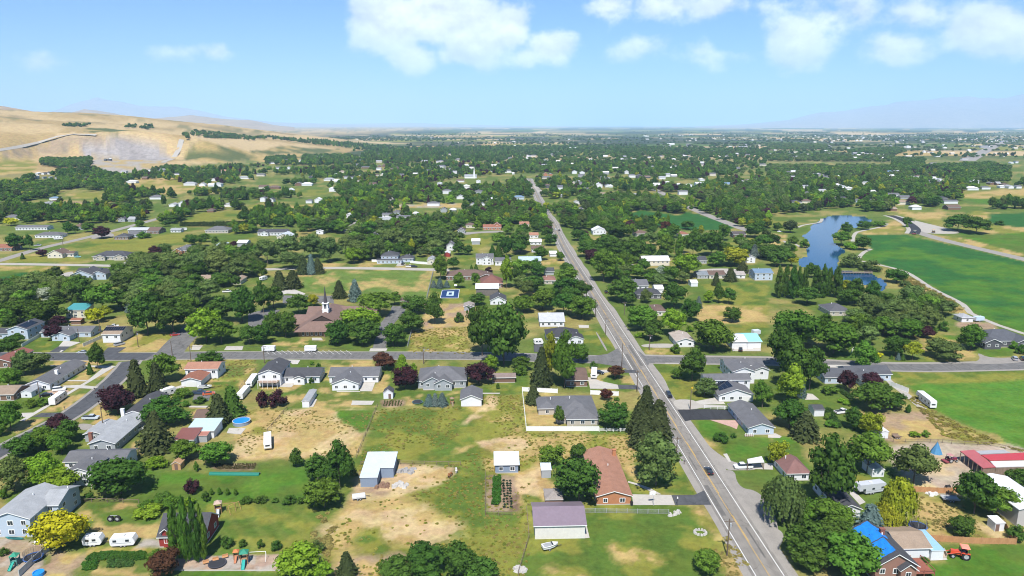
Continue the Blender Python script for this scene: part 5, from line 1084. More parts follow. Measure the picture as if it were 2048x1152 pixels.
for row in FAR.replace('\n', ';').split(';'):
    t, x0, y0, x1, y1, rc, wc = row.split(); x0, y0, x1, y1 = map(float, (x0, y0, x1, y1))
    v = PT(t, (x0+x1)/2, y1)
    w_ = (x1-x0)/3.84*mpp(v)
    n_ = max(1, round(w_/14.0)) if w_ > 17 else 1
    for k_ in range(n_):
        xa = x0+(x1-x0)*(k_+(.0 if n_ == 1 else .1))/n_; xb = x0+(x1-x0)*(k_+(1.0 if n_ == 1 else .82))/n_; yk = y1+rng.uniform(-3, 2)*(n_ > 1)
        A = T(t, xa+1, yk); B = T(t, xb-1, yk); v = P((A[0]+B[0])/2, A[1]); wk = w_*(xb-xa)/(x1-x0)
        rt, ws = house('P', A, B, rng.uniform(8, 12), rng.choice((2.9, 3.1, 3.6, 5.2)) if wk < 16 else 3.4, rng.choice('pxxh') if wk < 12 else rng.choice('ph'), rng.choice((.36, .45, .55)), RC[rc] if k_ == 0 else RC[rng.choice('GKLNW')], WC[wc], '', win=(.6 if v.y < 850 else 0), foundation=False)
        FARXY.append((v.x, v.y, wk)); HOUSES.pop()
        AUTOLABEL.append((rt, f'{WN[wc]} house with {RN[rc]} roof' if k_ == 0 else f'{WN[wc]} village house', 'village houses among the trees', v))
# second church, far off in the town
def far_church():
    v = PT('D2', 1655, 640); rt = thing('church', 'far white church with a thin white steeple rising from the town trees', 'church', (v.x, v.y, 0), 0)
    mb = MB(); wall_mesh(mb, -14, 10, 0, 16, 4, 'p', .4); mb.box(4, 7, -2, 1, 0, 11); mb.build('wall', WHITE, rt)
    m2 = MB(); roof_mesh(m2, -14, 10, 0, 16, 4, 'p', .4); m2.build('roof', [shingle(R_LIGHT), TRIM], rt)
    m3 = MB(); m3.cyl((5.5, -.5, 11), (5.5, -.5, 24), 1.5, .1, 8); m3.build('spire', TRIM, rt)
far_church()
# ---------------------------------------------------------------- trees
def _mesh_np(name, V, F, m):
    me = bpy.data.meshes.new(name); V = np.asarray(V, np.float32); me.vertices.add(len(V)); me.vertices.foreach_set('co', V.ravel())
    lens = np.array([len(f) for f in F], np.int32); idx = np.fromiter((i for f in F for i in f), np.int32)
    me.loops.add(len(idx)); me.loops.foreach_set('vertex_index', idx); me.polygons.add(len(F))
    st = np.zeros(len(F), np.int32); st[1:] = np.cumsum(lens)[:-1]
    me.polygons.foreach_set('loop_start', st); me.polygons.foreach_set('loop_total', lens); me.update(calc_edges=True); me.materials.append(m); return me
def leaf_quads(Pn, Nn, size, rs, aspect=1.0, down=None):
    """one small four-cornered leaf clump at every point, facing about its normal"""
    n = len(Pn); Nn = Nn+rs.normal(0, .42, Nn.shape); Nn /= np.linalg.norm(Nn, axis=1)[:, None]+1e-9
    r = rs.normal(0, 1, Nn.shape) if down is None else down+rs.normal(0, .15, Nn.shape)
    A = np.cross(Nn, r); A /= np.linalg.norm(A, axis=1)[:, None]+1e-9; B = np.cross(Nn, A)
    s = (size*rs.uniform(.6, 1.35, n))[:, None]; A = A*s; B = B*s*aspect
    j = lambda: 1+rs.uniform(-.35, .35, (n, 1))
    V = np.stack([Pn-A*j()-B*j(), Pn+A*j()-B*j(), Pn+A*j()+B*j(), Pn-A*j()+B*j()], 1).reshape(-1, 3)
    F = np.arange(4*n).reshape(-1, 4); return V, F
_ico = bmesh.new(); bmesh.ops.create_icosphere(_ico, subdivisions=1, radius=1.0)
ICO_V = np.array([v.co[:] for v in _ico.verts]); ICO_F = [tuple(v.index for v in f.verts) for f in _ico.faces]; _ico.free()
def sph(n, rs):
    d = rs.normal(0, 1, (n, 3)); return d/np.linalg.norm(d, axis=1)[:, None]
def lobes_to_mesh(name, lobes, per, size, rs, m, core=.80, willow=False, flatten=1.0):
    V, F, o = [], [], 0; L = np.array(lobes)         # rows: cx cy cz rx ry rz
    for k, (cx, cy, cz, rx, ry, rz) in enumerate(lobes):
        n = int(per*(rx*ry+rx*rz+ry*rz)/3/(.15*.15)); d = sph(n, rs); d[:, 2] = np.where(d[:, 2] < -.55, -d[:, 2]*.6, d[:, 2])
        d /= np.linalg.norm(d, axis=1)[:, None]
        p = np.array((cx, cy, cz))+d*np.array((rx, ry, rz))*rs.uniform(.78, 1.22, (n, 1))
        keep = np.ones(n, bool)
        for q in range(len(L)):
            if q != k: keep &= (((p-L[q, :3])/L[q, 3:])**2).sum(1) > .72
        p, d = p[keep], d[keep]
        if not len(p): continue
        if willow: v, f = leaf_quads(p+np.array((0, 0, -.02)), d*np.array((1, 1, .15)), size, rs, 3.2, np.array((0, 0, 1.0)) if False else None)
        else: v, f = leaf_quads(p, d, size, rs)
        V.append(v); F += [tuple(x) for x in (f+o)]; o += len(v)
        cv = ICO_V*np.array((rx, ry, rz))*core*(1+rs.uniform(-.08, .08, (len(ICO_V), 1)))+np.array((cx, cy, cz)); V.append(cv); F += [tuple(i+o for i in f_) for f_ in ICO_F]; o += len(cv)
    return _mesh_np(name, np.concatenate(V), F, m)
def crown_round(seed, m, per=85, nl=30, size=.021, prof='round'):
    rs = np.random.RandomState(seed); lobes = []
    for i in range(nl):
        d = sph(1, rs)[0]
        if d[2] < -.7: d[2] *= -.6
        if prof == 'round': R = np.array((.37, .37, .38)); c = np.array((0, 0, .53))
        elif prof == 'tall': R = np.array((.34, .34, .43)); c = np.array((0, 0, .53))
        else: R = np.array((.38, .38, .40)); c = np.array((0, 0, .50))
        r = rs.uniform(.085, .19); t = rs.uniform(.62, 1.06)
        p = c+d*R*t
        if prof == 'tall': w = 1-.42*max(0, (p[2]-.6)/.4); p[0] *= w; p[1] *= w; r *= .9
        lobes.append((p[0], p[1], p[2], r, r, r*rs.uniform(.7, .95)))
    for i in range(5): a = rs.uniform(0, 6.28); lobes.append((.13*math.cos(a), .13*math.sin(a), rs.uniform(.35, .65), .2, .2, .2))
    return lobes_to_mesh('crown', lobes, per, size, rs, m)
def crown_column(seed, m, per=90, w=1.0, size=.02):
    rs = np.random.RandomState(seed); lobes = []
    for z in np.linspace(.1, .93, 15):
        env = math.sin(min(1, (z+.04)/.40)*math.pi/2)*(1-max(0, (z-.45)/.6)**1.6)
        for k in range(3):
            a = rs.uniform(0, 6.28); r = .2*env+.03; lobes.append((.24*env*math.cos(a), .24*env*math.sin(a), z+rs.uniform(-.03, .03), r, r, rs.uniform(.07, .11)))
    return lobes_to_mesh('crown', lobes, per*.8, size, rs, m)
def crown_spruce(seed, m, dense=1.0, tiers=20):
    rs = np.random.RandomState(seed); V, F, o = [], [], 0
    for t in range(tiers):
        z = .05+.92*(t/tiers)**.92; R = .5*(1-z)**.68*rs.uniform(.78, 1.1)+.012; nb = int((7+13*(1-z))*dense); a0 = rs.uniform(0, 6.28)
        for b in range(nb):
            a = a0+6.2832*b/nb+rs.normal(0, .1); L_ = R*rs.uniform(.72, 1.12); n = int(4+11*(1-z))
            u = np.sqrt(rs.uniform(.10, 1, n))*L_; wd = .052*(1.1-z)*rs.normal(0, 1, n)*(1.15-u/L_); dz = -.34*u+.16*u*u/max(L_, .02)+rs.normal(0, .008, n)
            p = np.stack([u*math.cos(a)-wd*math.sin(a), u*math.sin(a)+wd*math.cos(a), z+dz*.8], 1)
            nr = np.stack([np.full(n, math.cos(a)*.55), np.full(n, math.sin(a)*.55), np.full(n, .8)], 1)
            v, f = leaf_quads(p, nr, .0195, rs, 1.5); V.append(v); F += [tuple(x) for x in f+o]; o += len(v)
    n = 12; cv = [(0, 0, .97)]; rows = 5
    for j in range(rows):
        zz = .9-.85*j/(rows-1); R = .5*(1-zz)**.7*.66
        for i in range(n): k = 1+.18*((i+j) % 2); cv.append((R*k*math.cos(6.2832*i/n), R*k*math.sin(6.2832*i/n), zz))
    cf = [(0, 1+i, 1+(i+1) % n) for i in range(n)]+[(1+j*n+i, 1+(j+1)*n+i, 1+(j+1)*n+(i+1) % n, 1+j*n+(i+1) % n) for j in range(rows-1) for i in range(n)]
    V.append(np.array(cv)); F += [tuple(i+o for i in f) for f in cf]
    return _mesh_np('crown', np.concatenate(V), F, m)
def crown_willow(seed, m):
    rs = np.random.RandomState(seed); lobes = []; V, F, o = [], [], 0
    for i in range(16):
        a = rs.uniform(0, 6.28); r = .32*math.sqrt(rs.uniform(.05, 1)); lobes.append((r*math.cos(a), r*math.sin(a), .88-.75*r*r/.33-rs.uniform(0, .12), .15, .15, .11))
    base = lobes_to_mesh('crown', lobes, 55, .018, rs, m, core=.72)
    for i in range(230):       # hanging strands
        a = rs.uniform(0, 6.28); r = rs.uniform(.22, .5); zt = .86-.9*r*r-rs.uniform(0, .1); ln = rs.uniform(.18, .48)*(0.5+r); n = int(ln/.022)
        s = np.linspace(0, 1, n); p = np.stack([(r+.05*s*rs.uniform(-.3, 1))*math.cos(a)+rs.normal(0, .012, n), (r+.05*s)*math.sin(a)+rs.normal(0, .012, n), np.maximum(zt-ln*s, .03)], 1)
        nr = np.tile(np.array((math.cos(a), math.sin(a), .25)), (n, 1)); v, f = leaf_quads(p, nr, .0165, rs, 1.4); V.append(v); F += [tuple(x) for x in f+o]; o += len(v)
    bv = np.zeros(len(base.vertices)*3, np.float32); base.vertices.foreach_get('co', bv); bf = [tuple(i+o for i in p.vertices) for p in base.polygons]
    me = _mesh_np('crown', np.concatenate(V+[bv.reshape(-1, 3)]), F+bf, m); bpy.data.meshes.remove(base); return me
def crown_shrub(seed, m):
    rs = np.random.RandomState(seed); lobes = []
    for i in range(14):
        a = rs.uniform(0, 6.28); r = .33*math.sqrt(rs.uniform(0, 1)); lobes.append((r*math.cos(a), r*math.sin(a), rs.uniform(.2, .72)*(1-.5*r/.33)+.1, rs.uniform(.13, .19), rs.uniform(.13, .19), rs.uniform(.16, .24)))
    return lobes_to_mesh('crown', lobes, 60, .026, rs, m)
def trunk_mesh(seed, low=False, spruce=False):
    rs = random.Random(seed); mb = MB()
    top = .92 if spruce else .55
    mb.cyl((0, 0, -.01), (0, 0, top), .022, .006 if spruce else .013, 8)
    if not spruce:
        for i in range(6):
            a = i*1.05+rs.uniform(-.3, .3); z0 = rs.uniform(.18, .42); r = rs.uniform(.16, .28); q = Vector((r*math.cos(a), r*math.sin(a), z0+rs.uniform(.16, .3)))
            mb.cyl((0, 0, z0), q, .011, .006, 5); mb.cyl(q, q+Vector((.08*math.cos(a), .08*math.sin(a), .14)), .006, .003, 4)
    return mb.mesh('trunk', BARK)
def crown_set(m, per=85):
    return {'b': [crown_round(s, m, per) for s in (1, 2, 3, 4)], 'o': [crown_round(s, m, per, 34, .017, 'flat') for s in (21, 22)], 't': [crown_round(s, m, per*1.15, 40, .018, 'tall') for s in (5, 6, 7)], 'l': [crown_column(s, m) for s in (8, 9)],
            's': [crown_spruce(s, m) for s in (10, 11, 12)], 'w': [crown_willow(s, m) for s in (13, 14)], 'h': [crown_shrub(s, m) for s in (15, 16, 17)]}
CROWN = crown_set(FOL)
TRUNK = [trunk_mesh(i) for i in range(3)]; STRUNK = trunk_mesh(5, spruce=True)
TC = {'d': (.056,.115,.019), 'g': (.084,.160,.021), 'L': (.135,.230,.020), 'v': (.21,.24,.020), 'y': (.36,.37,.018), 'p': (.052,.021,.026), 'B': (.115,.160,.145), 'o': (.096,.140,.038), 'k': (.060,.078,.028), 'S': (.26,.30,.22), 'r': (.090,.040,.024)}
TCN = {'d': 'dark green', 'g': 'green', 'L': 'bright green', 'v': 'yellow-green', 'y': 'yellow', 'p': 'dark purple', 'B': 'blue-grey', 'o': 'olive green', 'k': 'blackish green', 'S': 'silvery', 'r': 'dark reddish'}
SPN = {'b': ('broadleaf_tree', 'round tree', 'tree'), 'o': ('grove_tree', 'spreading tree', 'tree'), 't': ('tall_tree', 'tall tree', 'tree'), 'l': ('columnar_poplar', 'columnar poplar', 'poplar'), 's': ('spruce_tree', 'spruce', 'conifer'), 'w': ('willow_tree', 'weeping willow', 'willow'), 'h': ('shrub', 'shrub', 'shrub')}
GRP = {'b': 'broadleaf trees in the gardens', 'o': 'grove trees by the stream', 't': 'tall trees of the town', 'l': 'columnar poplars', 's': 'conifers of the town', 'w': 'willows', 'h': 'garden shrubs'}
TREES = '''A1 bL 240 180 490 500;A1 bL 340 345 590 560;A1 oo 0 240 230 530;A1 hg 0 440 60 570;A1 bd 740 215 1125 575;A1 bg 1330 110 1530 290;A1 bg 1555 120 1790 330;A1 hL 1110 235 1290 345;A1 hp 1405 380 1525 535;A1 hd 1185 495 1300 575;A1 by 310 620 680 985
A1 lg 1310 600 1400 1040;A1 lg 1395 560 1480 1060;A1 ld 1470 570 1545 1060;A1 lg 1525 620 1595 1040;A1 br 1130 960 1380 1172;A1 hg 1120 955 1290 1060;A1 hd 1680 825 1790 945;A1 hd 1815 860 1885 940;A1 hg 1060 570 1230 660;A1 hL 1030 630 1240 725;A1 hg 1230 560 1400 640;A1 hL 1390 540 1490 620;A1 hd 1830 540 1930 610;A1 hd 0 920 80 1000;A1 lg 1600 480 1630 537;A1 lg 1660 475 1690 537;A1 lg 1722 480 1752 540;A1 lg 1785 485 1812 540;A1 hd 1540 500 1610 590;A1 hg 1480 270 1522 360;A1 hd 640 490 720 580
A2 hd -20 540 90 603;A2 hd 120 545 185 597;A2 hd 195 520 305 615;A2 hd 320 525 395 610;A2 td 545 115 740 520;A2 td 390 215 560 470;A2 bg 385 390 670 670;A2 ho 690 230 760 400;A2 td 268 180 358 330;A2 hd 10 865 68 945;A2 hd 105 870 200 965;A2 bL 165 935 490 1210;A2 bL 440 1040 585 1200;A2 sk 615 950 780 1180;A2 bd 1170 885 1470 1190;A2 bd 1420 885 1700 1190;A2 bd 940 1065 1200 1250;A2 bd 1600 1030 1840 1250;A2 bd 1180 1010 1420 1250;A2 ho 410 860 540 985
A3 bg 215 145 400 345;A3 bd 340 230 680 640;A3 bd 440 145 570 280;A3 to 935 60 1255 500;A3 bg 1380 950 1580 1155;A3 hd 1535 45 1650 140;A3 hd 1665 55 1715 105
A4 wo -40 340 250 790;A4 td 285 75 605 690;A4 bd 120 725 420 1070;A4 bd 380 780 690 1010;A4 bg 400 975 800 1210;A4 bd 170 900 430 1140;A4 bg 150 540 370 770;A4 bg 330 640 600 810;A4 sB 640 580 880 905;A4 wv 860 360 1090 820;A4 wv 795 545 1000 832;A4 bg 600 60 900 400;A4 bo 960 155 1245 480;A4 bd 1430 345 1700 710;A4 bg 1560 440 1850 722;A4 bd 1370 675 1560 862;A4 bd 1820 330 2000 520;A4 hL 1075 30 1165 100;A4 hg 1165 35 1235 96;A4 bv 0 110 150 330;A4 hd 1160 1000 1230 1048;A4 hd 1820 740 1953 900
B1 bp 355 20 475 160;B1 to 120 230 280 430;B1 bg 0 350 160 540;B1 bo 160 280 370 420;B1 bg 0 600 180 870;B1 bg -60 780 50 905;B1 td 705 185 805 385;B1 sd 670 320 720 420;B1 sk 970 285 1150 600;B1 sk 1140 310 1290 585;B1 bg 1160 250 1370 500;B1 bp 785 475 1040 745;B1 hg 1330 510 1475 612;B1 hd 1520 265 1715 342;B1 sk 1090 680 1330 1030;B1 td 1130 590 1430 830;B1 sk 1595 550 1775 812;B1 sd 1700 490 1880 765;B1 bp 375 725 540 890;B1 bd 470 760 612 950;B1 bd 95 935 300 1055;B1 bg 240 830 450 1010;B1 bg 400 840 560 1045;B1 hd 1490 605 1600 648;B1 hg 1400 610 1460 672;B1 hg 180 590 300 680;B1 hg 270 600 395 660
B2 hp 0 530 110 680;B2 hp 95 520 250 682;B2 hd 405 430 455 490;B2 hd 460 320 500 372;B2 hg 410 310 450 350;B2 br 905 250 1075 402;B2 sL 1060 255 1190 430;B2 hL 1180 320 1240 402;B2 bp 1055 345 1245 547;B2 sB 1288 560 1372 668;B2 sB 1343 555 1412 668;B2 sB 1392 550 1472 668;B2 bp 1615 310 1815 512;B2 bL 1755 265 1860 402;B2 ld 1393 485 1417 537;B2 ld 1420 495 1440 537;B2 ld 1443 490 1464 537;B2 lg 1845 485 1872 532
B3 sk 150 190 300 520;B3 tv 235 105 345 500;B3 tg 315 95 490 545;B3 bg 440 170 585 342;B3 sk 100 475 225 657;B3 bd 0 305 145 402;B3 hg 0 330 115 432;B3 hd 590 305 665 377;B3 br 740 345 850 462;B3 td 320 660 400 812;B3 br 680 525 775 627;B3 hg 780 585 830 627;B3 hg 835 610 880 672;B3 bd 680 620 880 862;B3 sk 945 485 1105 770;B3 sk 880 600 1075 900;B3 sk 1010 590 1225 930;B3 sk 905 700 1120 995;B3 td 1285 220 1475 482;B3 bg 1215 360 1310 457;B3 bo 1395 445 1560 602;B3 hd 1545 850 1665 952;B3 bg 1850 470 1990 690;B3 hg 1215 180 1285 252
B4 bd 0 60 250 420;B4 td 60 150 330 560;B4 bg 330 0 670 285;B4 bd 200 200 430 560;B4 tg 650 170 830 387;B4 bp 530 365 660 562;B4 bp 715 405 860 532;B4 hd 860 470 945 572;B4 bd 640 515 930 717;B4 bd 870 560 1050 702;B4 tL 70 360 260 665;B4 sB 215 440 290 602;B4 bd 40 590 280 855;B4 sk 180 680 385 935;B4 td 580 670 720 855;B4 bv 700 695 865 905;B4 hg 410 470 540 582;B4 hL 535 600 630 652;B4 ld 1055 650 1095 717;B4 oo 1220 150 1470 317;B4 bv 1040 160 1170 317;B4 bd 890 100 1060 292;B4 hy 815 230 885 292;B4 sB 978 250 1017 310;B4 sd 930 270 962 302;B4 sd 1015 262 1052 312;B4 bp 1150 35 1275 147;B4 hd 1300 0 1385 92;B4 tg 1470 30 1640 242;B4 hg 1850 155 1915 227;B4 hd 1900 180 1970 267;B4 hg 430 740 540 830;B4 hg 425 690 490 770
C1 bL 0 720 95 822;C1 bd 40 600 280 802;C1 bd 240 630 510 822;C1 bS 255 565 430 655;C1 hy 190 610 230 652;C1 by 300 600 385 655;C1 oo 100 470 320 602;C1 oo -40 500 160 625;C1 oo 280 440 540 592;C1 td 550 430 700 645;C1 sd 550 580 622 672;C1 bg 670 490 920 722;C1 bd 880 540 1010 702;C1 sB 965 575 1035 712;C1 by 670 665 790 802;C1 bv 750 660 860 772;C1 bp 400 730 510 832;C1 td 1030 560 1250 892;C1 td 1200 600 1470 884;C1 oo 850 400 1060 562;C1 oo 1000 300 1200 472;C1 oo 1050 250 1250 452;C1 oo 1200 240 1450 432;C1 oo 1400 240 1600 442;C1 oo 1580 230 1800 442;C1 oo 1750 280 1966 452;C1 od 1080 430 1320 602;C1 od 1280 470 1500 652;C1 oo 1480 450 1700 645;C1 bg 1330 560 1520 742;C1 ty 1805 345 1870 432;C1 bd 1640 410 1790 522;C1 bd 1780 410 1850 522;C1 bL 1460 670 1720 962;C1 bd 1600 580 1800 802;C1 bd 1760 520 1966 802;C1 bg 1600 760 1810 967;C1 bd 1850 790 1990 965
C1 bd 70 105 205 237;C1 bd 205 110 260 237;C1 bp 290 225 360 282;C1 bp 725 50 835 147;C1 hg 1050 80 1160 142;C1 sd 160 250 192 302;C1 bp 1145 200 1245 292;C1 bd 1240 195 1310 272;C1 bd 1425 105 1520 197;C1 bd 1510 110 1590 207;C1 tg 1630 125 1680 197;C1 bp 1770 160 1825 217;C1 tg 1760 0 1830 82;C1 bd 0 900 145 1067;C1 bd 80 890 185 962;C1 bd 485 15 560 112;C1 bd 550 40 610 107;C1 bd 635 10 720 97;C1 by 45 -10 130 47;C1 tg 1040 0 1110 57;C1 bd 1245 0 1310 52
C2 oo 0 140 180 342;C2 oo 130 110 350 322;C2 oo 330 90 520 302;C2 oo 500 120 640 332;C2 oo 620 110 760 262;C2 oo 700 150 880 312;C2 oo 860 130 1000 312;C2 oo 960 60 1150 252;C2 oo 1110 60 1320 252;C2 oo 1300 50 1480 232;C2 oo 1400 70 1580 202;C2 oo 180 240 380 382;C2 od 0 300 90 452;C2 bL 680 195 820 342;C2 tv 1165 150 1222 272;C2 sk 120 380 250 542;C2 sk 220 375 355 532;C2 sk 310 270 420 422;C2 sB 385 255 470 422;C2 sk 430 280 525 417;C2 sk 590 455 695 607;C2 sB 710 445 820 632;C2 bd 0 475 120 722;C2 bd 60 510 215 687;C2 bd 250 565 415 737;C2 bv 385 560 480 672;C2 bd 60 700 180 902;C2 bd 150 690 310 912;C2 bd 0 780 125 962;C2 bg 800 530 1040 762;C2 bL 670 650 965 905;C2 bd 520 780 720 972;C2 bd 700 790 940 977;C2 bg 1015 550 1115 662;C2 bd 1130 570 1310 732;C2 td 1310 565 1440 807;C2 bd 1110 700 1290 882;C2 bd 970 770 1140 982;C2 bd 1010 860 1160 977;C2 hd 1520 700 1600 792;C2 bd 1640 565 1760 662;C2 bd 1625 620 1850 1065;C2 bd 1740 610 2065 1145
C2 tg 1365 270 1470 462;C2 bd 1465 285 1565 387;C2 sB 1340 460 1390 522;C2 sB 1385 440 1440 527;C2 sB 1440 460 1490 522;C2 bg 1515 405 1600 532;C2 bg 1655 395 1715 502;C2 sd 1640 340 1670 392;C2 sd 1670 335 1710 392;C2 hp 1755 355 1820 407;C2 tL 1880 275 1970 532;C2 bd 1350 200 1445 292;C2 bd 1510 165 1600 272;C2 bd 1590 190 1665 272;C2 bg 1330 140 1395 222;C2 sd 1790 185 1840 272;C2 sd 1830 175 1900 292;C2 bd 1880 110 1970 292;C2 bd 335 0 440 92;C2 bd 440 0 560 107;C2 bd 560 0 670 102;C2 bg 785 15 930 127;C2 hd 265 70 325 132;C2 tL 1670 0 1730 77
C3 bd 0 110 130 262;C3 bp 245 40 315 102;C3 bd 250 100 345 202;C3 bg 340 235 405 317;C3 bd 370 320 460 422;C3 bg 345 360 500 502;C3 bd 320 430 520 602;C3 bd 0 360 90 522;C3 bd 90 420 250 562;C3 bd 140 350 260 442;C3 bg 140 500 330 702;C3 bg 0 580 180 722;C3 bd 310 560 480 742;C3 bg 440 565 635 772;C3 sk 330 510 420 622;C3 bp 430 520 490 592;C3 bd 450 60 560 162;C3 bp 505 75 590 152;C3 bd 505 150 640 292;C3 bp 550 205 680 342;C3 bd 640 150 820 262;C3 bd 700 150 880 302;C3 bd 870 130 1035 342;C3 tg 605 225 800 482;C3 bL 780 280 860 402;C3 bg 820 365 900 472;C3 td 720 0 870 172;C3 bg 860 20 950 132;C3 bd 1035 55 1110 112;C3 hL 1085 90 1145 147;C3 br 1140 0 1220 112;C3 bg 1195 30 1290 142;C3 bd 1300 0 1390 77;C3 tv 1430 40 1470 122;C3 bp 1035 190 1095 282;C3 tg 1110 110 1230 292;C3 lg 1250 110 1310 302;C3 td 1325 75 1450 292;C3 bd 1445 80 1610 282;C3 hy 1330 235 1380 297;C3 bg 1500 240 1640 362;C3 bv 1610 230 1800 362;C3 sk 1720 310 1815 412;C3 bL 1225 310 1450 452;C3 bg 1165 340 1300 482;C3 bS 1100 350 1175 452;C3 bd 1020 360 1130 462;C3 bo 1250 395 1365 492;C3 bd 915 370 1015 457;C3 sk 1625 360 1725 477;C3 sk 1530 395 1600 507;C3 bd 725 455 960 642;C3 to 985 535 1070 642;C3 bd 1145 480 1340 692;C3 bd 1300 590 1430 792;C3 sB 1400 580 1460 682;C3 bo 1080 455 1220 522;C3 bL 1470 540 1540 642;C3 td 1545 490 1620 642;C3 bd 1610 520 1715 652;C3 bd 1630 660 1750 792;C3 bg 880 640 1110 862;C3 bd 1000 740 1160 942;C3 bL 1140 680 1330 902;C3 hL 1330 800 1400 862;C3 hL 940 850 1015 907;C3 bg 1390 740 1695 1030;C3 lg 1240 950 1290 1032;C3 bg 1585 20 1665 162;C3 bd 1790 20 1940 142;C3 sd 1735 150 1785 232;C3 sd 1785 160 1820 222;C3 sB 1815 180 1900 292;C3 sk 1890 190 1966 292
C4 bd 35 10 110 87;C4 bk 115 0 225 102;C4 hg 145 110 240 182;C4 hg 240 140 320 217;C4 bL 145 190 220 272;C4 bd 0 190 140 302;C4 bd 0 240 130 362;C4 bv 130 265 230 362;C4 ld 45 360 110 602;C4 ld 100 350 160 602;C4 ld 150 350 215 612;C4 ld 200 360 255 602;C4 ld 245 360 300 592;C4 ld 330 360 400 592;C4 ld 385 350 450 602;C4 ld 430 365 490 592;C4 ld 480 360 555 602;C4 bd 290 330 380 450;C4 bd 215 510 380 662;C4 bv 545 450 640 562;C4 td 600 450 725 642;C4 td 740 465 850 662;C4 bd 540 560 700 662;C4 bd 850 550 960 652;C4 oo 1000 490 1200 692;C4 oo 1150 540 1330 722;C4 oo 1250 600 1420 742;C4 oo 1050 600 1250 722;C4 bd 910 385 1060 492;C4 ho 1010 440 1100 522;C4 oo 580 700 760 802;C4 oo 740 630 960 762;C4 oo 950 680 1150 832;C4 oo 1120 690 1300 812;C4 bg 600 740 800 902;C4 bg 780 730 980 902;C4 bg 960 770 1170 922;C4 bg 40 660 400 1002;C4 bd 555 20 640 122;C4 bg 490 90 630 202;C4 hL 580 150 690 232;C4 bd 670 120 790 237;C4 bd 690 10 780 77;C4 hg 785 0 900 52;C4 ho 530 240 720 372;C4 ho 700 300 870 402;C4 od 1350 -30 1560 92;C4 od 1490 0 1700 112;C4 hd 1740 5 1815 42;C4 hg 1200 800 1300 870;C4 hg 1040 930 1130 1000'''
TREELIST = []
trng = random.Random(3)
def add_tree(sp, col, base, W_, H, label=None):
    nm, words, cat = SPN[sp]
    rt = link(nm, None, None, base, 0.0)
    rt['category'] = cat; rt['group'] = GRP[sp]; THINGS.append(rt)
    cr = link('crown', trng.choice(CROWN[sp]), rt); cr.rotation_euler = (0, 0, trng.uniform(0, 6.28))
    f = {'l': 1.25, 's': 1.32, 't': 1.36, 'b': 1.17, 'o': 1.2}.get(sp, 1.12)
    cr.scale = (W_*f, W_*f*trng.uniform(.92, 1.08), H*(1.02 if sp != 'b' else 1.0)); k = trng.uniform(.86, 1.16); c = TC[col]
    cr.color = (c[0]*k*trng.uniform(.92, 1.08), c[1]*k, c[2]*k, 1)
    tr = link('trunk', STRUNK if sp == 's' else trng.choice(TRUNK), rt); tr.scale = (min(W_, H)*.95, min(W_, H)*.95, H)
    TREELIST.append((rt, sp, col, Vector(base), W_, H)); return rt
for row in TREES.replace('\n', ';').split(';'):
    t, code, x0, y0, x1, y1 = row.split(); x0, y0, x1, y1 = map(float, (x0, y0, x1, y1)); sp, col = code
    px0, py0 = T(t, x0, y0); px1, py1 = T(t, x1, y1); xc = (px0+px1)/2
    f = P(xc, py1); W_ = (px1-px0)*mpp(f)
    back = {'b': .30, 'o': .30, 't': .26, 'l': .3, 's': .34, 'w': .34, 'h': .34}[sp]*W_
    b = f+Vector((f.x, f.y, 0)).normalized()*back
    dz = ray(xc, py0); ztop = CAMH+dz.z/dz.y*(b.y+W_*.12)
    H = min(max(ztop, W_*({'h': .5, 'o': .64, 'b': .80}.get(sp, .62)), 1.0), 34.0)
    add_tree(sp, col, (b.x, b.y, 0), W_, H)

# ---- the rest of the trees, too many to count: one mass of instances
FCROWN = crown_set(FOLI, 55)
LIBC = bpy.data.collections.new('tree_library')       # never linked to the scene
LIB = []
def lib_tree(nm, crown, spruce=False, w=1.0):
    V = np.zeros(len(crown.vertices)*3, np.float32); crown.vertices.foreach_get('co', V)
    o = bpy.data.objects.new('%02d_%s' % (len(LIB), nm), crown); LIBC.objects.link(o); LIB.append(o)
for k in ('b', 'o', 't', 's', 'l'):
    for c_ in FCROWN[k][:2]: lib_tree(k, c_)
LIBIDX = {'b': (0, 1), 'o': (2, 3), 't': (4, 5), 's': (6, 7), 'l': (8, 9)}
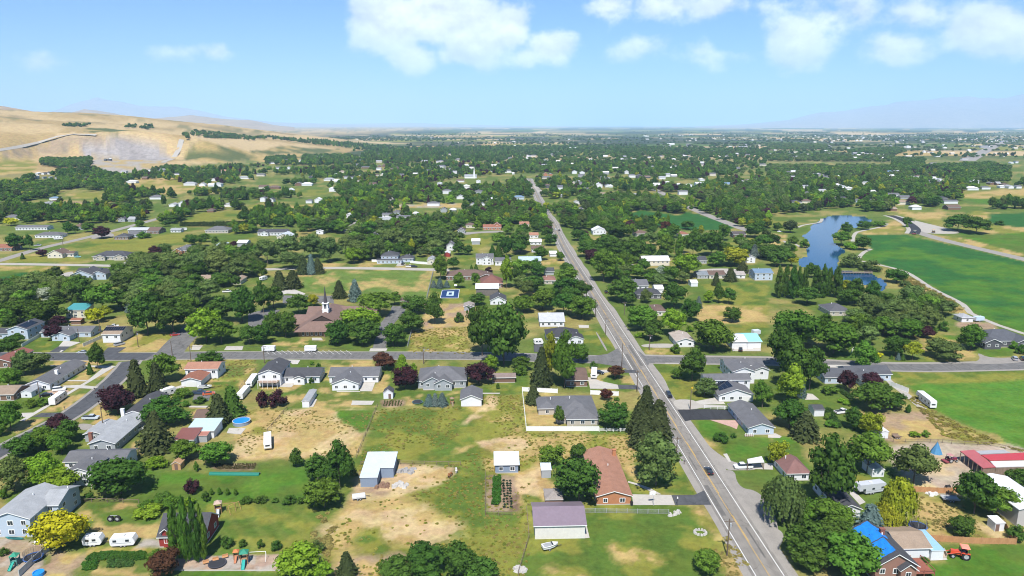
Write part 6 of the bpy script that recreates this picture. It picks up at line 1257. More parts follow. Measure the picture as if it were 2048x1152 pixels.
# open ground where no tree stands: fields and roads by pixel
OPEN = [('D1',[(-60,480),(250,495),(300,540),(240,600),(-60,620)]),('D1',[(-60,640),(200,650),(180,700),(-60,720)]),('D1',[(440,770),(810,740),(830,800),(740,880),(520,890),(430,850)]),('D1',[(930,690),(1050,650),(1230,650),(1330,660),(1430,690),(1640,690),(1640,740),(1360,770),(1000,750)]),('D1',[(760,860),(880,830),(1050,860),(900,900)]),('D1',[(1140,900),(1150,840),(1280,860),(1440,880),(1300,960),(1100,990)]),('D1',[(1330,1000),(1480,915),(1720,900),(1966,860),(1966,950),(1500,990)]),
 ('D2',[(-20,840),(140,840),(460,850),(470,920),(240,890),(-20,890)]),('D2',[(290,715),(550,715),(640,740),(560,760),(400,775),(290,760)]),('D2',[(1380,790),(1450,765),(1560,800),(1600,830),(1420,830)]),('D2',[(1000,840),(1600,835),(1600,940),(1430,980),(1280,995),(1210,950)]),('D3',[(840,912),(960,885),(1080,890),(1280,915),(1430,905),(1720,1003),(1700,1045),(1400,1045),(1150,1015),(900,980)]),('D3',[(1280,785),(1450,800),(1530,830),(1470,855),(1330,850)]),('D3',[(1620,1095),(1966,1095),(1966,1152),(1620,1152)]),
 ('D4',[(985,885),(1350,895),(1345,1000),(1480,1050),(1966,1060),(2300,1060),(2300,880),(1600,880),(1480,870),(1300,890)]),('D4',[(1460,745),(2300,715),(2300,860),(1710,860),(1480,840)]),('D4',[(330,900),(1000,900),(1060,1070),(600,1152),(0,1152),(0,930)]),
 ('C2',[(1590,130),(1700,90),(1910,80),(1890,140),(1760,200),(1700,240),(1560,330)]),('C2',[(-10,60),(340,60),(340,150),(-10,130)]),('C1',[(-300,30),(2000,30),(2000,60),(1300,200),(1000,260),(700,380),(-300,620)]),
 ('D1',[(700,490),(1320,480),(1300,560),(1060,620),(800,620),(690,560)]),('D1',[(-60,300),(1420,300),(1420,480),(-60,480)])]
OPENG = [[(lambda q: (q.x, q.y))(PT(t, *p)) for p in pts] for t, pts in OPEN]
BELTS = [('D1',[(310,470),(500,455),(700,480),(700,560),(560,570),(330,550)],.012,'b'),('D1',[(0,700),(200,640),(480,600),(660,580),(820,580),(940,620),(940,720),(820,760),(560,720),(420,770),(140,830),(0,840)],.009,'b'),('D1',[(1090,550),(1200,540),(1420,570),(1460,600),(1200,610),(1090,620)],.014,'b'),('D1',[(480,205),(690,205),(690,238),(480,235)],.0035,'b'),('D1',[(970,240),(1050,245),(1050,258),(970,258)],.004,'b'),('D1',[(1080,240),(1180,240),(1180,265),(1080,265)],.004,'b'),('D1',[(1310,295),(1390,300),(1460,340),(1430,355),(1320,320)],.008,'b'),('D1',[(1460,285),(1700,295),(1960,335),(1960,350),(1680,340),(1460,310)],.0035,'b'),
 ('D2',[(0,340),(300,360),(560,395),(860,425),(1000,440),(1000,400),(560,360),(0,330)],.0030,'t'),('D2',[(80,490),(300,480),(300,540),(80,540)],.010,'b'),('D2',[(360,480),(740,470),(740,530),(360,540)],.010,'b'),('D2',[(860,440),(1966,400),(1966,520),(1300,520),(780,540),(770,500)],.0028,'t'),
 ('D3',[(0,400),(600,400),(1040,410),(1966,420),(1966,640),(1300,620),(0,600)],.0016,'b'),('D3',[(520,800),(840,790),(1060,800),(1290,820),(1280,915),(1080,890),(850,905),(540,860)],.013,'o'),('D3',[(1300,740),(1560,700),(1966,660),(1966,900),(1560,850),(1450,800)],.010,'o'),
 ('D4',[(0,470),(960,480),(960,520),(0,510)],.005,'o'),('P',[(1150,470),(1200,420),(1300,430),(1330,560),(1290,640),(1240,600)],.0042,'b'),('P',[(1030,470),(1085,440),(1160,560),(1180,640),(1080,640),(1020,560)],.0034,'b'),('P',[(1300,470),(1500,470),(1560,520),(1440,560),(1310,560)],.0022,'b'),('P',[(1480,470),(1600,480),(1560,560),(1480,540)],.003,'b'),('P',[(1560,655),(1740,640),(1780,690),(1570,700)],.0045,'b'),('P',[(120,480),(520,440),(520,470),(140,520)],.0016,'b'),('P',[(0,640),(130,660),(120,700),(0,700)],.008,'b'),('P',[(900,420),(1080,420),(1090,500),(930,510)],.0034,'b'),('D4',[(960,500),(1200,500),(1200,600),(960,600)],.010,'b'),('D4',[(0,560),(540,560),(900,560),(1100,600),(1090,700),(700,650),(300,660),(0,900)],.011,'o'),('D4',[(870,650),(1110,640),(1310,680),(1300,880),(1100,820),(1090,720),(880,730)],.013,'b'),('D4',[(1200,560),(1700,540),(1850,570),(1850,680),(1440,690),(1430,610)],.009,'b'),('D4',[(0,380),(450,390),(450,425),(0,425)],.006,'o'),('D4',[(600,430),(980,410),(1060,440),(960,470),(620,450)],.005,'b'),('D4',[(1350,900),(1560,900),(1700,960),(1700,1060),(1480,1040),(1350,990)],.013,'o'),('D4',[(1700,820),(1900,820),(1950,910),(1690,910)],.012,'t'),('D4',[(700,840),(900,820),(940,880),(880,920),(720,920)],.013,'b'),
 ('P',[(700,470),(780,440),(905,460),(912,510),(820,520),(700,520)],.012,'o'),('C4',[(590,760),(1000,700),(1400,720),(1180,900),(800,920),(620,860)],.010,'o'),('C1',[(-60,560),(400,470),(680,460),(680,650),(480,640),(-60,720)],.013,'o'),('C1',[(880,450),(1250,260),(1960,280),(1960,440),(1500,700),(1000,720)],.012,'o')]
def scatter():
    rs = np.random.RandomState(77); pts = []
    def ok(xy, lim=None):
        x, y = xy[:, 0], xy[:, 1]; keep = np.ones(len(x), bool)
        for g in OPENG: keep &= ~inpoly(x, y, g)
        keep &= ~inpoly(x, y, POND)
        for C in ROADLINES:
            A = np.array([(p.x, p.y) for p in C[0][::2]]); 
            bx = (x > A[:, 0].min()-30) & (x < A[:, 0].max()+30) & (y > A[:, 1].min()-30) & (y < A[:, 1].max()+30)
            i = np.nonzero(bx & keep)[0]
            if len(i):
                d = np.min(np.hypot(x[i][:, None]-A[None, :, 0], y[i][:, None]-A[None, :, 1]), 1); keep[i[d < C[1]]] = False
        for (_, hc, _l, hw, hd) in HOUSES: keep &= ~((np.abs(x-hc.x) < hw*.5+5) & (y > hc.y-14-.035*hc.y) & (y < hc.y+hd+4))
        for hx, hy, hw in FARXY:     # keep the side of each house that faces the camera open
            r = hw*.5+7; keep &= ~((np.abs(x-hx*y/hy) < hw*.5+2) & (y > hy-max(34, .062*hy)) & (y < hy+10))
        return keep
    def emit(xy, kinds, hmin, hmax, tints, wid):
        for (x, y) in xy:
            k = kinds[rs.randint(len(kinds))]; li = LIBIDX[k][rs.randint(2)]; H = rs.uniform(hmin, hmax)
            w = {'b': .95, 'o': 1.15, 't': .8, 's': .45, 'l': .2}[k]*H*rs.uniform(.8, 1.25)*wid
            if k in 'tl': H *= 1.35
            c = np.array(TC[tints[rs.randint(len(tints))]])*rs.uniform(.58, 1.3)
            pts.append((x, y, hz1(x, y) if x < -500 and y > 1200 else 0.0, li, w, w, H, *c))
    def fill(poly, dens):
        P_ = np.array(poly); lo, hi = P_.min(0), P_.max(0); n = int((hi-lo).prod()*dens); n = min(n, 60000)
        xy = lo+rs.rand(n, 2)*(hi-lo); return xy[inpoly(xy[:, 0], xy[:, 1], poly)]
    # the town between the near gardens and the plain
    lo_ = lambda px, py: (lambda q: (q.x, q.y))(P(px, py))
    town = [lo_(-250,478), lo_(2300,450), lo_(2300,372), lo_(1900,348), lo_(1400,334), lo_(1000,318), lo_(720,318), lo_(560,330), lo_(330,345), lo_(0,362), lo_(-250,380)]
    xy = fill(town, .0165); xy = xy[ok(xy)]
    n = fbm(xy[:, 0], xy[:, 1], 130, 50, 3); xy = xy[(n > .42) & (rs.rand(len(xy)) < np.interp(xy[:, 1], [900, 1500, 2600, 3200], [1, .5, .24, .17]))]
    emit(xy, 'bbbbbbbbotts', 6.5, 13, 'ddddgggdgoodkLgdpLgv', 1.0)
    for t, pl, dens, kd in BELTS:
        g = [(lambda q: (q.x, q.y))(PT(t, *p)) for p in pl]; xy = fill(g, dens)
        if len(xy): xy = xy[ok(xy)]
        emit(xy, kd*3+'bbb', 8, 14, 'oogdo' if kd == 'o' else 'ddgdgo', 1.1)
    # right and left margins just outside the frame, so the land goes on
    # plain: hedgerows and windbreaks out to the haze
    far = []
    for k in range(240):
        y = 2300*math.exp(rs.uniform(0, 1.55)); x = rs.uniform(-.95, .95)*y
        if x < -600 and y < 4600: continue
        ang = rs.choice([GRID_ANG, math.pi/2+GRID_ANG], p=[.25, .75])+rs.normal(0, .06); L_ = rs.uniform(80, 620); n = int(L_/rs.uniform(12, 34)); s = np.linspace(-.5, .5, max(n, 2))*L_
        far.append(np.stack([x+np.sin(ang)*s+rs.normal(0, 6, len(s)), y+np.cos(ang)*s+rs.normal(0, 6, len(s))], 1))
    for k in range(40):        # villages and woods
        y = 2400*math.exp(rs.uniform(0, 1.5)); x = rs.uniform(-.9, .95)*y
        if x < -600 and y < 4600: continue
        n = rs.randint(20, 75); far.append(np.stack([x+rs.normal(0, 150, n), y+rs.normal(0, 75, n)], 1))
    xy = np.concatenate(far); xy = xy[hz(xy[:, 0], xy[:, 1]) < 3]
    emit(xy, 'bbot', 7, 13, 'ddkod', 1.5)
    # the wooded town far left behind the hill and far right
    for (cx_, cy_, sx_, sy_, n) in ((-1900,5600,900,500,800),(-1100,5200,700,260,420),(3000,5000,1300,420,620),(3500,6800,1400,500,420),(500,3300,500,90,110),(-500,3300,420,90,120),(1500,3600,700,110,180)):
        xy = np.stack([rs.normal(cx_, sx_, n), rs.normal(cy_, sy_, n)], 1); xy = xy[(hz(xy[:, 0], xy[:, 1]) < 6) & (xy[:, 1] > 2300)]; emit(xy, 'bob', 8, 14, 'ddkod', 1.6)
    A = np.array(pts, np.float32)
    me = bpy.data.meshes.new('far_trees'); me.vertices.add(len(A)); me.vertices.foreach_set('co', A[:, :3].ravel())
    for nm, ty, data, key in (('li', 'INT', A[:, 3].astype(np.int32), 'value'), ('sc', 'FLOAT_VECTOR', A[:, 4:7], 'vector'), ('tint', 'FLOAT_VECTOR', A[:, 7:10], 'vector'), ('rz', 'FLOAT', rs.rand(len(A)).astype(np.float32)*6.283, 'value')):
        at = me.attributes.new(nm, ty, 'POINT'); at.data.foreach_set(key, np.ascontiguousarray(data).ravel())
    o = link('far_woodland', me); o['kind'] = 'stuff'; o['label'] = 'mass of far trees across the town and the plain'
    ng = bpy.data.node_groups.new('far_trees', 'GeometryNodeTree'); ng.interface.new_socket('Geometry', in_out='INPUT', socket_type='NodeSocketGeometry'); ng.interface.new_socket('Geometry', in_out='OUTPUT', socket_type='NodeSocketGeometry')
    N, L = ng.nodes, ng.links; gi = N.new('NodeGroupInput'); go = N.new('NodeGroupOutput'); iop = N.new('GeometryNodeInstanceOnPoints'); ci = N.new('GeometryNodeCollectionInfo')
    ci.inputs['Collection'].default_value = LIBC; ci.inputs['Separate Children'].default_value = True; ci.inputs['Reset Children'].default_value = True
    def na(nm, ty):
        n = N.new('GeometryNodeInputNamedAttribute'); n.data_type = ty; n.inputs['Name'].default_value = nm; return n.outputs['Attribute']
    cx = N.new('ShaderNodeCombineXYZ'); L.new(na('rz', 'FLOAT'), cx.inputs[2])
    e2r = N.new('FunctionNodeEulerToRotation'); L.new(cx.outputs[0], e2r.inputs[0])
    L.new(gi.outputs[0], iop.inputs['Points']); L.new(ci.outputs[0], iop.inputs['Instance']); iop.inputs['Pick Instance'].default_value = True
    L.new(na('li', 'INT'), iop.inputs['Instance Index']); L.new(na('sc', 'FLOAT_VECTOR'), iop.inputs['Scale']); L.new(e2r.outputs[0], iop.inputs['Rotation'])
    L.new(iop.outputs[0], go.inputs[0]); md = o.modifiers.new('trees', 'NODES'); md.node_group = ng
    print('far trees', len(A))
ROADLINES = [(MAIN, 9)]+[(centre_line(q), 9) for q in ([(-120,552),(0,521),(80,497),(182,473),(273,449),(372,422),(420,408)],[(690,465),(704,454),(738,430),(785,396),(810,378)],[(1295,372),(1305,377),(1349,398),(1388,419),(1466,450),(1500,462)])]+[(centre_line([(1935,322),(1942,317),(1980,297),(2020,277)], step=60), 60)]
# far buildings, each a speck: white sheds and houses of the towns on the plain
def specks():
    rs = np.random.RandomState(21); mb = MB(); 
    cl = [(3200,5000,900,380,170),(3800,7000,1100,450,110),(-1700,5600,700,420,70),(300,3600,700,260,14),(1700,3400,700,260,40),(1500,5200,900,400,16),(-300,4200,500,260,10),(1500,2700,800,200,40),(-100,2500,400,150,30)]
    for k in range(95):
        x, y = rs.uniform(-.55, .62)*1.0, rs.uniform(1250, 2600); x *= y; w = rs.uniform(10, 18); d = 9; h = rs.uniform(3, 5)
        if hz1(x, y) > 3: continue
        FARXY.append((x, y, w)); m = rs.randint(0, 3); mb.box(x-w/2, x+w/2, y, y+d, 0, h, m); mb.add([(x-w/2-.3,y-.3,h),(x+w/2+.3,y-.3,h),(x+w/2+.3,y+d+.3,h),(x-w/2-.3,y+d+.3,h),(x-w/2,y+d/2,h+2.2),(x+w/2,y+d/2,h+2.2)],[(0,1,5,4),(2,3,4,5),(1,2,5),(3,0,4)],rs.choice([0,2,3,3]))
    for cx_, cy_, sx_, sy_, n in cl:
        for k in range(n):
            x, y = rs.normal(cx_, sx_), rs.normal(cy_, sy_)
            if y < 2200 or (x < -500 and y < 4600) or hz1(x, y) > 3: continue
            big = rs.rand() < .12; w = rs.uniform(14, 45) if big else rs.uniform(9, 18); d = rs.uniform(8, 14); h = rs.uniform(3, 6 if not big else 9); m = rs.randint(0, 3)
            mb.box(x-w/2, x+w/2, y, y+d, 0, h, m); mb.add([(x-w/2-.3,y-.3,h),(x+w/2+.3,y-.3,h),(x+w/2+.3,y+d+.3,h),(x-w/2-.3,y+d+.3,h),(x-w/2,y+d/2,h+d*.2),(x+w/2,y+d/2,h+d*.2)],[(0,1,5,4),(2,3,4,5),(1,2,5),(3,0,4)],m)
    o = mb.build('distant_town', [mat('town_white', (.62,.62,.62)), mat('town_cream', (.5,.46,.4)), mat('town_grey', (.28,.28,.3)), shingle(R_GREY)]); o['kind'] = 'stuff'; o['label'] = 'specks of far buildings across the plain'
specks()
scatter()
# ---------------------------------------------------------------- vehicles
def spot(t, x, y, head=None, to=None):
    """ground point and turn; heading 0 looks away from the camera along the main road, 90 to the right"""
    p = PT(t, x, y)
    if to is not None:
        q = PT(t, *to); d = q-p; return (p+q)/2, math.atan2(d.y, d.x)-math.pi/2, d.length
    return p, -GRID_ANG-math.radians(head), None
def wheel_mesh(r=.33, w=.22):
    mb = MB(); mb.cyl((-w/2, 0, 0), (w/2, 0, 0), r, r, 14); a = mb.mesh('wheel', RUBBER)
    mb = MB(); mb.cyl((-w/2-.012, 0, 0), (w/2+.012, 0, 0), r*.58, r*.58, 10); return a, mb.mesh('rim', GREYM)
WH, RIM = wheel_mesh()
def wheels(rt, xs, ys, r=.33):
    for y in ys:
        for x in xs:
            o = link('wheel', WH, rt, (x, y, r)); o.scale = (1, r/.33, r/.33); link('rim', RIM, o)
LAMP = mat('headlamp', (.75, .75, .72), .2, .02); TAIL = mat('tail_lamp', (.4, .02, .02), .3, .05)
def loft(mb, secs, m=0):
    """secs: (y, half width low, half width high, z low, z high)"""
    vs = []
    for y, wl, wh, zl, zh in secs: vs += [(-wl, y, zl), (wl, y, zl), (wl*1.0, y, (zl+zh)/2), (wh, y, zh), (-wh, y, zh), (-wl*1.0, y, (zl+zh)/2)]
    n = 6; fs = []
    for k in range(len(secs)-1):
        for i in range(n): fs.append((k*n+i, k*n+(i+1) % n, (k+1)*n+(i+1) % n, (k+1)*n+i))
    fs += [tuple(range(n))[::-1], tuple((len(secs)-1)*n+i for i in range(n))]
    mb.add(vs, fs, m)
def car(t, x, y, head, kindn, rgb, label, to=None):
    p, rz, _ = spot(t, x, y, head, to)
    nm, cat = {'sedan': ('sedan_car', 'car'), 'suv': ('sport_utility_car', 'car'), 'van': ('minivan', 'van'), 'pickup': ('pickup_truck', 'pickup')}[kindn]
    rt = thing(nm, label, cat, (p.x, p.y, .06 if p.z < .5 else p.z), rz, 'cars and pickups'); pm = paint(rgb)
    L, Wd = {'sedan': (4.7, .92), 'suv': (4.8, .97), 'van': (5.0, .98), 'pickup': (5.8, 1.0)}[kindn]; h = L/2
    mb = MB()
    if kindn == 'sedan':
        loft(mb, [(-h,.80,.72,.38,.80),(-h+.15,.90,.82,.28,.92),(-1.2,.92,.86,.24,.96),(.9,.92,.86,.24,.95),(h-.35,.90,.80,.26,.80),(h,.76,.66,.36,.66)])
        loft(mb, [(-1.05,.66,.60,1.38,1.45),(-.6,.68,.60,1.40,1.48),(.25,.66,.58,1.40,1.47),(.4,.62,.56,1.36,1.42)]); g = [(-1.85,.74,.70,.90,.95),(-1.0,.80,.64,.90,1.40),(.3,.80,.62,.90,1.41),(1.15,.76,.70,.88,.94)]
    elif kindn == 'suv':
        loft(mb, [(-h,.86,.80,.42,1.0),(-h+.12,.95,.90,.30,1.08),(1.0,.96,.90,.28,1.05),(h-.3,.93,.85,.32,.98),(h,.82,.74,.42,.82)])
        loft(mb, [(-2.15,.70,.66,1.62,1.70),(-1.6,.74,.68,1.66,1.76),(.3,.72,.66,1.66,1.74),(.5,.68,.62,1.60,1.68)]); g = [(-2.28,.80,.78,1.02,1.08),(-2.1,.84,.70,1.02,1.64),(.35,.84,.68,1.02,1.66),(1.15,.80,.74,1.0,1.08)]
    elif kindn == 'van':
        loft(mb, [(-h,.88,.84,.42,1.05),(-h+.12,.97,.93,.28,1.1),(1.2,.97,.92,.28,1.05),(h-.25,.92,.84,.32,.9),(h,.8,.72,.4,.75)])
        loft(mb, [(-2.3,.74,.70,1.68,1.76),(-1.7,.78,.72,1.72,1.82),(.6,.76,.70,1.70,1.78),(.8,.70,.64,1.62,1.70)]); g = [(-2.42,.84,.82,1.05,1.1),(-2.25,.88,.74,1.05,1.70),(.7,.88,.70,1.05,1.70),(1.7,.82,.74,.98,1.05)]
    else:
        loft(mb, [(-h,.92,.90,.50,1.10),(-h+.1,.98,.95,.42,1.14),(-.55,.98,.95,.42,1.14),(-.5,.98,.94,.36,1.12),(1.5,.98,.92,.36,1.10),(h-.25,.95,.86,.40,1.06),(h,.88,.8,.5,.95)])
        loft(mb, [(-.35,.72,.68,1.72,1.80),(0,.74,.70,1.76,1.84),(.9,.74,.68,1.74,1.82),(1.1,.68,.64,1.66,1.74)]); g = [(-.5,.84,.80,1.08,1.14),(-.35,.86,.74,1.08,1.74),(.95,.86,.70,1.08,1.74),(1.7,.82,.76,1.05,1.12)]
    mb.build('body', pm, rt); mb = MB(); loft(mb, g); mb.build('window', GLASS, rt)
    if kindn == 'pickup': mb = MB(); mb.box(-.80, .80, -h+.15, -.6, 1.13, 1.16); mb.build('truck_bed', DARKM, rt)
    wheels(rt, (-.80, .80), (-h*.62, h*.64), .34 if kindn != 'pickup' else .40)
    for sx in (-.62, .62):
        m2 = MB(); m2.box(sx-.16, sx+.16, h-.14, h-.02, .62, .76); m2.build('headlight', LAMP, rt)
        m2 = MB(); m2.box(sx-.14, sx+.14, -h-.005, -h+.1, .72, .90); m2.build('tail_light', TAIL, rt)
    return rt
def rv(t, x, y, head, L, label, kindn='trailer', rgb=(.68, .68, .67), to=None, name='travel_trailer', cat='trailer', H=2.7):
    p, rz, l2 = spot(t, x, y, head, to); L = l2*.92 if to is not None else L
    rt = thing(name, label, cat, (p.x, p.y, .05), rz, 'campers, trailers and motorhomes'); h = L/2; m = mat('rv_skin', rgb, .4, .05); mb = MB(); w = 1.2
    if kindn == 'cargo':
        mb.prism([(-h,.55),(h-.5,.55),(h,.9),(h,H-.25),(h-.3,H),(-h,H)], -w, w)
    elif kindn == 'motorhome':
        mb.prism([(-h,.5),(h,.5),(h+.05,1.4),(h-.35,H+.25),(h-.7,H+.35),(-h,H+.35)], -w, w)
    elif kindn == 'fifth':
        mb.prism([(-h,.6),(h-2.4,.6),(h-2.4,1.6),(h-.2,1.6),(h,2.0),(h-.5,H+.8),(h-2.4,H+.75),(-h+.3,H+.55),(-h,H+.2)], -w, w)
    else:
        mb.prism([(-h,.95),(-h+.35,.5),(h-.5,.5),(h,1.1),(h,1.5),(h-.5,H-.05),(h-.9,H),(-h+.25,H),(-h,H-.4)], -w, w)
    mb.build('body', m, rt)
    st = MB(); zz = 1.15 if kindn != 'cargo' else .75
    st.box(-w-.012, w+.012, -h+.3, h-1.0 if kindn != 'fifth' else h-2.6, zz, zz+.14); st.build('stripe', mat('rv_stripe', (.30, .31, .34)), rt)
    if kindn != 'cargo':
        for s in (-1, 1):
            for yy in np.linspace(-h+1.2, h-1.8, max(2, int(L/2.4))): m2 = MB(); m2.box(s*w-.02, s*w+.02, yy-.45, yy+.45, 1.55, 2.15); m2.build('window', GLASS, rt)
        m2 = MB(); m2.box(-.7, .7, -h-.02, -h+.1, 1.55, 2.1) if kindn != 'motorhome' else m2.box(-1.05, 1.05, h-.1, h+.08, 1.45, 2.25); m2.build('window', GLASS, rt)
        zt = H+.35 if kindn == 'motorhome' else H if kindn == 'trailer' else H+.62
        m2 = MB(); m2.box(-.4, .4, -.5, .4, zt-.02, zt+.22); m2.build('roof_vent', mat('rv_roof_vent', (.55, .55, .55)), rt)
    else:
        m2 = MB(); m2.box(-w+.08, w-.08, -h-.03, -h+.02, .65, H-.2); m2.build('door', mat('rv_door', (.6, .6, .6)), rt)
    wheels(rt, (-w+.12, w-.12), ((-.45, .45) if kindn != 'motorhome' else (-h*.55, h*.68)), .36)
    if kindn in ('trailer', 'cargo'): m2 = MB(); m2.box(-.06, .06, h-.3, h+1.2, .42, .52); m2.build('tow_bar', DARKM, rt)
    return rt
BLK=(.012,.012,.014); SLV=(.36,.37,.39); WHT=(.68,.68,.68); DBL=(.03,.05,.09)
car('A3',1500,362,0,'sedan',BLK,'black car driving along the main road near the brick house')
car('B3',1205,588,180,'suv',BLK,'black car at the road edge beside the pale concrete drive')
car('B1',635,256,-90,'sedan',SLV,'silver car on the cross street opposite the columnar tree')
car('C1',918,962,35,'van',SLV,'silver van parked before the split-level house with solar panels')
car('A3',1762,330,-90,'pickup',WHT,'white pickup parked on the gravel drive right of the road')
car('B1',700,762,90,'pickup',(.45,.50,.55),'pale blue pickup parked on the dry verge of the street')
car('B1',458,542,70,'suv',WHT,'white car parked before the white ranch house')
car('B1',355,585,60,'sedan',BLK,'dark car parked beside the small white garden shed')
car('B1',1530,568,90,'pickup',DBL,'dark blue pickup parked beside the boat')
car('B1',1605,574,70,'sedan',(.45,.10,.03),'orange car parked beside the dark blue pickup')
car('B1',1072,848,30,'suv',WHT,'white car in the concrete yard behind the big spruce')
car('B4',565,716,75,'pickup',WHT,'white pickup parked between garden trees and the clipped hedge')
car('B4',1893,306,25,'suv',SLV,'silver car parked before the white-trimmed slate house')
car('B4',1955,306,25,'suv',BLK,'black car parked next to the silver one at the slate house')
car('B3',668,412,120,'sedan',BLK,'dark car on the curved white driveway')
car('B3',1755,236,20,'suv',BLK,'dark car outside the white twin-door workshop')
car('C2',1130,342,10,'suv',BLK,'dark car on the drive of the slate two-storey house')
car('C2',1180,362,90,'pickup',WHT,'white pickup parked by the gravel road')
car('C2',1216,364,90,'suv',BLK,'dark car parked by the gravel road behind a white pickup')
car('C1',62,236,80,'sedan',WHT,'white car parked at the rust-roofed brown house')
car('C1',290,200,80,'pickup',SLV,'silver pickup parked across the village street')
car('C1',548,270,80,'pickup',WHT,'white pickup beside the cream cottage')
car('C1',598,288,80,'sedan',(.20,.42,.42),'teal car on the grass beside the cream cottage')
car('C1',1745,556,80,'pickup',WHT,'white truck parked at the grove edge')
car('C1',1345,888,70,'sedan',(.30,.03,.02),'red car in the shade of the big dark trees')
car('C1',868,826,70,'pickup',WHT,'white truck parked behind the split-level house')
car('C3',335,80,180,'suv',WHT,'white car on the main road far down the straight')
car('C3',362,84,0,'sedan',BLK,'dark car beside the main road far down the straight')
car('D3',297,972,0,'sedan',BLK,'small dark car far along the main road')
car('D3',258,880,0,'sedan',SLV,'tiny silver car at the far end of the main road')
car('C4',88,92,90,'sedan',WHT,'white car parked on the lane by the pond')
car('C4',1352,80,30,'pickup',WHT,'white truck on the pale gravel lot')
car('C3',722,560,0,'suv',BLK,'dark car under roadside trees right of the main road')
car('B1',245,1030-1000+16,90,'sedan',SLV,'silver car by the two-storey blue-grey house') if False else None
rv('B1',398,664,None,7,'white motorhome parked along the sealed street','motorhome',to=(500,592),name='motorhome',cat='motorhome')
rv('B1',1240,596,None,8,'white motorhome beside the clipped round bush','motorhome',to=(1350,560),name='motorhome',cat='motorhome')
rv('B2',100,242,90,6,'white cargo trailer parked by the dark tree in the church bays','cargo',name='cargo_trailer')
rv('B2',372,244,90,6,'white cargo trailer parked mid-row in the church bays','cargo',to=(470,240),name='cargo_trailer')
rv('B2',92,1010,None,7,'white camper standing in the straw field','trailer',to=(92,905))
rv('A1',640,918,None,6,'white camper with rounded front beside the yellow tree','trailer',to=(800,905))
rv('A1',848,922,None,7,'white camper next to the red barn','trailer',to=(1055,908))
rv('B4',1272,690,None,10,'long white fifth-wheel camper on the field-side lane','fifth',to=(1150,600))
rv('A4',880,500,None,9,'silver fifth-wheel camper parked behind the hidden charcoal roof','fifth',to=(660,535),rgb=(.45,.47,.5))
rv('B3',628,462,None,5,'white camper on the curved driveway by the brown-roofed house','trailer',to=(632,400))
rv('B3',165,190,None,6,'white camper beside the black-roofed house','trailer',to=(240,185))
rv('C1',412,152,90,7,'white camper in front of the hip-roofed white house','trailer',to=(490,148))
rv('B1',1910,530,None,8,'white camper behind the balcony house','trailer',to=(1966,450))
rv('B1',1840,620,None,5,'white cargo trailer at the end of the camper row','cargo',to=(1905,545),name='cargo_trailer')
rv('C2',35,470,None,6,'white camper in the church side lot','trailer',to=(80,455))
rv('C1',1376,82,90,6,'white trailer beside the small field outbuilding','trailer',to=(1440,80))
rv('C4',1580,780,None,6,'pale blue cargo trailer next to the shed by the field path','cargo',to=(1648,775),rgb=(.45,.55,.66),name='cargo_trailer')
rv('B3',1845,118,None,5,'pale horse trailer behind the turquoise-roofed shed','cargo',to=(1900,112),rgb=(.5,.55,.6),name='horse_trailer')

def boat(t, x, y, to, label, rgb=(.62, .62, .60)):
    p, rz, L = spot(t, x, y, None, to); h = L/2; rt = thing('boat_on_trailer', label, 'boat', (p.x, p.y, .05), rz, 'boats on trailers'); mb = MB()
    loft(mb, [(-h,.85,1.0,.65,1.25),(-h*.2,.85,1.05,.55,1.28),(h*.5,.55,.8,.62,1.36),(h,.04,.08,1.0,1.48)]); hl = mb.build('hull', mat('boat_gelcoat', rgb, .3, .05), rt)
    mb = MB(); loft(mb, [(-h*.85,.7,.75,1.26,1.31),(0,.75,.78,1.26,1.34),(h*.15,.5,.55,1.30,1.36)]); mb.build('cockpit', mat('boat_cover', (.28, .29, .30)), rt)
    mb = MB(); mb.taper(-.6, .6, h*.15, h*.35, 1.3, 1.7, .1, .05, 0, 0, -.1); mb.build('windshield', GLASS, rt)
    mb = MB(); mb.box(-.07, .07, -h, h+1, .40, .50); mb.box(-.8, .8, -.6, -.5, .35, .46); mb.build('trailer_frame', DARKM, rt); wheels(rt, (-.85, .85), (-.5,), .3)
boat('A3',232,958,(350,932),'white motorboat on its trailer on the near lawn')
boat('B1',1520,530,(1630,526),'white motorboat beside the rust-roofed garage')
def flat_trailer(t, x, y, to, label, rgb):
    p, rz, L = spot(t, x, y, None, to); h = L/2; rt = thing('flatbed_trailer', label, 'trailer', (p.x, p.y, .04), rz, 'flatbed trailers'); mb = MB(); mb.box(-1.1, 1.1, -h, h, .62, .78); mb.box(-1.15, -1.1, -h, h, .6, 1.1); mb.box(1.1, 1.15, -h, h, .6, 1.1); mb.build('bed', mat('trailer_bed', rgb, .7, .15), rt)
    mb = MB(); mb.box(-.06, .06, h, h+1.3, .55, .65); mb.build('tow_bar', DARKM, rt); wheels(rt, (-1.2, 1.2), (-.4, .4), .33)
flat_trailer('A2',735,568,(835,555),'white flatbed trailer in front of the blue steel barn',(.52,.53,.54))
flat_trailer('A4',1325,572,(1450,580),'grey flatbed trailer beside the cedar fence',(.36,.37,.38))
flat_trailer('B4',960,905,(1010,905),'rusty brown utility trailer beside the white storage shed',(.20,.14,.10))
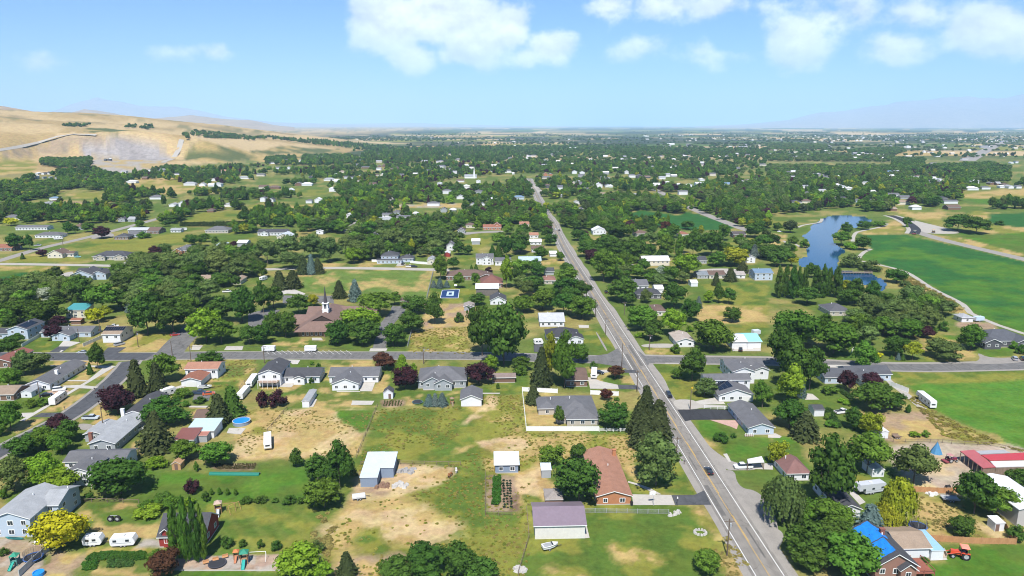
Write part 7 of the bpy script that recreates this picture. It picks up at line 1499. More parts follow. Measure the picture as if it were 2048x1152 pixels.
def tractor(t, x, y, head, label, rgb, loader=True, s=1.0, name='tractor'):
    p, rz, _ = spot(t, x, y, head); rt = thing(name, label, 'tractor', (p.x, p.y, .04), rz); rt.scale = (s, s, s); pm = paint(rgb)
    mb = MB(); mb.taper(-.42, .42, .3, 2.1, .75, 1.45, .05, .08); mb.box(-.5, .5, -1.0, .35, .7, 1.05); mb.build('body', pm, rt)
    for sx in (-.85, .85): m2 = MB(); m2.box(sx-.22, sx+.22, -1.2, .1, 1.42, 1.5); m2.build('fender', pm, rt)
    mb = MB(); mb.box(-.28, .28, -.75, -.2, 1.05, 1.15); mb.box(-.28, .28, -.85, -.7, 1.15, 1.6); mb.build('seat', RUBBER, rt)
    mb = MB(); mb.taper(-.85, .85, -1.15, .45, 2.45, 2.6, .08, .08); mb.build('canopy', mat('tractor_canopy', (min(1, rgb[0]*1.3+.15), rgb[1]+.18, rgb[2]+.15)), rt)
    for sx in (-.7, .7):
        for yy in (-1.0, .35): m2 = MB(); m2.box(sx-.04, sx+.04, yy-.04, yy+.04, 1.0, 2.47); m2.build('canopy_post', DARKM, rt)
    wheels(rt, (-.85, .85), (-.55,), .78); wheels(rt, (-.75, .75), (1.7,), .45)
    if loader:
        for sx in (-.6, .6): m2 = MB(); m2.cyl((sx, .3, 1.5), (sx, 2.9, .55), .08, .08, 6); m2.build('loader_arm', pm, rt)
        m2 = MB(); m2.prism([(2.8,.1),(3.6,.06),(3.7,.14),(2.95,.2),(2.9,.9),(2.8,.9)], -1.1, 1.1); m2.build('bucket', mat('bucket_steel', (.45, .36, .28), .6), rt)
    else:
        m2 = MB(); m2.box(-1.1, 1.1, -2.6, -1.4, .4, .7); m2.build('implement', mat('red_implement', (.22, .05, .06)), rt)
    return rt
tractor('A4',1475,1012,-70,'orange tractor with loader bucket on the near lawn',(.55,.07,.025),True,1.25)
tractor('A4',1390,282,80,'red farm implement standing in the dirt yard',(.20,.03,.05),False,1.0,'farm_implement')
tractor('C4',1125,110,40,'dark roller machine at the end of the new asphalt',(.10,.09,.06),False,1.6,'road_roller')
tractor('C4',1270,98,40,'brown loader parked on the gravel lot',(.28,.16,.04),True,1.3,'wheel_loader')

# ---------------------------------------------------------------- garden things
def disc(mb, r, z0, z1, n=24, m=0): mb.cyl((0, 0, z0), (0, 0, z1), r, r, n, m)
def ring(mb, r0, r1, z, n=28, m=0, th=.05):
    vs, fs = [], []
    for i in range(n):
        a = 6.2832*i/n
        for r, zz in ((r0, z), (r1, z), (r1, z-th), (r0, z-th)): vs.append((r*math.cos(a), r*math.sin(a), zz))
    for i in range(n):
        j = (i+1) % n
        for k in range(4): fs.append((4*i+k, 4*j+k, 4*j+(k+1) % 4, 4*i+(k+1) % 4))
    mb.add(vs, fs, m)
NET = mat('dark_net', (.03, .03, .035), .9, .1)
def trampoline(t, x, y, r, label, net=False, rim=(.05, .12, .35), h=.9):
    p = PT(t, x, y); rt = thing('trampoline', label, 'trampoline', (p.x, p.y, 0), 0, 'trampolines'); mb = MB(); disc(mb, r*.88, h-.03, h); mb.build('mat', NET, rt)
    mb = MB(); ring(mb, r*.86, r, h+.03, th=.08); mb.build('rim_pad', mat('rim_pad', rim, .6), rt)
    for k in range(6):
        a = k*1.0472; m2 = MB(); m2.cyl((r*.95*math.cos(a), r*.95*math.sin(a), 0), (r*.95*math.cos(a), r*.95*math.sin(a), (2.6 if net else h)), .035, .035, 6); m2.build('leg', GREYM, rt)
    if net:
        vs = []; n = 24; mm = MB()
        for i in range(n):       # net strands
            a = 6.2832*i/n; mm.cyl((r*.93*math.cos(a), r*.93*math.sin(a), h), (r*.93*math.cos(a), r*.93*math.sin(a), 2.55), .014, .014, 4)
        for z in np.linspace(h+.15, 2.55, 9): ring(mm, r*.925, r*.94, z, th=.02)
        mm.build('net', NET, rt)
trampoline('A1',1658,1062,2.15,'black trampoline set low in the pink gravel playground',False,(.05,.05,.06),.35)
trampoline('A1',258,1030,2.2,'blue-rimmed trampoline with dark net behind the grey fence',True)
trampoline('A4',1140,790,2.3,'blue-rimmed trampoline with dark net beside the golden willow',True)
trampoline('B2',1240,635,2.1,'low black trampoline on the lawn beside the blue spruces',False,(.05,.12,.12),.4)
def pool():
    p = PT('B1',1856,795); rt = thing('swimming_pool', 'round above-ground pool with bright blue water beside the teal-roofed shed', 'pool', (p.x, p.y, 0)); r = 3.0
    mb = MB(); ring(mb, r-.08, r, 1.25, th=1.25); mb.build('wall', mat('pool_wall', (.20, .25, .32)), rt)
    mb = MB(); ring(mb, r-.12, r+.12, 1.32, th=.06); mb.build('rim', mat('pool_rim', (.42, .46, .5)), rt)
    mb = MB(); disc(mb, r-.1, 1.0, 1.1, 32); mb.build('water', mat('pool_cover', (.02, .22, .62), .15, .08), rt)
pool()
PLW = mat('play_timber', (.30, .17, .09), .85, .2)
def playset(t, x, y, rz, label, roof=(.40, .30, .24), slide=(.40, .42, .44), swing=True, body=None, s=1.0):
    p = PT(t, x, y); rt = thing('playset', label, 'playset', (p.x, p.y, 0), rz, 'playsets'); bm_ = body or PLW; rt.scale = (s, s, s)
    for sx in (-.8, .8):
        for sy in (-.8, .8): m2 = MB(); m2.box(sx-.07, sx+.07, sy-.07, sy+.07, 0, 3.0); m2.build('post', bm_, rt)
    m2 = MB(); m2.box(-.9, .9, -.9, .9, 1.35, 1.47); m2.build('platform', bm_, rt)
    m2 = MB(); m2.add([(-1.05,-1.05,2.95),(1.05,-1.05,2.95),(1.05,1.05,2.95),(-1.05,1.05,2.95),(0,0,3.8)], [(0,1,4),(1,2,4),(2,3,4),(3,0,4),(3,2,1,0)]); m2.build('roof', mat('play_roof', roof), rt)
    m2 = MB(); m2.add([(-.35,-.9,1.45),(.35,-.9,1.45),(.35,-3.2,.25),(-.35,-3.2,.25),(-.35,-.9,1.33),(.35,-.9,1.33),(.35,-3.2,.13),(-.35,-3.2,.13)], [(0,3,2,1),(4,5,6,7),(0,1,5,4),(1,2,6,5),(2,3,7,6),(3,0,4,7)])
    for sx in (-.4, .35): m2.add([(sx,-.9,1.7),(sx+.05,-.9,1.7),(sx+.05,-3.2,.45),(sx,-3.2,.45),(sx,-.9,1.3),(sx+.05,-.9,1.3),(sx+.05,-3.2,.1),(sx,-3.2,.1)], [(0,3,2,1),(4,5,6,7),(0,1,5,4),(1,2,6,5),(2,3,7,6),(3,0,4,7)])
    m2.build('slide', mat('slide_plastic', slide, .35), rt)
    for sx in (-1, 1): m2 = MB(); m2.box(sx*.86-.03, sx*.86+.03, -.8, .8, 1.5, 2.15); m2.build('side_panel', bm_, rt)
    if swing:
        m2 = MB(); m2.cyl((.9, 0, 2.3), (4.3, 0, 2.3), .06, .06, 6); m2.build('swing_beam', bm_, rt)
        for sy in (-.9, .9): m2 = MB(); m2.cyl((4.3, 0, 2.35), (4.5, sy, 0), .06, .06, 6); m2.build('swing_leg', bm_, rt)
        for sx in (1.9, 3.1):
            m2 = MB(); m2.cyl((sx-.2, 0, 2.3), (sx-.2, 0, .5), .012, .012, 4); m2.cyl((sx+.2, 0, 2.3), (sx+.2, 0, .5), .012, .012, 4); m2.box(sx-.25, sx+.25, -.1, .1, .46, .5); m2.build('swing', NET, rt)
playset('A1',1668,665,.3,'wooden playset with tan roof and grey slide on the mown lawn')
playset('A1',1868,1050,.2,'playset with green roof and green slide in the pink gravel playground',(.03,.20,.13),(.03,.30,.26),False)
playset('A1',1805,1018,.2,'small playhouse tower with orange roof beside the green playset',(.45,.16,.06),(.4,.16,.08),False,None,.7)
playset('A1',122,1065,.1,'green-roofed plastic playset in the bare yard corner',(.03,.22,.14),(.03,.28,.22),False,mat('green_plastic',(.08,.22,.20)),.9)
playset('B2',1505,645,.2,'small wooden playset beside the blue spruces',(.22,.15,.1),(.2,.16,.1),False,None,.8)
def simple(name, label, cat, t, x, y, builder, rz=0.0, group=None):
    p = PT(t, x, y); rt = thing(name, label, cat, (p.x, p.y, 0), rz, group); builder(rt); return rt
def swing_frame(rt):
    for sx in (-1.6, 1.6):
        for sy in (-.9, .9): m2 = MB(); m2.cyl((sx, 0, 2.4), (sx, sy, 0), .05, .05, 6); m2.build('leg', CEDAR, rt)
    m2 = MB(); m2.cyl((-1.7, 0, 2.4), (1.7, 0, 2.4), .06, .06, 6); m2.build('beam', CEDAR, rt)
simple('swing_frame', 'wooden swing frame beside the tan-roofed playset', 'swing', 'A1', 1786, 660, swing_frame, .9)
def white_swing(rt):
    for sx in (-2, 2):
        for sy in (-.9, .9): m2 = MB(); m2.cyl((sx, 0, 2.3), (sx, sy, 0), .04, .04, 6); m2.build('leg', TRIM, rt)
    m2 = MB(); m2.cyl((-2.1, 0, 2.3), (2.1, 0, 2.3), .05, .05, 6); m2.build('beam', TRIM, rt)
simple('swing_frame', 'white metal swing frame at the playground end', 'swing', 'A2', 15, 1030, white_swing, .1)
def tyres(rt):
    for sx in (-.95, .95): m2 = MB(); m2.cyl((sx-.0, -.28, .85), (sx, .28, .85), .85, .85, 18); ty = m2.build('tyre', RUBBER, rt); m3 = MB(); m3.cyl((sx, -.3, .85), (sx, .3, .85), .42, .42, 14); m3.build('hub', GREYM, ty)
    m2 = MB(); m2.box(-.95, .95, -.06, .06, 1.72, 1.8); m2.build('beam', GREYM, rt)
simple('tyre_stand', 'pair of big black tractor tyres standing on the lawn', 'tyres', 'A1', 873, 735, tyres)
def canoe(rt):
    mb = MB(); loft(mb, [(-2.6,.03,.06,.35,.55),(-1.6,.25,.38,.12,.45),(0,.3,.45,.1,.42),(1.6,.25,.38,.12,.45),(2.6,.03,.06,.35,.55)]); mb.build('hull', mat('teal_hull', (.02,.17,.16), .3), rt)
    mb = MB(); loft(mb, [(-1.9,.1,.12,.44,.47),(0,.3,.32,.42,.45),(1.9,.1,.12,.44,.47)]); mb.build('deck', mat('canoe_inside', (.015,.06,.06)), rt)
simple('canoe', 'teal canoe lying before the pale blue two-storey house', 'canoe', 'A1', 112, 872, canoe, 1.45)
def kiddie(rt):
    mb = MB(); ring(mb, 1.0, 1.25, .9, th=.9); mb.build('wall', mat('blue_plastic', (.02,.25,.65), .4), rt); mb = MB(); disc(mb, 1.05, .6, .7); mb.build('water', mat('pool_cover', (.02, .22, .62), .15, .08), rt)
simple('paddling_pool', 'blue plastic paddling pool at the bottom of the bare yard', 'pool', 'A1', 296, 1145, kiddie)
def table(rt):
    mb = MB(); mb.box(-.9, .9, -.4, .4, .70, .76); mb.build('top', TRIM, rt)
    for sy in (-.75, .75): m2 = MB(); m2.box(-.9, .9, sy-.14, sy+.14, .42, .47); m2.build('bench', TRIM, rt)
    for sx in (-.65, .65): m2 = MB(); m2.box(sx-.05, sx+.05, -.75, .75, 0, .70); m2.build('leg', TRIM, rt)
simple('picnic_table', 'white picnic table in the yard beside the yellow tree', 'table', 'A1', 296, 905, table, .2)
def bench_set(rt):
    for k in range(3): m2 = MB(); m2.box(-.7, .7, -.35, .35, .38, .46); m2.box(-.7, .7, .28, .36, .46, .95); o = m2.build('bench_seat', CEDAR, rt, (k*1.9, k*1.2, 0), .5)
simple('garden_benches', 'row of cedar benches at the edge of the pink gravel playground', 'benches', 'A1', 1572, 1060, bench_set)
def tunnel(rt):
    mb = MB(); L = 15.5; prof = [(.75*math.cos(a), .75*math.sin(a)) for a in np.linspace(0, math.pi, 9)]; mb.prism(prof, -L/2, L/2); mb.build('cover', mat('green_fabric', (.01,.16,.11), .6, .15, 1.0), rt)
    mb = MB(); mb.box(-L/2, L/2, .8, 1.0, 0, .35); mb.build('edge_board', WOOD, rt)
simple('row_cover', 'long dark green row cover at the head of the big lawn', 'garden tunnel', 'A1', 1790, 378, tunnel, -.03)
def tipi(rt):
    mb = MB(); n = 8; vs = [(1.9*math.cos(6.283*i/n), 1.9*math.sin(6.283*i/n), 0) for i in range(n)]+[(0, 0, 4.0)]; mb.add(vs, [(i, (i+1) % n, n) for i in range(n)]); mb.build('canvas', mat('blue_canvas', (.06,.20,.36), .7, .15), rt)
    for i in range(4): m2 = MB(); a = i*1.57+.4; m2.cyl((.35*math.cos(a), .35*math.sin(a), 3.4), (-.3*math.cos(a), -.3*math.sin(a), 4.8), .03, .03, 5); m2.build('pole', WOOD, rt)
simple('tipi_tent', 'pointed blue canvas tent in the dirt yard', 'tent', 'A4', 1283, 212, tipi)
def hoop(rt):
    m2 = MB(); m2.cyl((0,0,0),(0,0,3.1),.07,.06,8); m2.cyl((0,0,2.9),(0,.9,3.1),.05,.05,6); m2.build('pole', GREYM, rt); m2 = MB(); m2.box(-.9,.9,.9,.95,2.8,3.9); m2.build('backboard', TRIM, rt); m2 = MB(); ring(m2,.2,.24,3.05); m2.build('rim', mat('hoop_orange',(.5,.12,.02)), rt, (0,1.2,0))
simple('basketball_hoop', 'basketball hoop at the edge of the brick house driveway', 'hoop', 'A3', 1078, 614, hoop, .2)
simple('basketball_hoop', 'basketball hoop behind the blue sports court', 'hoop', 'C2', 1535, 536, hoop, 3.1)
def yardlamp(rt):
    m2 = MB(); m2.cyl((0,0,0),(0,0,2.3),.06,.05,8); m2.build('post', DARKM, rt); m2 = MB(); m2.cyl((0,0,2.3),(0,0,2.75),.2,.14,10); m2.build('lamp_head', TRIM, rt)
simple('yard_lamp', 'white-headed yard lamp at the mouth of the brick house driveway', 'lamp', 'A3', 1260, 616, yardlamp)
def trash(rt):
    m2 = MB(); m2.taper(-.3,.3,-.35,.35,0,1.0,-.05,-.05); m2.build('bin', RUBBER, rt); m2 = MB(); m2.box(-.37,.37,-.42,.42,1.0,1.08); m2.build('lid', RUBBER, rt)
simple('wheelie_bin', 'black wheeled bin at the brick house corner', 'bin', 'A3', 912, 612, trash)
def firepit(rt):
    for k in range(12):
        a = k*.5236; m2 = MB(); m2.taper(-.35,.35,-.3,.3,0,.45,.1,.1); m2.build('stone', mat('pale_stone',(.42,.40,.37),.9,.2), rt, (1.5*math.cos(a), 1.3*math.sin(a), 0), a)
simple('stone_ring', 'ring of pale stones on the lawn near the main road', 'stones', 'A3', 1436, 822, firepit)
def rocks(n, r, seed, m):
    def f(rt):
        q = random.Random(seed)
        for k in range(n):
            s = q.uniform(.25, .8); m2 = MB(); m2.taper(-s, s, -s*.8, s*.8, 0, s*q.uniform(.6, 1.1), s*.3, s*.25); m2.build('stone', m, rt, (q.uniform(-r, r), q.uniform(-r*.6, r*.6), 0), q.uniform(0, 6))
    return f
STONE = mat('grey_stone', (.30,.29,.28), .9, .25)
simple('stone_pile', 'pile of grey stones behind the blue steel barn', 'stones', 'A2', 1150, 352, rocks(26, 2.6, 1, STONE))
simple('stone_pile', 'pile of pale stones in front of the fenced corral', 'stones', 'A2', 1110, 460, rocks(24, 2.4, 2, mat('pale_stone',(.42,.40,.37),.9,.2)))
simple('scrap_heap', 'heap of rust-brown scrap beside the blue steel barn', 'scrap', 'A2', 965, 470, rocks(20, 1.9, 3, mat('rust_scrap',(.20,.12,.08),.9,.3)))
simple('stone_border', 'cluster of garden stones round a shrub by the chain fence', 'stones', 'A3', 1240, 680, rocks(12, 1.8, 4, mat('pale_stone',(.42,.40,.37),.9,.2)))
simple('debris_pile', 'pale heap of debris by the wire fence at the frame bottom', 'debris', 'A3', 65, 1110, rocks(14, 1.2, 5, mat('pale_stone',(.42,.40,.37),.9,.2)))
simple('gravel_pile', 'white pile of sand beside the cedar fence', 'sand pile', 'A4', 1235, 525, rocks(10, 2.0, 6, mat('white_sand',(.55,.54,.52),.9,.1)))
simple('straw_pile', 'stack of straw-coloured bales in the far paddock', 'bales', 'D1', 850, 812, rocks(30, 9, 7, mat('straw_bale',(.34,.25,.10),.9,.2)))
# sports court
def court():
    q = [PT('C2', *p) for p in ((1432,540),(1560,536),(1551,598),(1418,598))]; c = sum(q, Vector())/4; rt = thing('sports_court', 'small blue and white basketball court on the grass', 'court', (c.x, c.y, 0)); L_ = [p-c for p in q]
    def pl(name, k0, k1, j0, j1, z, m):
        f = lambda u, v: L_[3].lerp(L_[2], u).lerp(L_[0].lerp(L_[1], u), v); a = [f(k0, j0), f(k1, j0), f(k1, j1), f(k0, j1)]; mb = MB(); mb.add([(p.x, p.y, z) for p in a], [(0,1,2,3)]); mb.build(name, m, rt)
    pl('border', -.03, 1.03, -.04, 1.04, .05, mat('court_line', (.55,.57,.6))); pl('surface', 0, 1, 0, 1, .06, mat('court_blue', (.012,.036,.12), .6)); pl('key_area', .3, .72, .25, .8, .07, mat('court_pale', (.40,.50,.52), .6)); pl('inner_key', .42, .6, .38, .66, .08, mat('court_blue', (.012,.036,.12), .6)); pl('court_mark', .36, .66, .68, .72, .085, mat('court_line', (.55,.57,.6)))
court()
# footbridge over the pond arm
def bridge():
    a = PT('C4', 545, 408); b = PT('C4', 800, 412); d = b-a; rt = thing('footbridge', 'long wooden footbridge across the narrow arm of the pond', 'footbridge', (a.x, a.y, 0), math.atan2(d.y, d.x)); L = d.length
    m2 = MB(); m2.box(0, L, -1.0, 1.0, .55, .75); m2.build('deck', mat('bridge_boards', (.22,.17,.13)), rt)
    for s in (-1, 1):
        m2 = MB(); m2.box(0, L, s*1.0-.05, s*1.0+.05, 1.65, 1.77); m2.build('handrail', mat('bridge_rail', (.30,.24,.19)), rt)
        for x in np.linspace(.3, L-.3, 13): m2 = MB(); m2.box(x-.08, x+.08, s*1.0-.09, s*1.0+.09, -1.5, 1.66); m2.build('post', mat('bridge_rail', (.30,.24,.19)), rt)
bridge()

# ---------------------------------------------------------------- horses
def horse(t, x, y, rz, rgb, label, mane=(.03,.02,.015), graze=True):
    p = PT(t, x, y); rt = thing('horse', label, 'horse', (p.x, p.y, 0), rz, 'horses')
    V = [(0,-.75,1.22),(0,-.25,1.15),(0,.35,1.18),(0,.68,1.28)]
    neck = [(0,1.0,1.15 if graze else 1.6),(0,1.28,.72 if graze else 1.95),(0,1.50,.36 if graze else 1.88),(0,1.60,.14 if graze else 1.72)]
    pts, rad, ed = list(V), [.30,.31,.31,.27], [(0,1),(1,2),(2,3)]
    prev = 3
    for q, r in zip(neck, (.19,.14,.115,.075)): pts.append(q); rad.append(r); ed.append((prev, len(pts)-1)); prev = len(pts)-1
    for sx in (-.17, .17):
        for root, chain in ((3, [(sx,.62,.92,.13),(sx,.60,.52,.075),(sx,.62,.12,.055),(sx,.66,.02,.06)]), (0, [(sx,-.72,.98,.18),(sx,-.60,.66,.11),(sx,-.80,.40,.07),(sx,-.76,.10,.055),(sx,-.72,.02,.06)])):
            pr = root
            for a in chain: pts.append(a[:3]); rad.append(a[3]); ed.append((pr, len(pts)-1)); pr = len(pts)-1
    me = bpy.data.meshes.new('body'); me.from_pydata(pts, ed, []); me.update(); o = link('body', me, rt); me.materials.append(mat('horse_coat', rgb, .6, .12, 2.0))
    sk = o.modifiers.new('skin', 'SKIN'); o.modifiers.new('sub', 'SUBSURF').levels = 1; o.modifiers['sub'].render_levels = 1
    for i, r in enumerate(rad): me.skin_vertices[0].data[i].radius = (r, r)
    me.skin_vertices[0].data[1].use_root = True
    mb = MB(); n3 = Vector(neck[0]); n4 = Vector(neck[1]); mb.box(-.03,.03,.62,.7,1.42,1.52)
    for k in range(8):
        q = Vector((0,.72,1.5)).lerp(Vector((0, 1.33, .92 if graze else 2.12)), k/7); mb.taper(-.05,.05,q.y-.09,q.y+.09,q.z-.2,q.z,.02,.03)
    mb.build('mane', mat('horse_mane', mane), rt)
    mb = MB(); mb.cyl((0,-1.0,1.28),(0,-1.12,.95),.07,.08,7); mb.cyl((0,-1.12,.95),(0,-1.1,.45),.08,.02,7); mb.build('tail', mat('horse_mane', mane), rt)
    for sx in (-.07,.07):
        q = Vector(neck[2]); m2 = MB(); m2.cyl((sx, q.y-.12, q.z+.1+(.08 if graze else .1)), (sx*1.3, q.y-.2, q.z+.3), .04, .01, 5); m2.build('ear', mat('horse_coat', rgb, .6, .12, 2.0), rt)
horse('A2',1480,398,-.5,(.27,.11,.04),'chestnut horse grazing at the edge of the pasture')
horse('A2',1528,362,.1,(.55,.53,.50),'white horse behind the chestnut one',(.5,.48,.45))
horse('A4',1795,445,.8,(.035,.025,.022),'dark horse standing in the dirt yard')
horse('A4',1365,492,-1.2,(.03,.028,.028),'black horse behind the cedar fence')

# ---------------------------------------------------------------- fences
VINYL = mat('white_vinyl', (.70,.70,.68), .45, .05); GREYV = mat('grey_vinyl', (.42,.43,.43), .5, .06); CHAIN = mat('chain_wire', (.30,.31,.31), .6, .1)
def fence(t, pts, style, label, step=None, h=1.8, name='fence', cat='fence'):
    Q = [PT(t, *p) for p in pts]; o0 = Q[0]; rt = thing(name, label, cat, (o0.x, o0.y, 0))
    m = {'vinyl': VINYL, 'cedar': CEDAR, 'rail': VINYL, 'wire': WOOD, 'grey': GREYV, 'chain': CHAIN, 'wall': VINYL}[style]; step = step or {'vinyl': 2.4, 'cedar': 2.4, 'rail': 2.4, 'wire': 4.0, 'grey': 2.4, 'chain': 3.0, 'wall': 3.0}[style]
    first = True
    for a, b in zip(Q[:-1], Q[1:]):
        d = b-a; L = d.length; n = max(1, round(L/step)); ang = math.atan2(d.y, d.x); s = L/n
        pw = .06 if style in ('wire', 'chain') else .075
        pk = ('fpost', style, round(h, 2))
        pm = shared('fence_post_%s_%.1f' % (style, h), m, lambda mb: (mb.box(-pw, pw, -pw, pw, 0, h+.08), mb.taper(-pw-.02, pw+.02, -pw-.02, pw+.02, h+.08, h+.16, pw, pw)))
        mb = MB()
        if style in ('vinyl', 'grey', 'wall'): mb.box(.08, s-.08, -.025, .025, .08, h-.03); mb.box(.06, s-.06, -.045, .045, h-.03, h+.04); mb.box(.06, s-.06, -.045, .045, .06, .16)
        elif style == 'cedar':
            for k in range(12): mb.box(.06+(s-.12)*k/12+.005, .06+(s-.12)*(k+1)/12-.005, -.02+.004*(k % 2), .02+.004*(k % 2), .05, h-.02-.03*(k % 3))
        elif style == 'rail':
            for z in (.4, .8, 1.2): mb.box(.06, s-.06, -.03, .03, z, z+.12)
        elif style == 'wire':
            for z in (.4, .75, 1.1): mb.box(0, s, -.012, .012, z, z+.024)
            mb.box(0, s, -.04, .04, h-.12, h-.02)
        else:
            mb.box(0, s, -.025, .025, h-.05, h); mb.box(0, s, -.02, .02, .06, .1)
            for k in range(9): x = s*(k+.5)/9; mb.box(x-.012, x+.012, -.01, .01, .1, h-.05)
            for z in np.linspace(.25, h-.2, 6): mb.box(0, s, -.008, .008, z, z+.02)
        pan = mb.mesh('panel', m)
        for k in range(n):
            q = a+d*(k/n)-o0
            if first or k > 0 or True: link('post', pm, rt, (q.x, q.y, 0), ang)
            link('panel', pan, rt, (q.x, q.y, 0), ang)
        first = False
    q = Q[-1]-o0; link('post', pm, rt, (q.x, q.y, 0)); return rt
fence('B3',[(350,562),(78,548),(110,853),(666,853)],'vinyl','white vinyl fence enclosing the beige hip-roofed house garden')
fence('B3',[(672,857),(884,860)],'rail','white rail fence continuing towards the tall spruces',h=1.4)
fence('B3',[(602,572),(818,583)],'vinyl','white vinyl fence behind the reddish tree at the beige house')
fence('B3',[(1475,682),(1682,690)],'rail','white rail fence along the black driveway',h=1.2)
fence('A4',[(880,868),(960,870)],'cedar','short cedar fence behind the blue-tarped house')
fence('A4',[(1240,885),(1560,905),(1890,912)],'cedar','long cedar fence along the lawn with the orange tractor')
fence('A4',[(1100,508),(1290,520),(1450,520)],'cedar','cedar fence between the dirt yard and the dry garden')
fence('A4',[(600,470),(720,466),(810,462)],'cedar','cedar fence behind the silver camper')
fence('A4',[(1800,770),(1840,850),(1890,905)],'cedar','dark cedar fence beside the small white shed',h=1.7)
fence('C1',[(640,972),(785,908)],'vinyl','white picket fence beside the split-level house with solar panels',h=1.6)
fence('C1',[(170,975),(330,885)],'vinyl','white fence beside the two-storey blue-grey house',h=1.6)
fence('A1',[(372,960),(265,1050),(150,1160)],'grey','pale grey fence beside the netted trampoline')
fence('A3',[(112,655),(130,872),(48,1150)],'wire','wooden post fence between the pasture and the near lawn',h=1.5)
fence('A2',[(800,305),(1100,300),(1560,308)],'wire','post and rail fence behind the blue steel barn',h=1.3)
fence('A1',[(530,605),(700,590),(1060,598)],'wire','post fence below the dark round tree',h=1.3)
fence('A3',[(548,668),(720,670),(1195,678)],'chain','grey chain-link fence behind the mauve-roofed workshop',h=1.3)
fence('A2',[(1752,382),(1750,690),(1953,695)],'wire','dark post fence round the vegetable garden',h=1.4)
fence('B2',[(932,664),(840,890),(770,1060)],'wire','wire fence between the straw field and the pasture',h=1.2)
fence('B2',[(240,688),(90,860)],'wire','weathered rail fence across the dry paddock',h=1.3)
fence('B4',[(935,505),(1075,560)],'wall','solid white wall beside the field-side lane',h=2.0,name='garden_wall',cat='wall')
fence('C2',[(890,322),(962,322)],'wall','white fence left of the slate two-storey house',h=1.9)
fence('C2',[(1185,330),(1260,338),(1372,345)],'wall','long white fence right of the slate two-storey house',h=1.9)
fence('A4',[(862,128),(1330,138),(1400,145),(1700,160),(2040,235)],'wire','rusty post fence along the top of the dirt yard',h=1.3)
fence('B1',[(1966,400),(1900,470),(1840,545)],'wire','dark board fence beside the camper row',h=1.8)
fence('B4',[(640,250),(660,225),(700,245)],'rail','small white rail fence under the big street-side trees',h=1.4)
fence('C2',[(1312,605),(1362,400)],'chain','chain-link fence at the end of the church field',h=2.2)
fence('C2',[(1165,975),(1195,860)],'chain','chain-link fence beside the church driveway',h=1.6)

# ---------------------------------------------------------------- utility poles and wires
POLEM = mat('pole_timber', (.13,.095,.07), .95, .25, 1.0); POLES = {}
def pole(key, t, x, ytop, ybase, label, arm=True, lamp=False):
    b = PT(t, x, ybase); px, py = T(t, x, ytop); d = ray(px, py); H = max(7.0, min(CAMH+d.z/d.y*b.y, 14.5)); rt = thing('utility_pole', label, 'pole', (b.x, b.y, 0), -GRID_ANG, 'utility poles')
    m2 = MB(); m2.cyl((0,0,0),(0,0,H),.19,.13,8); m2.build('mast', POLEM, rt)
    if arm:
        m2 = MB(); m2.box(-1.3,1.3,-.07,.07,H-.75,H-.58); m2.build('crossarm', POLEM, rt)
        for sx in (-1.15,-.6,.6,1.15): m2 = MB(); m2.cyl((sx,0,H-.58),(sx,0,H-.38),.05,.04,6); m2.build('insulator', GREYM, rt)
        m2 = MB(); m2.cyl((.35,-.05,H-2.2),(.35,-.05,H-1.3),.24,.24,10); m2.build('transformer', GREYM, rt)
    if lamp:
        m2 = MB(); m2.cyl((0,0,H-1.6),(2.2,0,H-1.2),.04,.04,6); m2.build('lamp_arm', GREYM, rt); m2 = MB(); m2.taper(2.0,2.7,-.15,.15,H-1.3,H-1.12,.06,.04); m2.build('lamp_head', GREYM, rt)
    POLES[key] = Vector((b.x, b.y, H)); return rt
pole('m1','A3',1640,715,995,'wooden utility pole on the dry verge of the near lawn')
pole('m2','B3',1262,908,1050,'wooden utility pole beside the olive roadside tree')
pole('m3','B3',960,385,552,'wooden utility pole at the brown-roofed house driveway')
pole('m4','B3',843,180,362,'wooden pole with street lamp at the junction corner',False,True)
pole('m5','C3',718,750,880,'wooden pole with lamp beside the black-roofed white house',True,True)
pole('m6','C3',640,622,742,'wooden utility pole at the roadside tree clump')
pole('m7','C3',572,500,600,'wooden utility pole behind the roadside tree clump')
pole('r1','B3',1368,540,688,'wooden utility pole by the small stone bed right of the road',False)
pole('r2','B3',1055,110,232,'wooden utility pole right of the junction')
pole('r3','C3',862,628,728,'wooden utility pole before trees right of the main road')
pole('x1','B2',65,195,332,'utility pole beside the balcony house',True,True)
pole('x2','B2',1287,205,338,'utility pole on the street behind the white-trimmed grey house',True,True)
pole('x3','B1',1470,195,342,'utility pole behind the salmon-roofed white house')
pole('x4','B1',1323,175,272,'utility pole at the mouth of the side road',False)
pole('x5','C1',1062,850,975,'utility pole on the dry corner lawn')
pole('x6','C1',610,840,940,'utility pole at the white-gabled house',False)
pole('x7','C1',772,770,880,'utility pole behind the white-gabled house',False)
pole('l1','B1',800,670,872,'utility pole beside the concrete yard',False)
pole('l2','B1',812,505,640,'utility pole on the verge beside the dark purple tree',False)
pole('l3','B1',308,500,606,'utility pole behind the parked motorhome',False)
pole('f1','C1',485,120,200,'utility pole at the village street')
pole('f2','C1',980,295,375,'utility pole at the long-drive ranch house')
def wires(keys, label, offs=(-1.15, 1.15)):
    rt = thing('power_line', label, 'power line', (0, 0, 0), 0, 'power lines')
    for a, b in zip(keys[:-1], keys[1:]):
        for off in offs:
            p = POLES[a]+Vector((off, 0, -.36)); q = POLES[b]+Vector((off, 0, -.36)); m2 = MB(); pts = []
            for k in range(13):
                u = k/12; v = p.lerp(q, u); v.z -= 4*u*(1-u)*min(1.4, (q-p).length*.012); pts.append(v)
            m2.tube(pts, .022, 4); m2.build('wire', DARKM, rt)
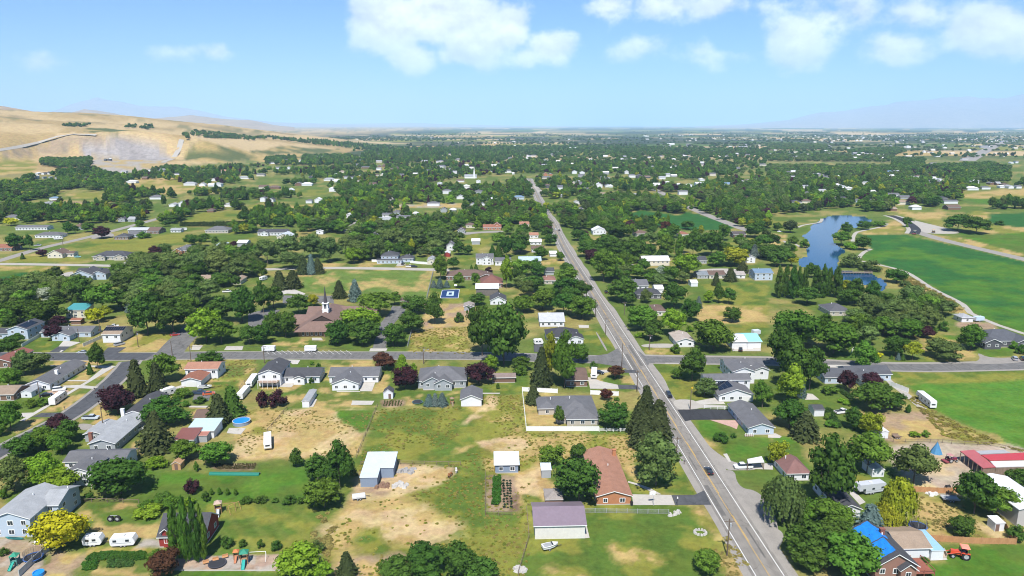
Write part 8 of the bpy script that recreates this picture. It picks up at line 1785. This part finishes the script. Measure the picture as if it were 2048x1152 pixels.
wires(['m1','m2','m3','m4','m5','m6','m7'], 'wires strung along the left side of the main road')
wires(['x5','x3','x1','x2'], 'wires strung along the cross street past the church')
wires(['r1','r2','r3'], 'wires strung along the right side of the main road', (0,))
def sign(t, x, y, label, rgb, text=None):
    p = PT(t, x, y); rt = thing('road_sign', label, 'sign', (p.x, p.y, 0), 0, 'road signs'); m2 = MB(); m2.cyl((0,0,0),(0,0,2.3),.035,.035,6); m2.build('post', GREYM, rt)
    m2 = MB(); m2.add([(0,-.05,1.75),(.45,-.05,2.2),(0,-.05,2.65),(-.45,-.05,2.2),(0,-.03,1.75),(.45,-.03,2.2),(0,-.03,2.65),(-.45,-.03,2.2)],[(0,1,2,3),(7,6,5,4),(0,4,5,1),(1,5,6,2),(2,6,7,3),(3,7,4,0)]); m2.build('plate', mat('sign_face', rgb, .5), rt)
sign('B3',1382,560,'yellow diamond road sign behind the stone bed',(.65,.42,.03))
def mailbox(t, x, y, label):
    p = PT(t, x, y); rt = thing('mailbox', label, 'mailbox', (p.x, p.y, 0), 0, 'mailboxes'); m2 = MB(); m2.box(-.06,.06,-.06,.06,0,1.05); m2.build('post', WOOD, rt); m2 = MB(); m2.prism([(.16*math.cos(a), 1.2+.16*math.sin(a)) for a in np.linspace(0, math.pi, 7)]+[(-.16,1.05),(.16,1.05)], -.28, .28); m2.build('box', DARKM, rt)
mailbox('A3',1314,300,'mailbox on the verge beside the olive roadside tree'); mailbox('B1',410,308,'mailbox at the cross street by the olive tree'); mailbox('B1',498,690,'white mailbox beside the parked motorhome'); mailbox('B1',728,545,'mailbox on the verge across from the white ranch house')

# ---------------------------------------------------------------- hedges, vegetable rows, grass
def instancer(name, label, pts, tints, kinds):
    rs = np.random.RandomState(len(pts)); A = np.array(pts, np.float32); me = bpy.data.meshes.new(name); me.vertices.add(len(A)); me.vertices.foreach_set('co', A[:, :3].ravel())
    for nm, ty, data, key in (('li', 'INT', kinds.astype(np.int32), 'value'), ('sc', 'FLOAT_VECTOR', A[:, 3:6], 'vector'), ('tint', 'FLOAT_VECTOR', tints.astype(np.float32), 'vector'), ('rz', 'FLOAT', rs.rand(len(A)).astype(np.float32)*6.283, 'value')):
        at = me.attributes.new(nm, ty, 'POINT'); at.data.foreach_set(key, np.ascontiguousarray(data).ravel())
    o = link(name, me); o['kind'] = 'stuff'; o['label'] = label; o.modifiers.new('plants', 'NODES').node_group = bpy.data.node_groups['far_trees']; return o
def gpoly(t, pts): return [(lambda q: (q.x, q.y))(PT(t, *p)) for p in pts]
def tufts():
    rs = np.random.RandomState(4); pts, tn = [], []
    areas = [(gpoly('P', [(752,818),(940,812),(982,786),(1046,792),(1052,866),(1262,866),(1285,930),(1060,945),(1056,1160),(640,1160),(648,1060),(718,930)]), 4200, .15, .5, 'oLv'), (gpoly('B2', [(-140,690),(930,690),(780,1040),(-140,1075)]), 900, .15, .45, 'o'), (gpoly('P', [(1800,770),(1880,830),(1990,880),(2060,905),(1890,875),(1830,812)]), 500, .3, .8, 'ov'),
             (gpoly('C2', [(1190,845),(1640,822),(1640,1032),(1180,1030)]), 500, .2, .6, 'ov'), (gpoly('C4', [(880,380),(1060,420),(1530,680),(1420,720),(1000,500)]), 700, .4, 1.2, 'o'), (gpoly('B1', [(1380,310),(1966,305),(1960,470),(1620,540)]), 350, .2, .5, 'o'),
             (gpoly('P', [(1400,1050),(1460,1076),(1520,1165),(1462,1165)]), 220, .2, .5, 'o'), (gpoly('A2', [(440,700),(640,640),(560,1000),(420,960)]), 130, .3, .9, 'o'), (gpoly('A4', [(1090,530),(1450,570),(1700,870),(1020,850)]), 350, .15, .5, 'o')]
    bare = [gpoly('P', [(724,936),(905,934),(912,944),(822,990),(690,1012)]), gpoly('P', [(700,1010),(822,1000),(932,1052),(934,1074),(830,1104),(700,1110)]), gpoly('P', [(950,884),(1050,876),(1046,906),(990,910)])]
    for poly, n, s0, s1, cs in areas:
        P_ = np.array(poly); lo, hi = P_.min(0), P_.max(0); xy = lo+rs.rand(n*2, 2)*(hi-lo); xy = xy[inpoly(xy[:, 0], xy[:, 1], poly)][:n]
        nn = fbm(xy[:, 0], xy[:, 1], 14, 61, 3); xy = xy[nn > .42]
        k = np.ones(len(xy), bool)
        for b in bare: k &= ~(inpoly(xy[:, 0], xy[:, 1], b) & (rs.rand(len(xy)) > .12))
        for x, y in xy[k]:
            s = rs.uniform(s0, s1); pts.append((x, y, -.05, s*2.6, s*2.6, s*.9)); c = np.array({'o': (.25,.215,.07), 'L': (.17,.20,.035), 'v': (.25,.23,.05)}[cs[rs.randint(len(cs))]])*rs.uniform(.75, 1.25); tn.append(c)
    o = instancer('rough_grass', 'rough grass and weeds of the pastures and verges', pts, np.array(tn), np.full(len(pts), 10)+(np.arange(len(pts)) % 2)); return o
LIBC.objects.link(bpy.data.objects.new('10_tuft', FCROWN['h'][0])); LIBC.objects.link(bpy.data.objects.new('11_tuft', FCROWN['h'][1]))
tufts()
def rows():
    rs = np.random.RandomState(9); pts, tn = [], []
    def line(t, a, b, n, s, col, z=1.0):
        A, B = PT(t, *a), PT(t, *b)
        for k in range(n): q = A.lerp(B, (k+.5)/n); s_ = s*rs.uniform(.75, 1.25); pts.append((q.x+rs.normal(0, .1), q.y+rs.normal(0, .1), -.03, s_*1.5, s_*1.5, s_*z)); tn.append(np.array(col)*rs.uniform(.8, 1.25))
    for k in range(7): line('A1', (720-k*8, 990+k*6), (1105, 985+k*6), 26, 1.0, (.05,.12,.02))
    for k in range(4): line('A1', (640, 1060+k*14), (735, 1055+k*14), 9, 1.0, (.05,.13,.02))
    for k in range(3): line('A1', (830, 1050+k*16), (1010, 1045+k*16), 14, .9, (.06,.12,.03))
    for k in range(3): line('A2', (1822+k*18, 400), (1815+k*18, 610), 22, .9, (.05,.14,.02), 1.5)
    for k in range(3): line('A2', (1890+k*24, 420), (1895+k*26, 640), 11, .6, (.03,.05,.03))
    for k in range(5): line('B1', (1630+k*8, 1112+k*8), (1966, 1106+k*8), 20, .5, (.10,.09,.04))
    for k in range(7): line('B2', (990+k*22, 620), (978+k*22, 662), 9, .4, (.07,.10,.03))
    for k in range(4): line('C1', (1385, 25+k*8), (1885, 20+k*10), 40, 2.0, (.045,.07,.02))
    for k in range(3): line('B4', (425+k*22, 700), (520+k*14, 828), 16, 1.7, (.035,.075,.018), 1.3)
    for k in range(2): line('B4', (545+k*14, 545), (640+k*10, 610), 12, 1.5, (.04,.08,.02), 1.0)
    instancer('planted_rows', 'vegetable rows and clipped hedges of the gardens', pts, np.array(tn), np.full(len(pts), 10)+(np.arange(len(pts)) % 2))
rows()
# ---------------------------------------------------------------- labels that single each tree and far house out
ORD = ['', 'second', 'third', 'fourth', 'fifth', 'sixth', 'seventh', 'eighth', 'ninth', 'tenth', 'eleventh', 'twelfth', 'thirteenth', 'fourteenth', 'fifteenth', 'sixteenth', 'seventeenth', 'eighteenth', 'nineteenth', 'twentieth']
def ordinal(k, n):
    if n == 1: return ''
    if k == 0: return 'leftmost one'
    if k == n-1: return 'rightmost one'
    return '%s from left' % ORD[k] if k < len(ORD) else 'number %d from left' % (k+1)
MARKS = [(c, lm) for (_, c, lm, w, d) in HOUSES if lm and len(lm.split()) <= 6]+[(PT('C4', 420, 150), 'pond'), (PT('B4', 1500, 620), 'bright green hayfield'), (PT('C4', 1300, 320), 'big crop field'), (PT('C2', 900, 470), 'striped church field'), (PT('C2', 1480, 570), 'blue sports court'), (PT('P', 840, 880), 'long pasture'),
         (PT('P', 1265, 717), 'road junction'), (PT('A1', 1650, 1050), 'gravel playground'), (PT('A1', 1500, 450), 'big back lawn'), (PT('C4', 680, 405), 'footbridge'), (PT('C1', 1300, 350), 'willow grove'), (PT('A4', 1200, 230), 'dirt horse yard'), (PT('C2', 1400, 720), 'bare dirt lot'), (PT('B2', 400, 850), 'straw field'), (PT('D1', 1000, 430), 'gravel quarry'), (PT('D3', 1250, 960), 'far crop field'), (PT('C1', 150, 480), 'left crop field')]
def near_mark(v):
    v = Vector((v[0], v[1], 0)); best = min(MARKS, key=lambda m: (Vector((m[0].x, m[0].y, 0))-v).length); d = v-Vector((best[0].x, best[0].y, 0))
    if abs(d.x) > abs(d.y)*1.1: rel = 'right of' if d.x > 0 else 'left of'
    else: rel = 'behind' if d.y > 0 else 'before'
    return '%s the %s' % (rel, best[1])
sets = {}
for rt, sp, col, b, W_, H in TREELIST:
    size = 'small ' if H < (2.2 if sp == 'h' else 6) else 'big ' if H > (4.5 if sp == 'h' else 15) else ''
    words = SPN[sp][1]
    if words.startswith('tall ') and size: size = ''
    sets.setdefault('%s%s %s %s' % (size, TCN[col], words, near_mark(b)), []).append((rt, b))
for rt, look, grp, v in AUTOLABEL:
    rt['group'] = grp
    px, py = proj((v.x, v.y, 0))
    if v.x < -560 and v.y > 1200: zone = 'below the quarry hill'
    elif px < 330: zone = 'in the village before the quarry'
    elif px < 700: zone = 'left of the far main road' if py > 380 else 'in far trees below the hill fields'
    elif px < 1060: zone = 'beyond the willow grove' if py > 400 else 'in the far town left of the road'
    elif px < 1300: zone = 'right of the far main road' if py > 370 else 'in the far town at the road end'
    elif px < 1560: zone = 'behind the far crop field' if py < 400 else 'beside the far crop field'
    elif px < 1800: zone = 'behind the pond'
    else: zone = 'at the green fields beyond the pond'
    sets.setdefault('%s %s' % (look, zone), []).append((rt, v))
for k, lst in sets.items():
    lst.sort(key=lambda q: proj((q[1][0], q[1][1], 0))[0]); n = len(lst)
    for i, (rt, b) in enumerate(lst):
        o = ordinal(i, n); rt['label'] = k+((', '+o) if o else '')
seen = {}
for o in THINGS:
    l = o.get('label', ''); seen.setdefault(l, []).append(o.name)
    if len(l.replace(',', ' ').split()) > 16: print('LONG LABEL', o.name, l)
for l, ns in seen.items():
    if len(ns) > 1: print('SAME LABEL', l, ns)
# ---------------------------------------------------------------- haze
def haze():
    m = bpy.data.materials.new('haze'); m.use_nodes = True; N, L = m.node_tree.nodes, m.node_tree.links; N.clear()
    out = N.new('ShaderNodeOutputMaterial'); v = N.new('ShaderNodeVolumePrincipled')
    v.inputs['Color'].default_value = HAZE_COL; v.inputs['Density'].default_value = HAZE_DENSITY; v.inputs['Anisotropy'].default_value = -0.35
    L.new(v.outputs[0], out.inputs['Volume'])
    mb = MB(); mb.box(-75000, 75000, -2500, 70000, -8.0, 2350)
    o = mb.build('haze', m); o['kind'] = 'stuff'; o['label'] = 'pale blue summer haze over the valley'
HAZE_COL = (0.50, 0.74, 1.0, 1)
haze()
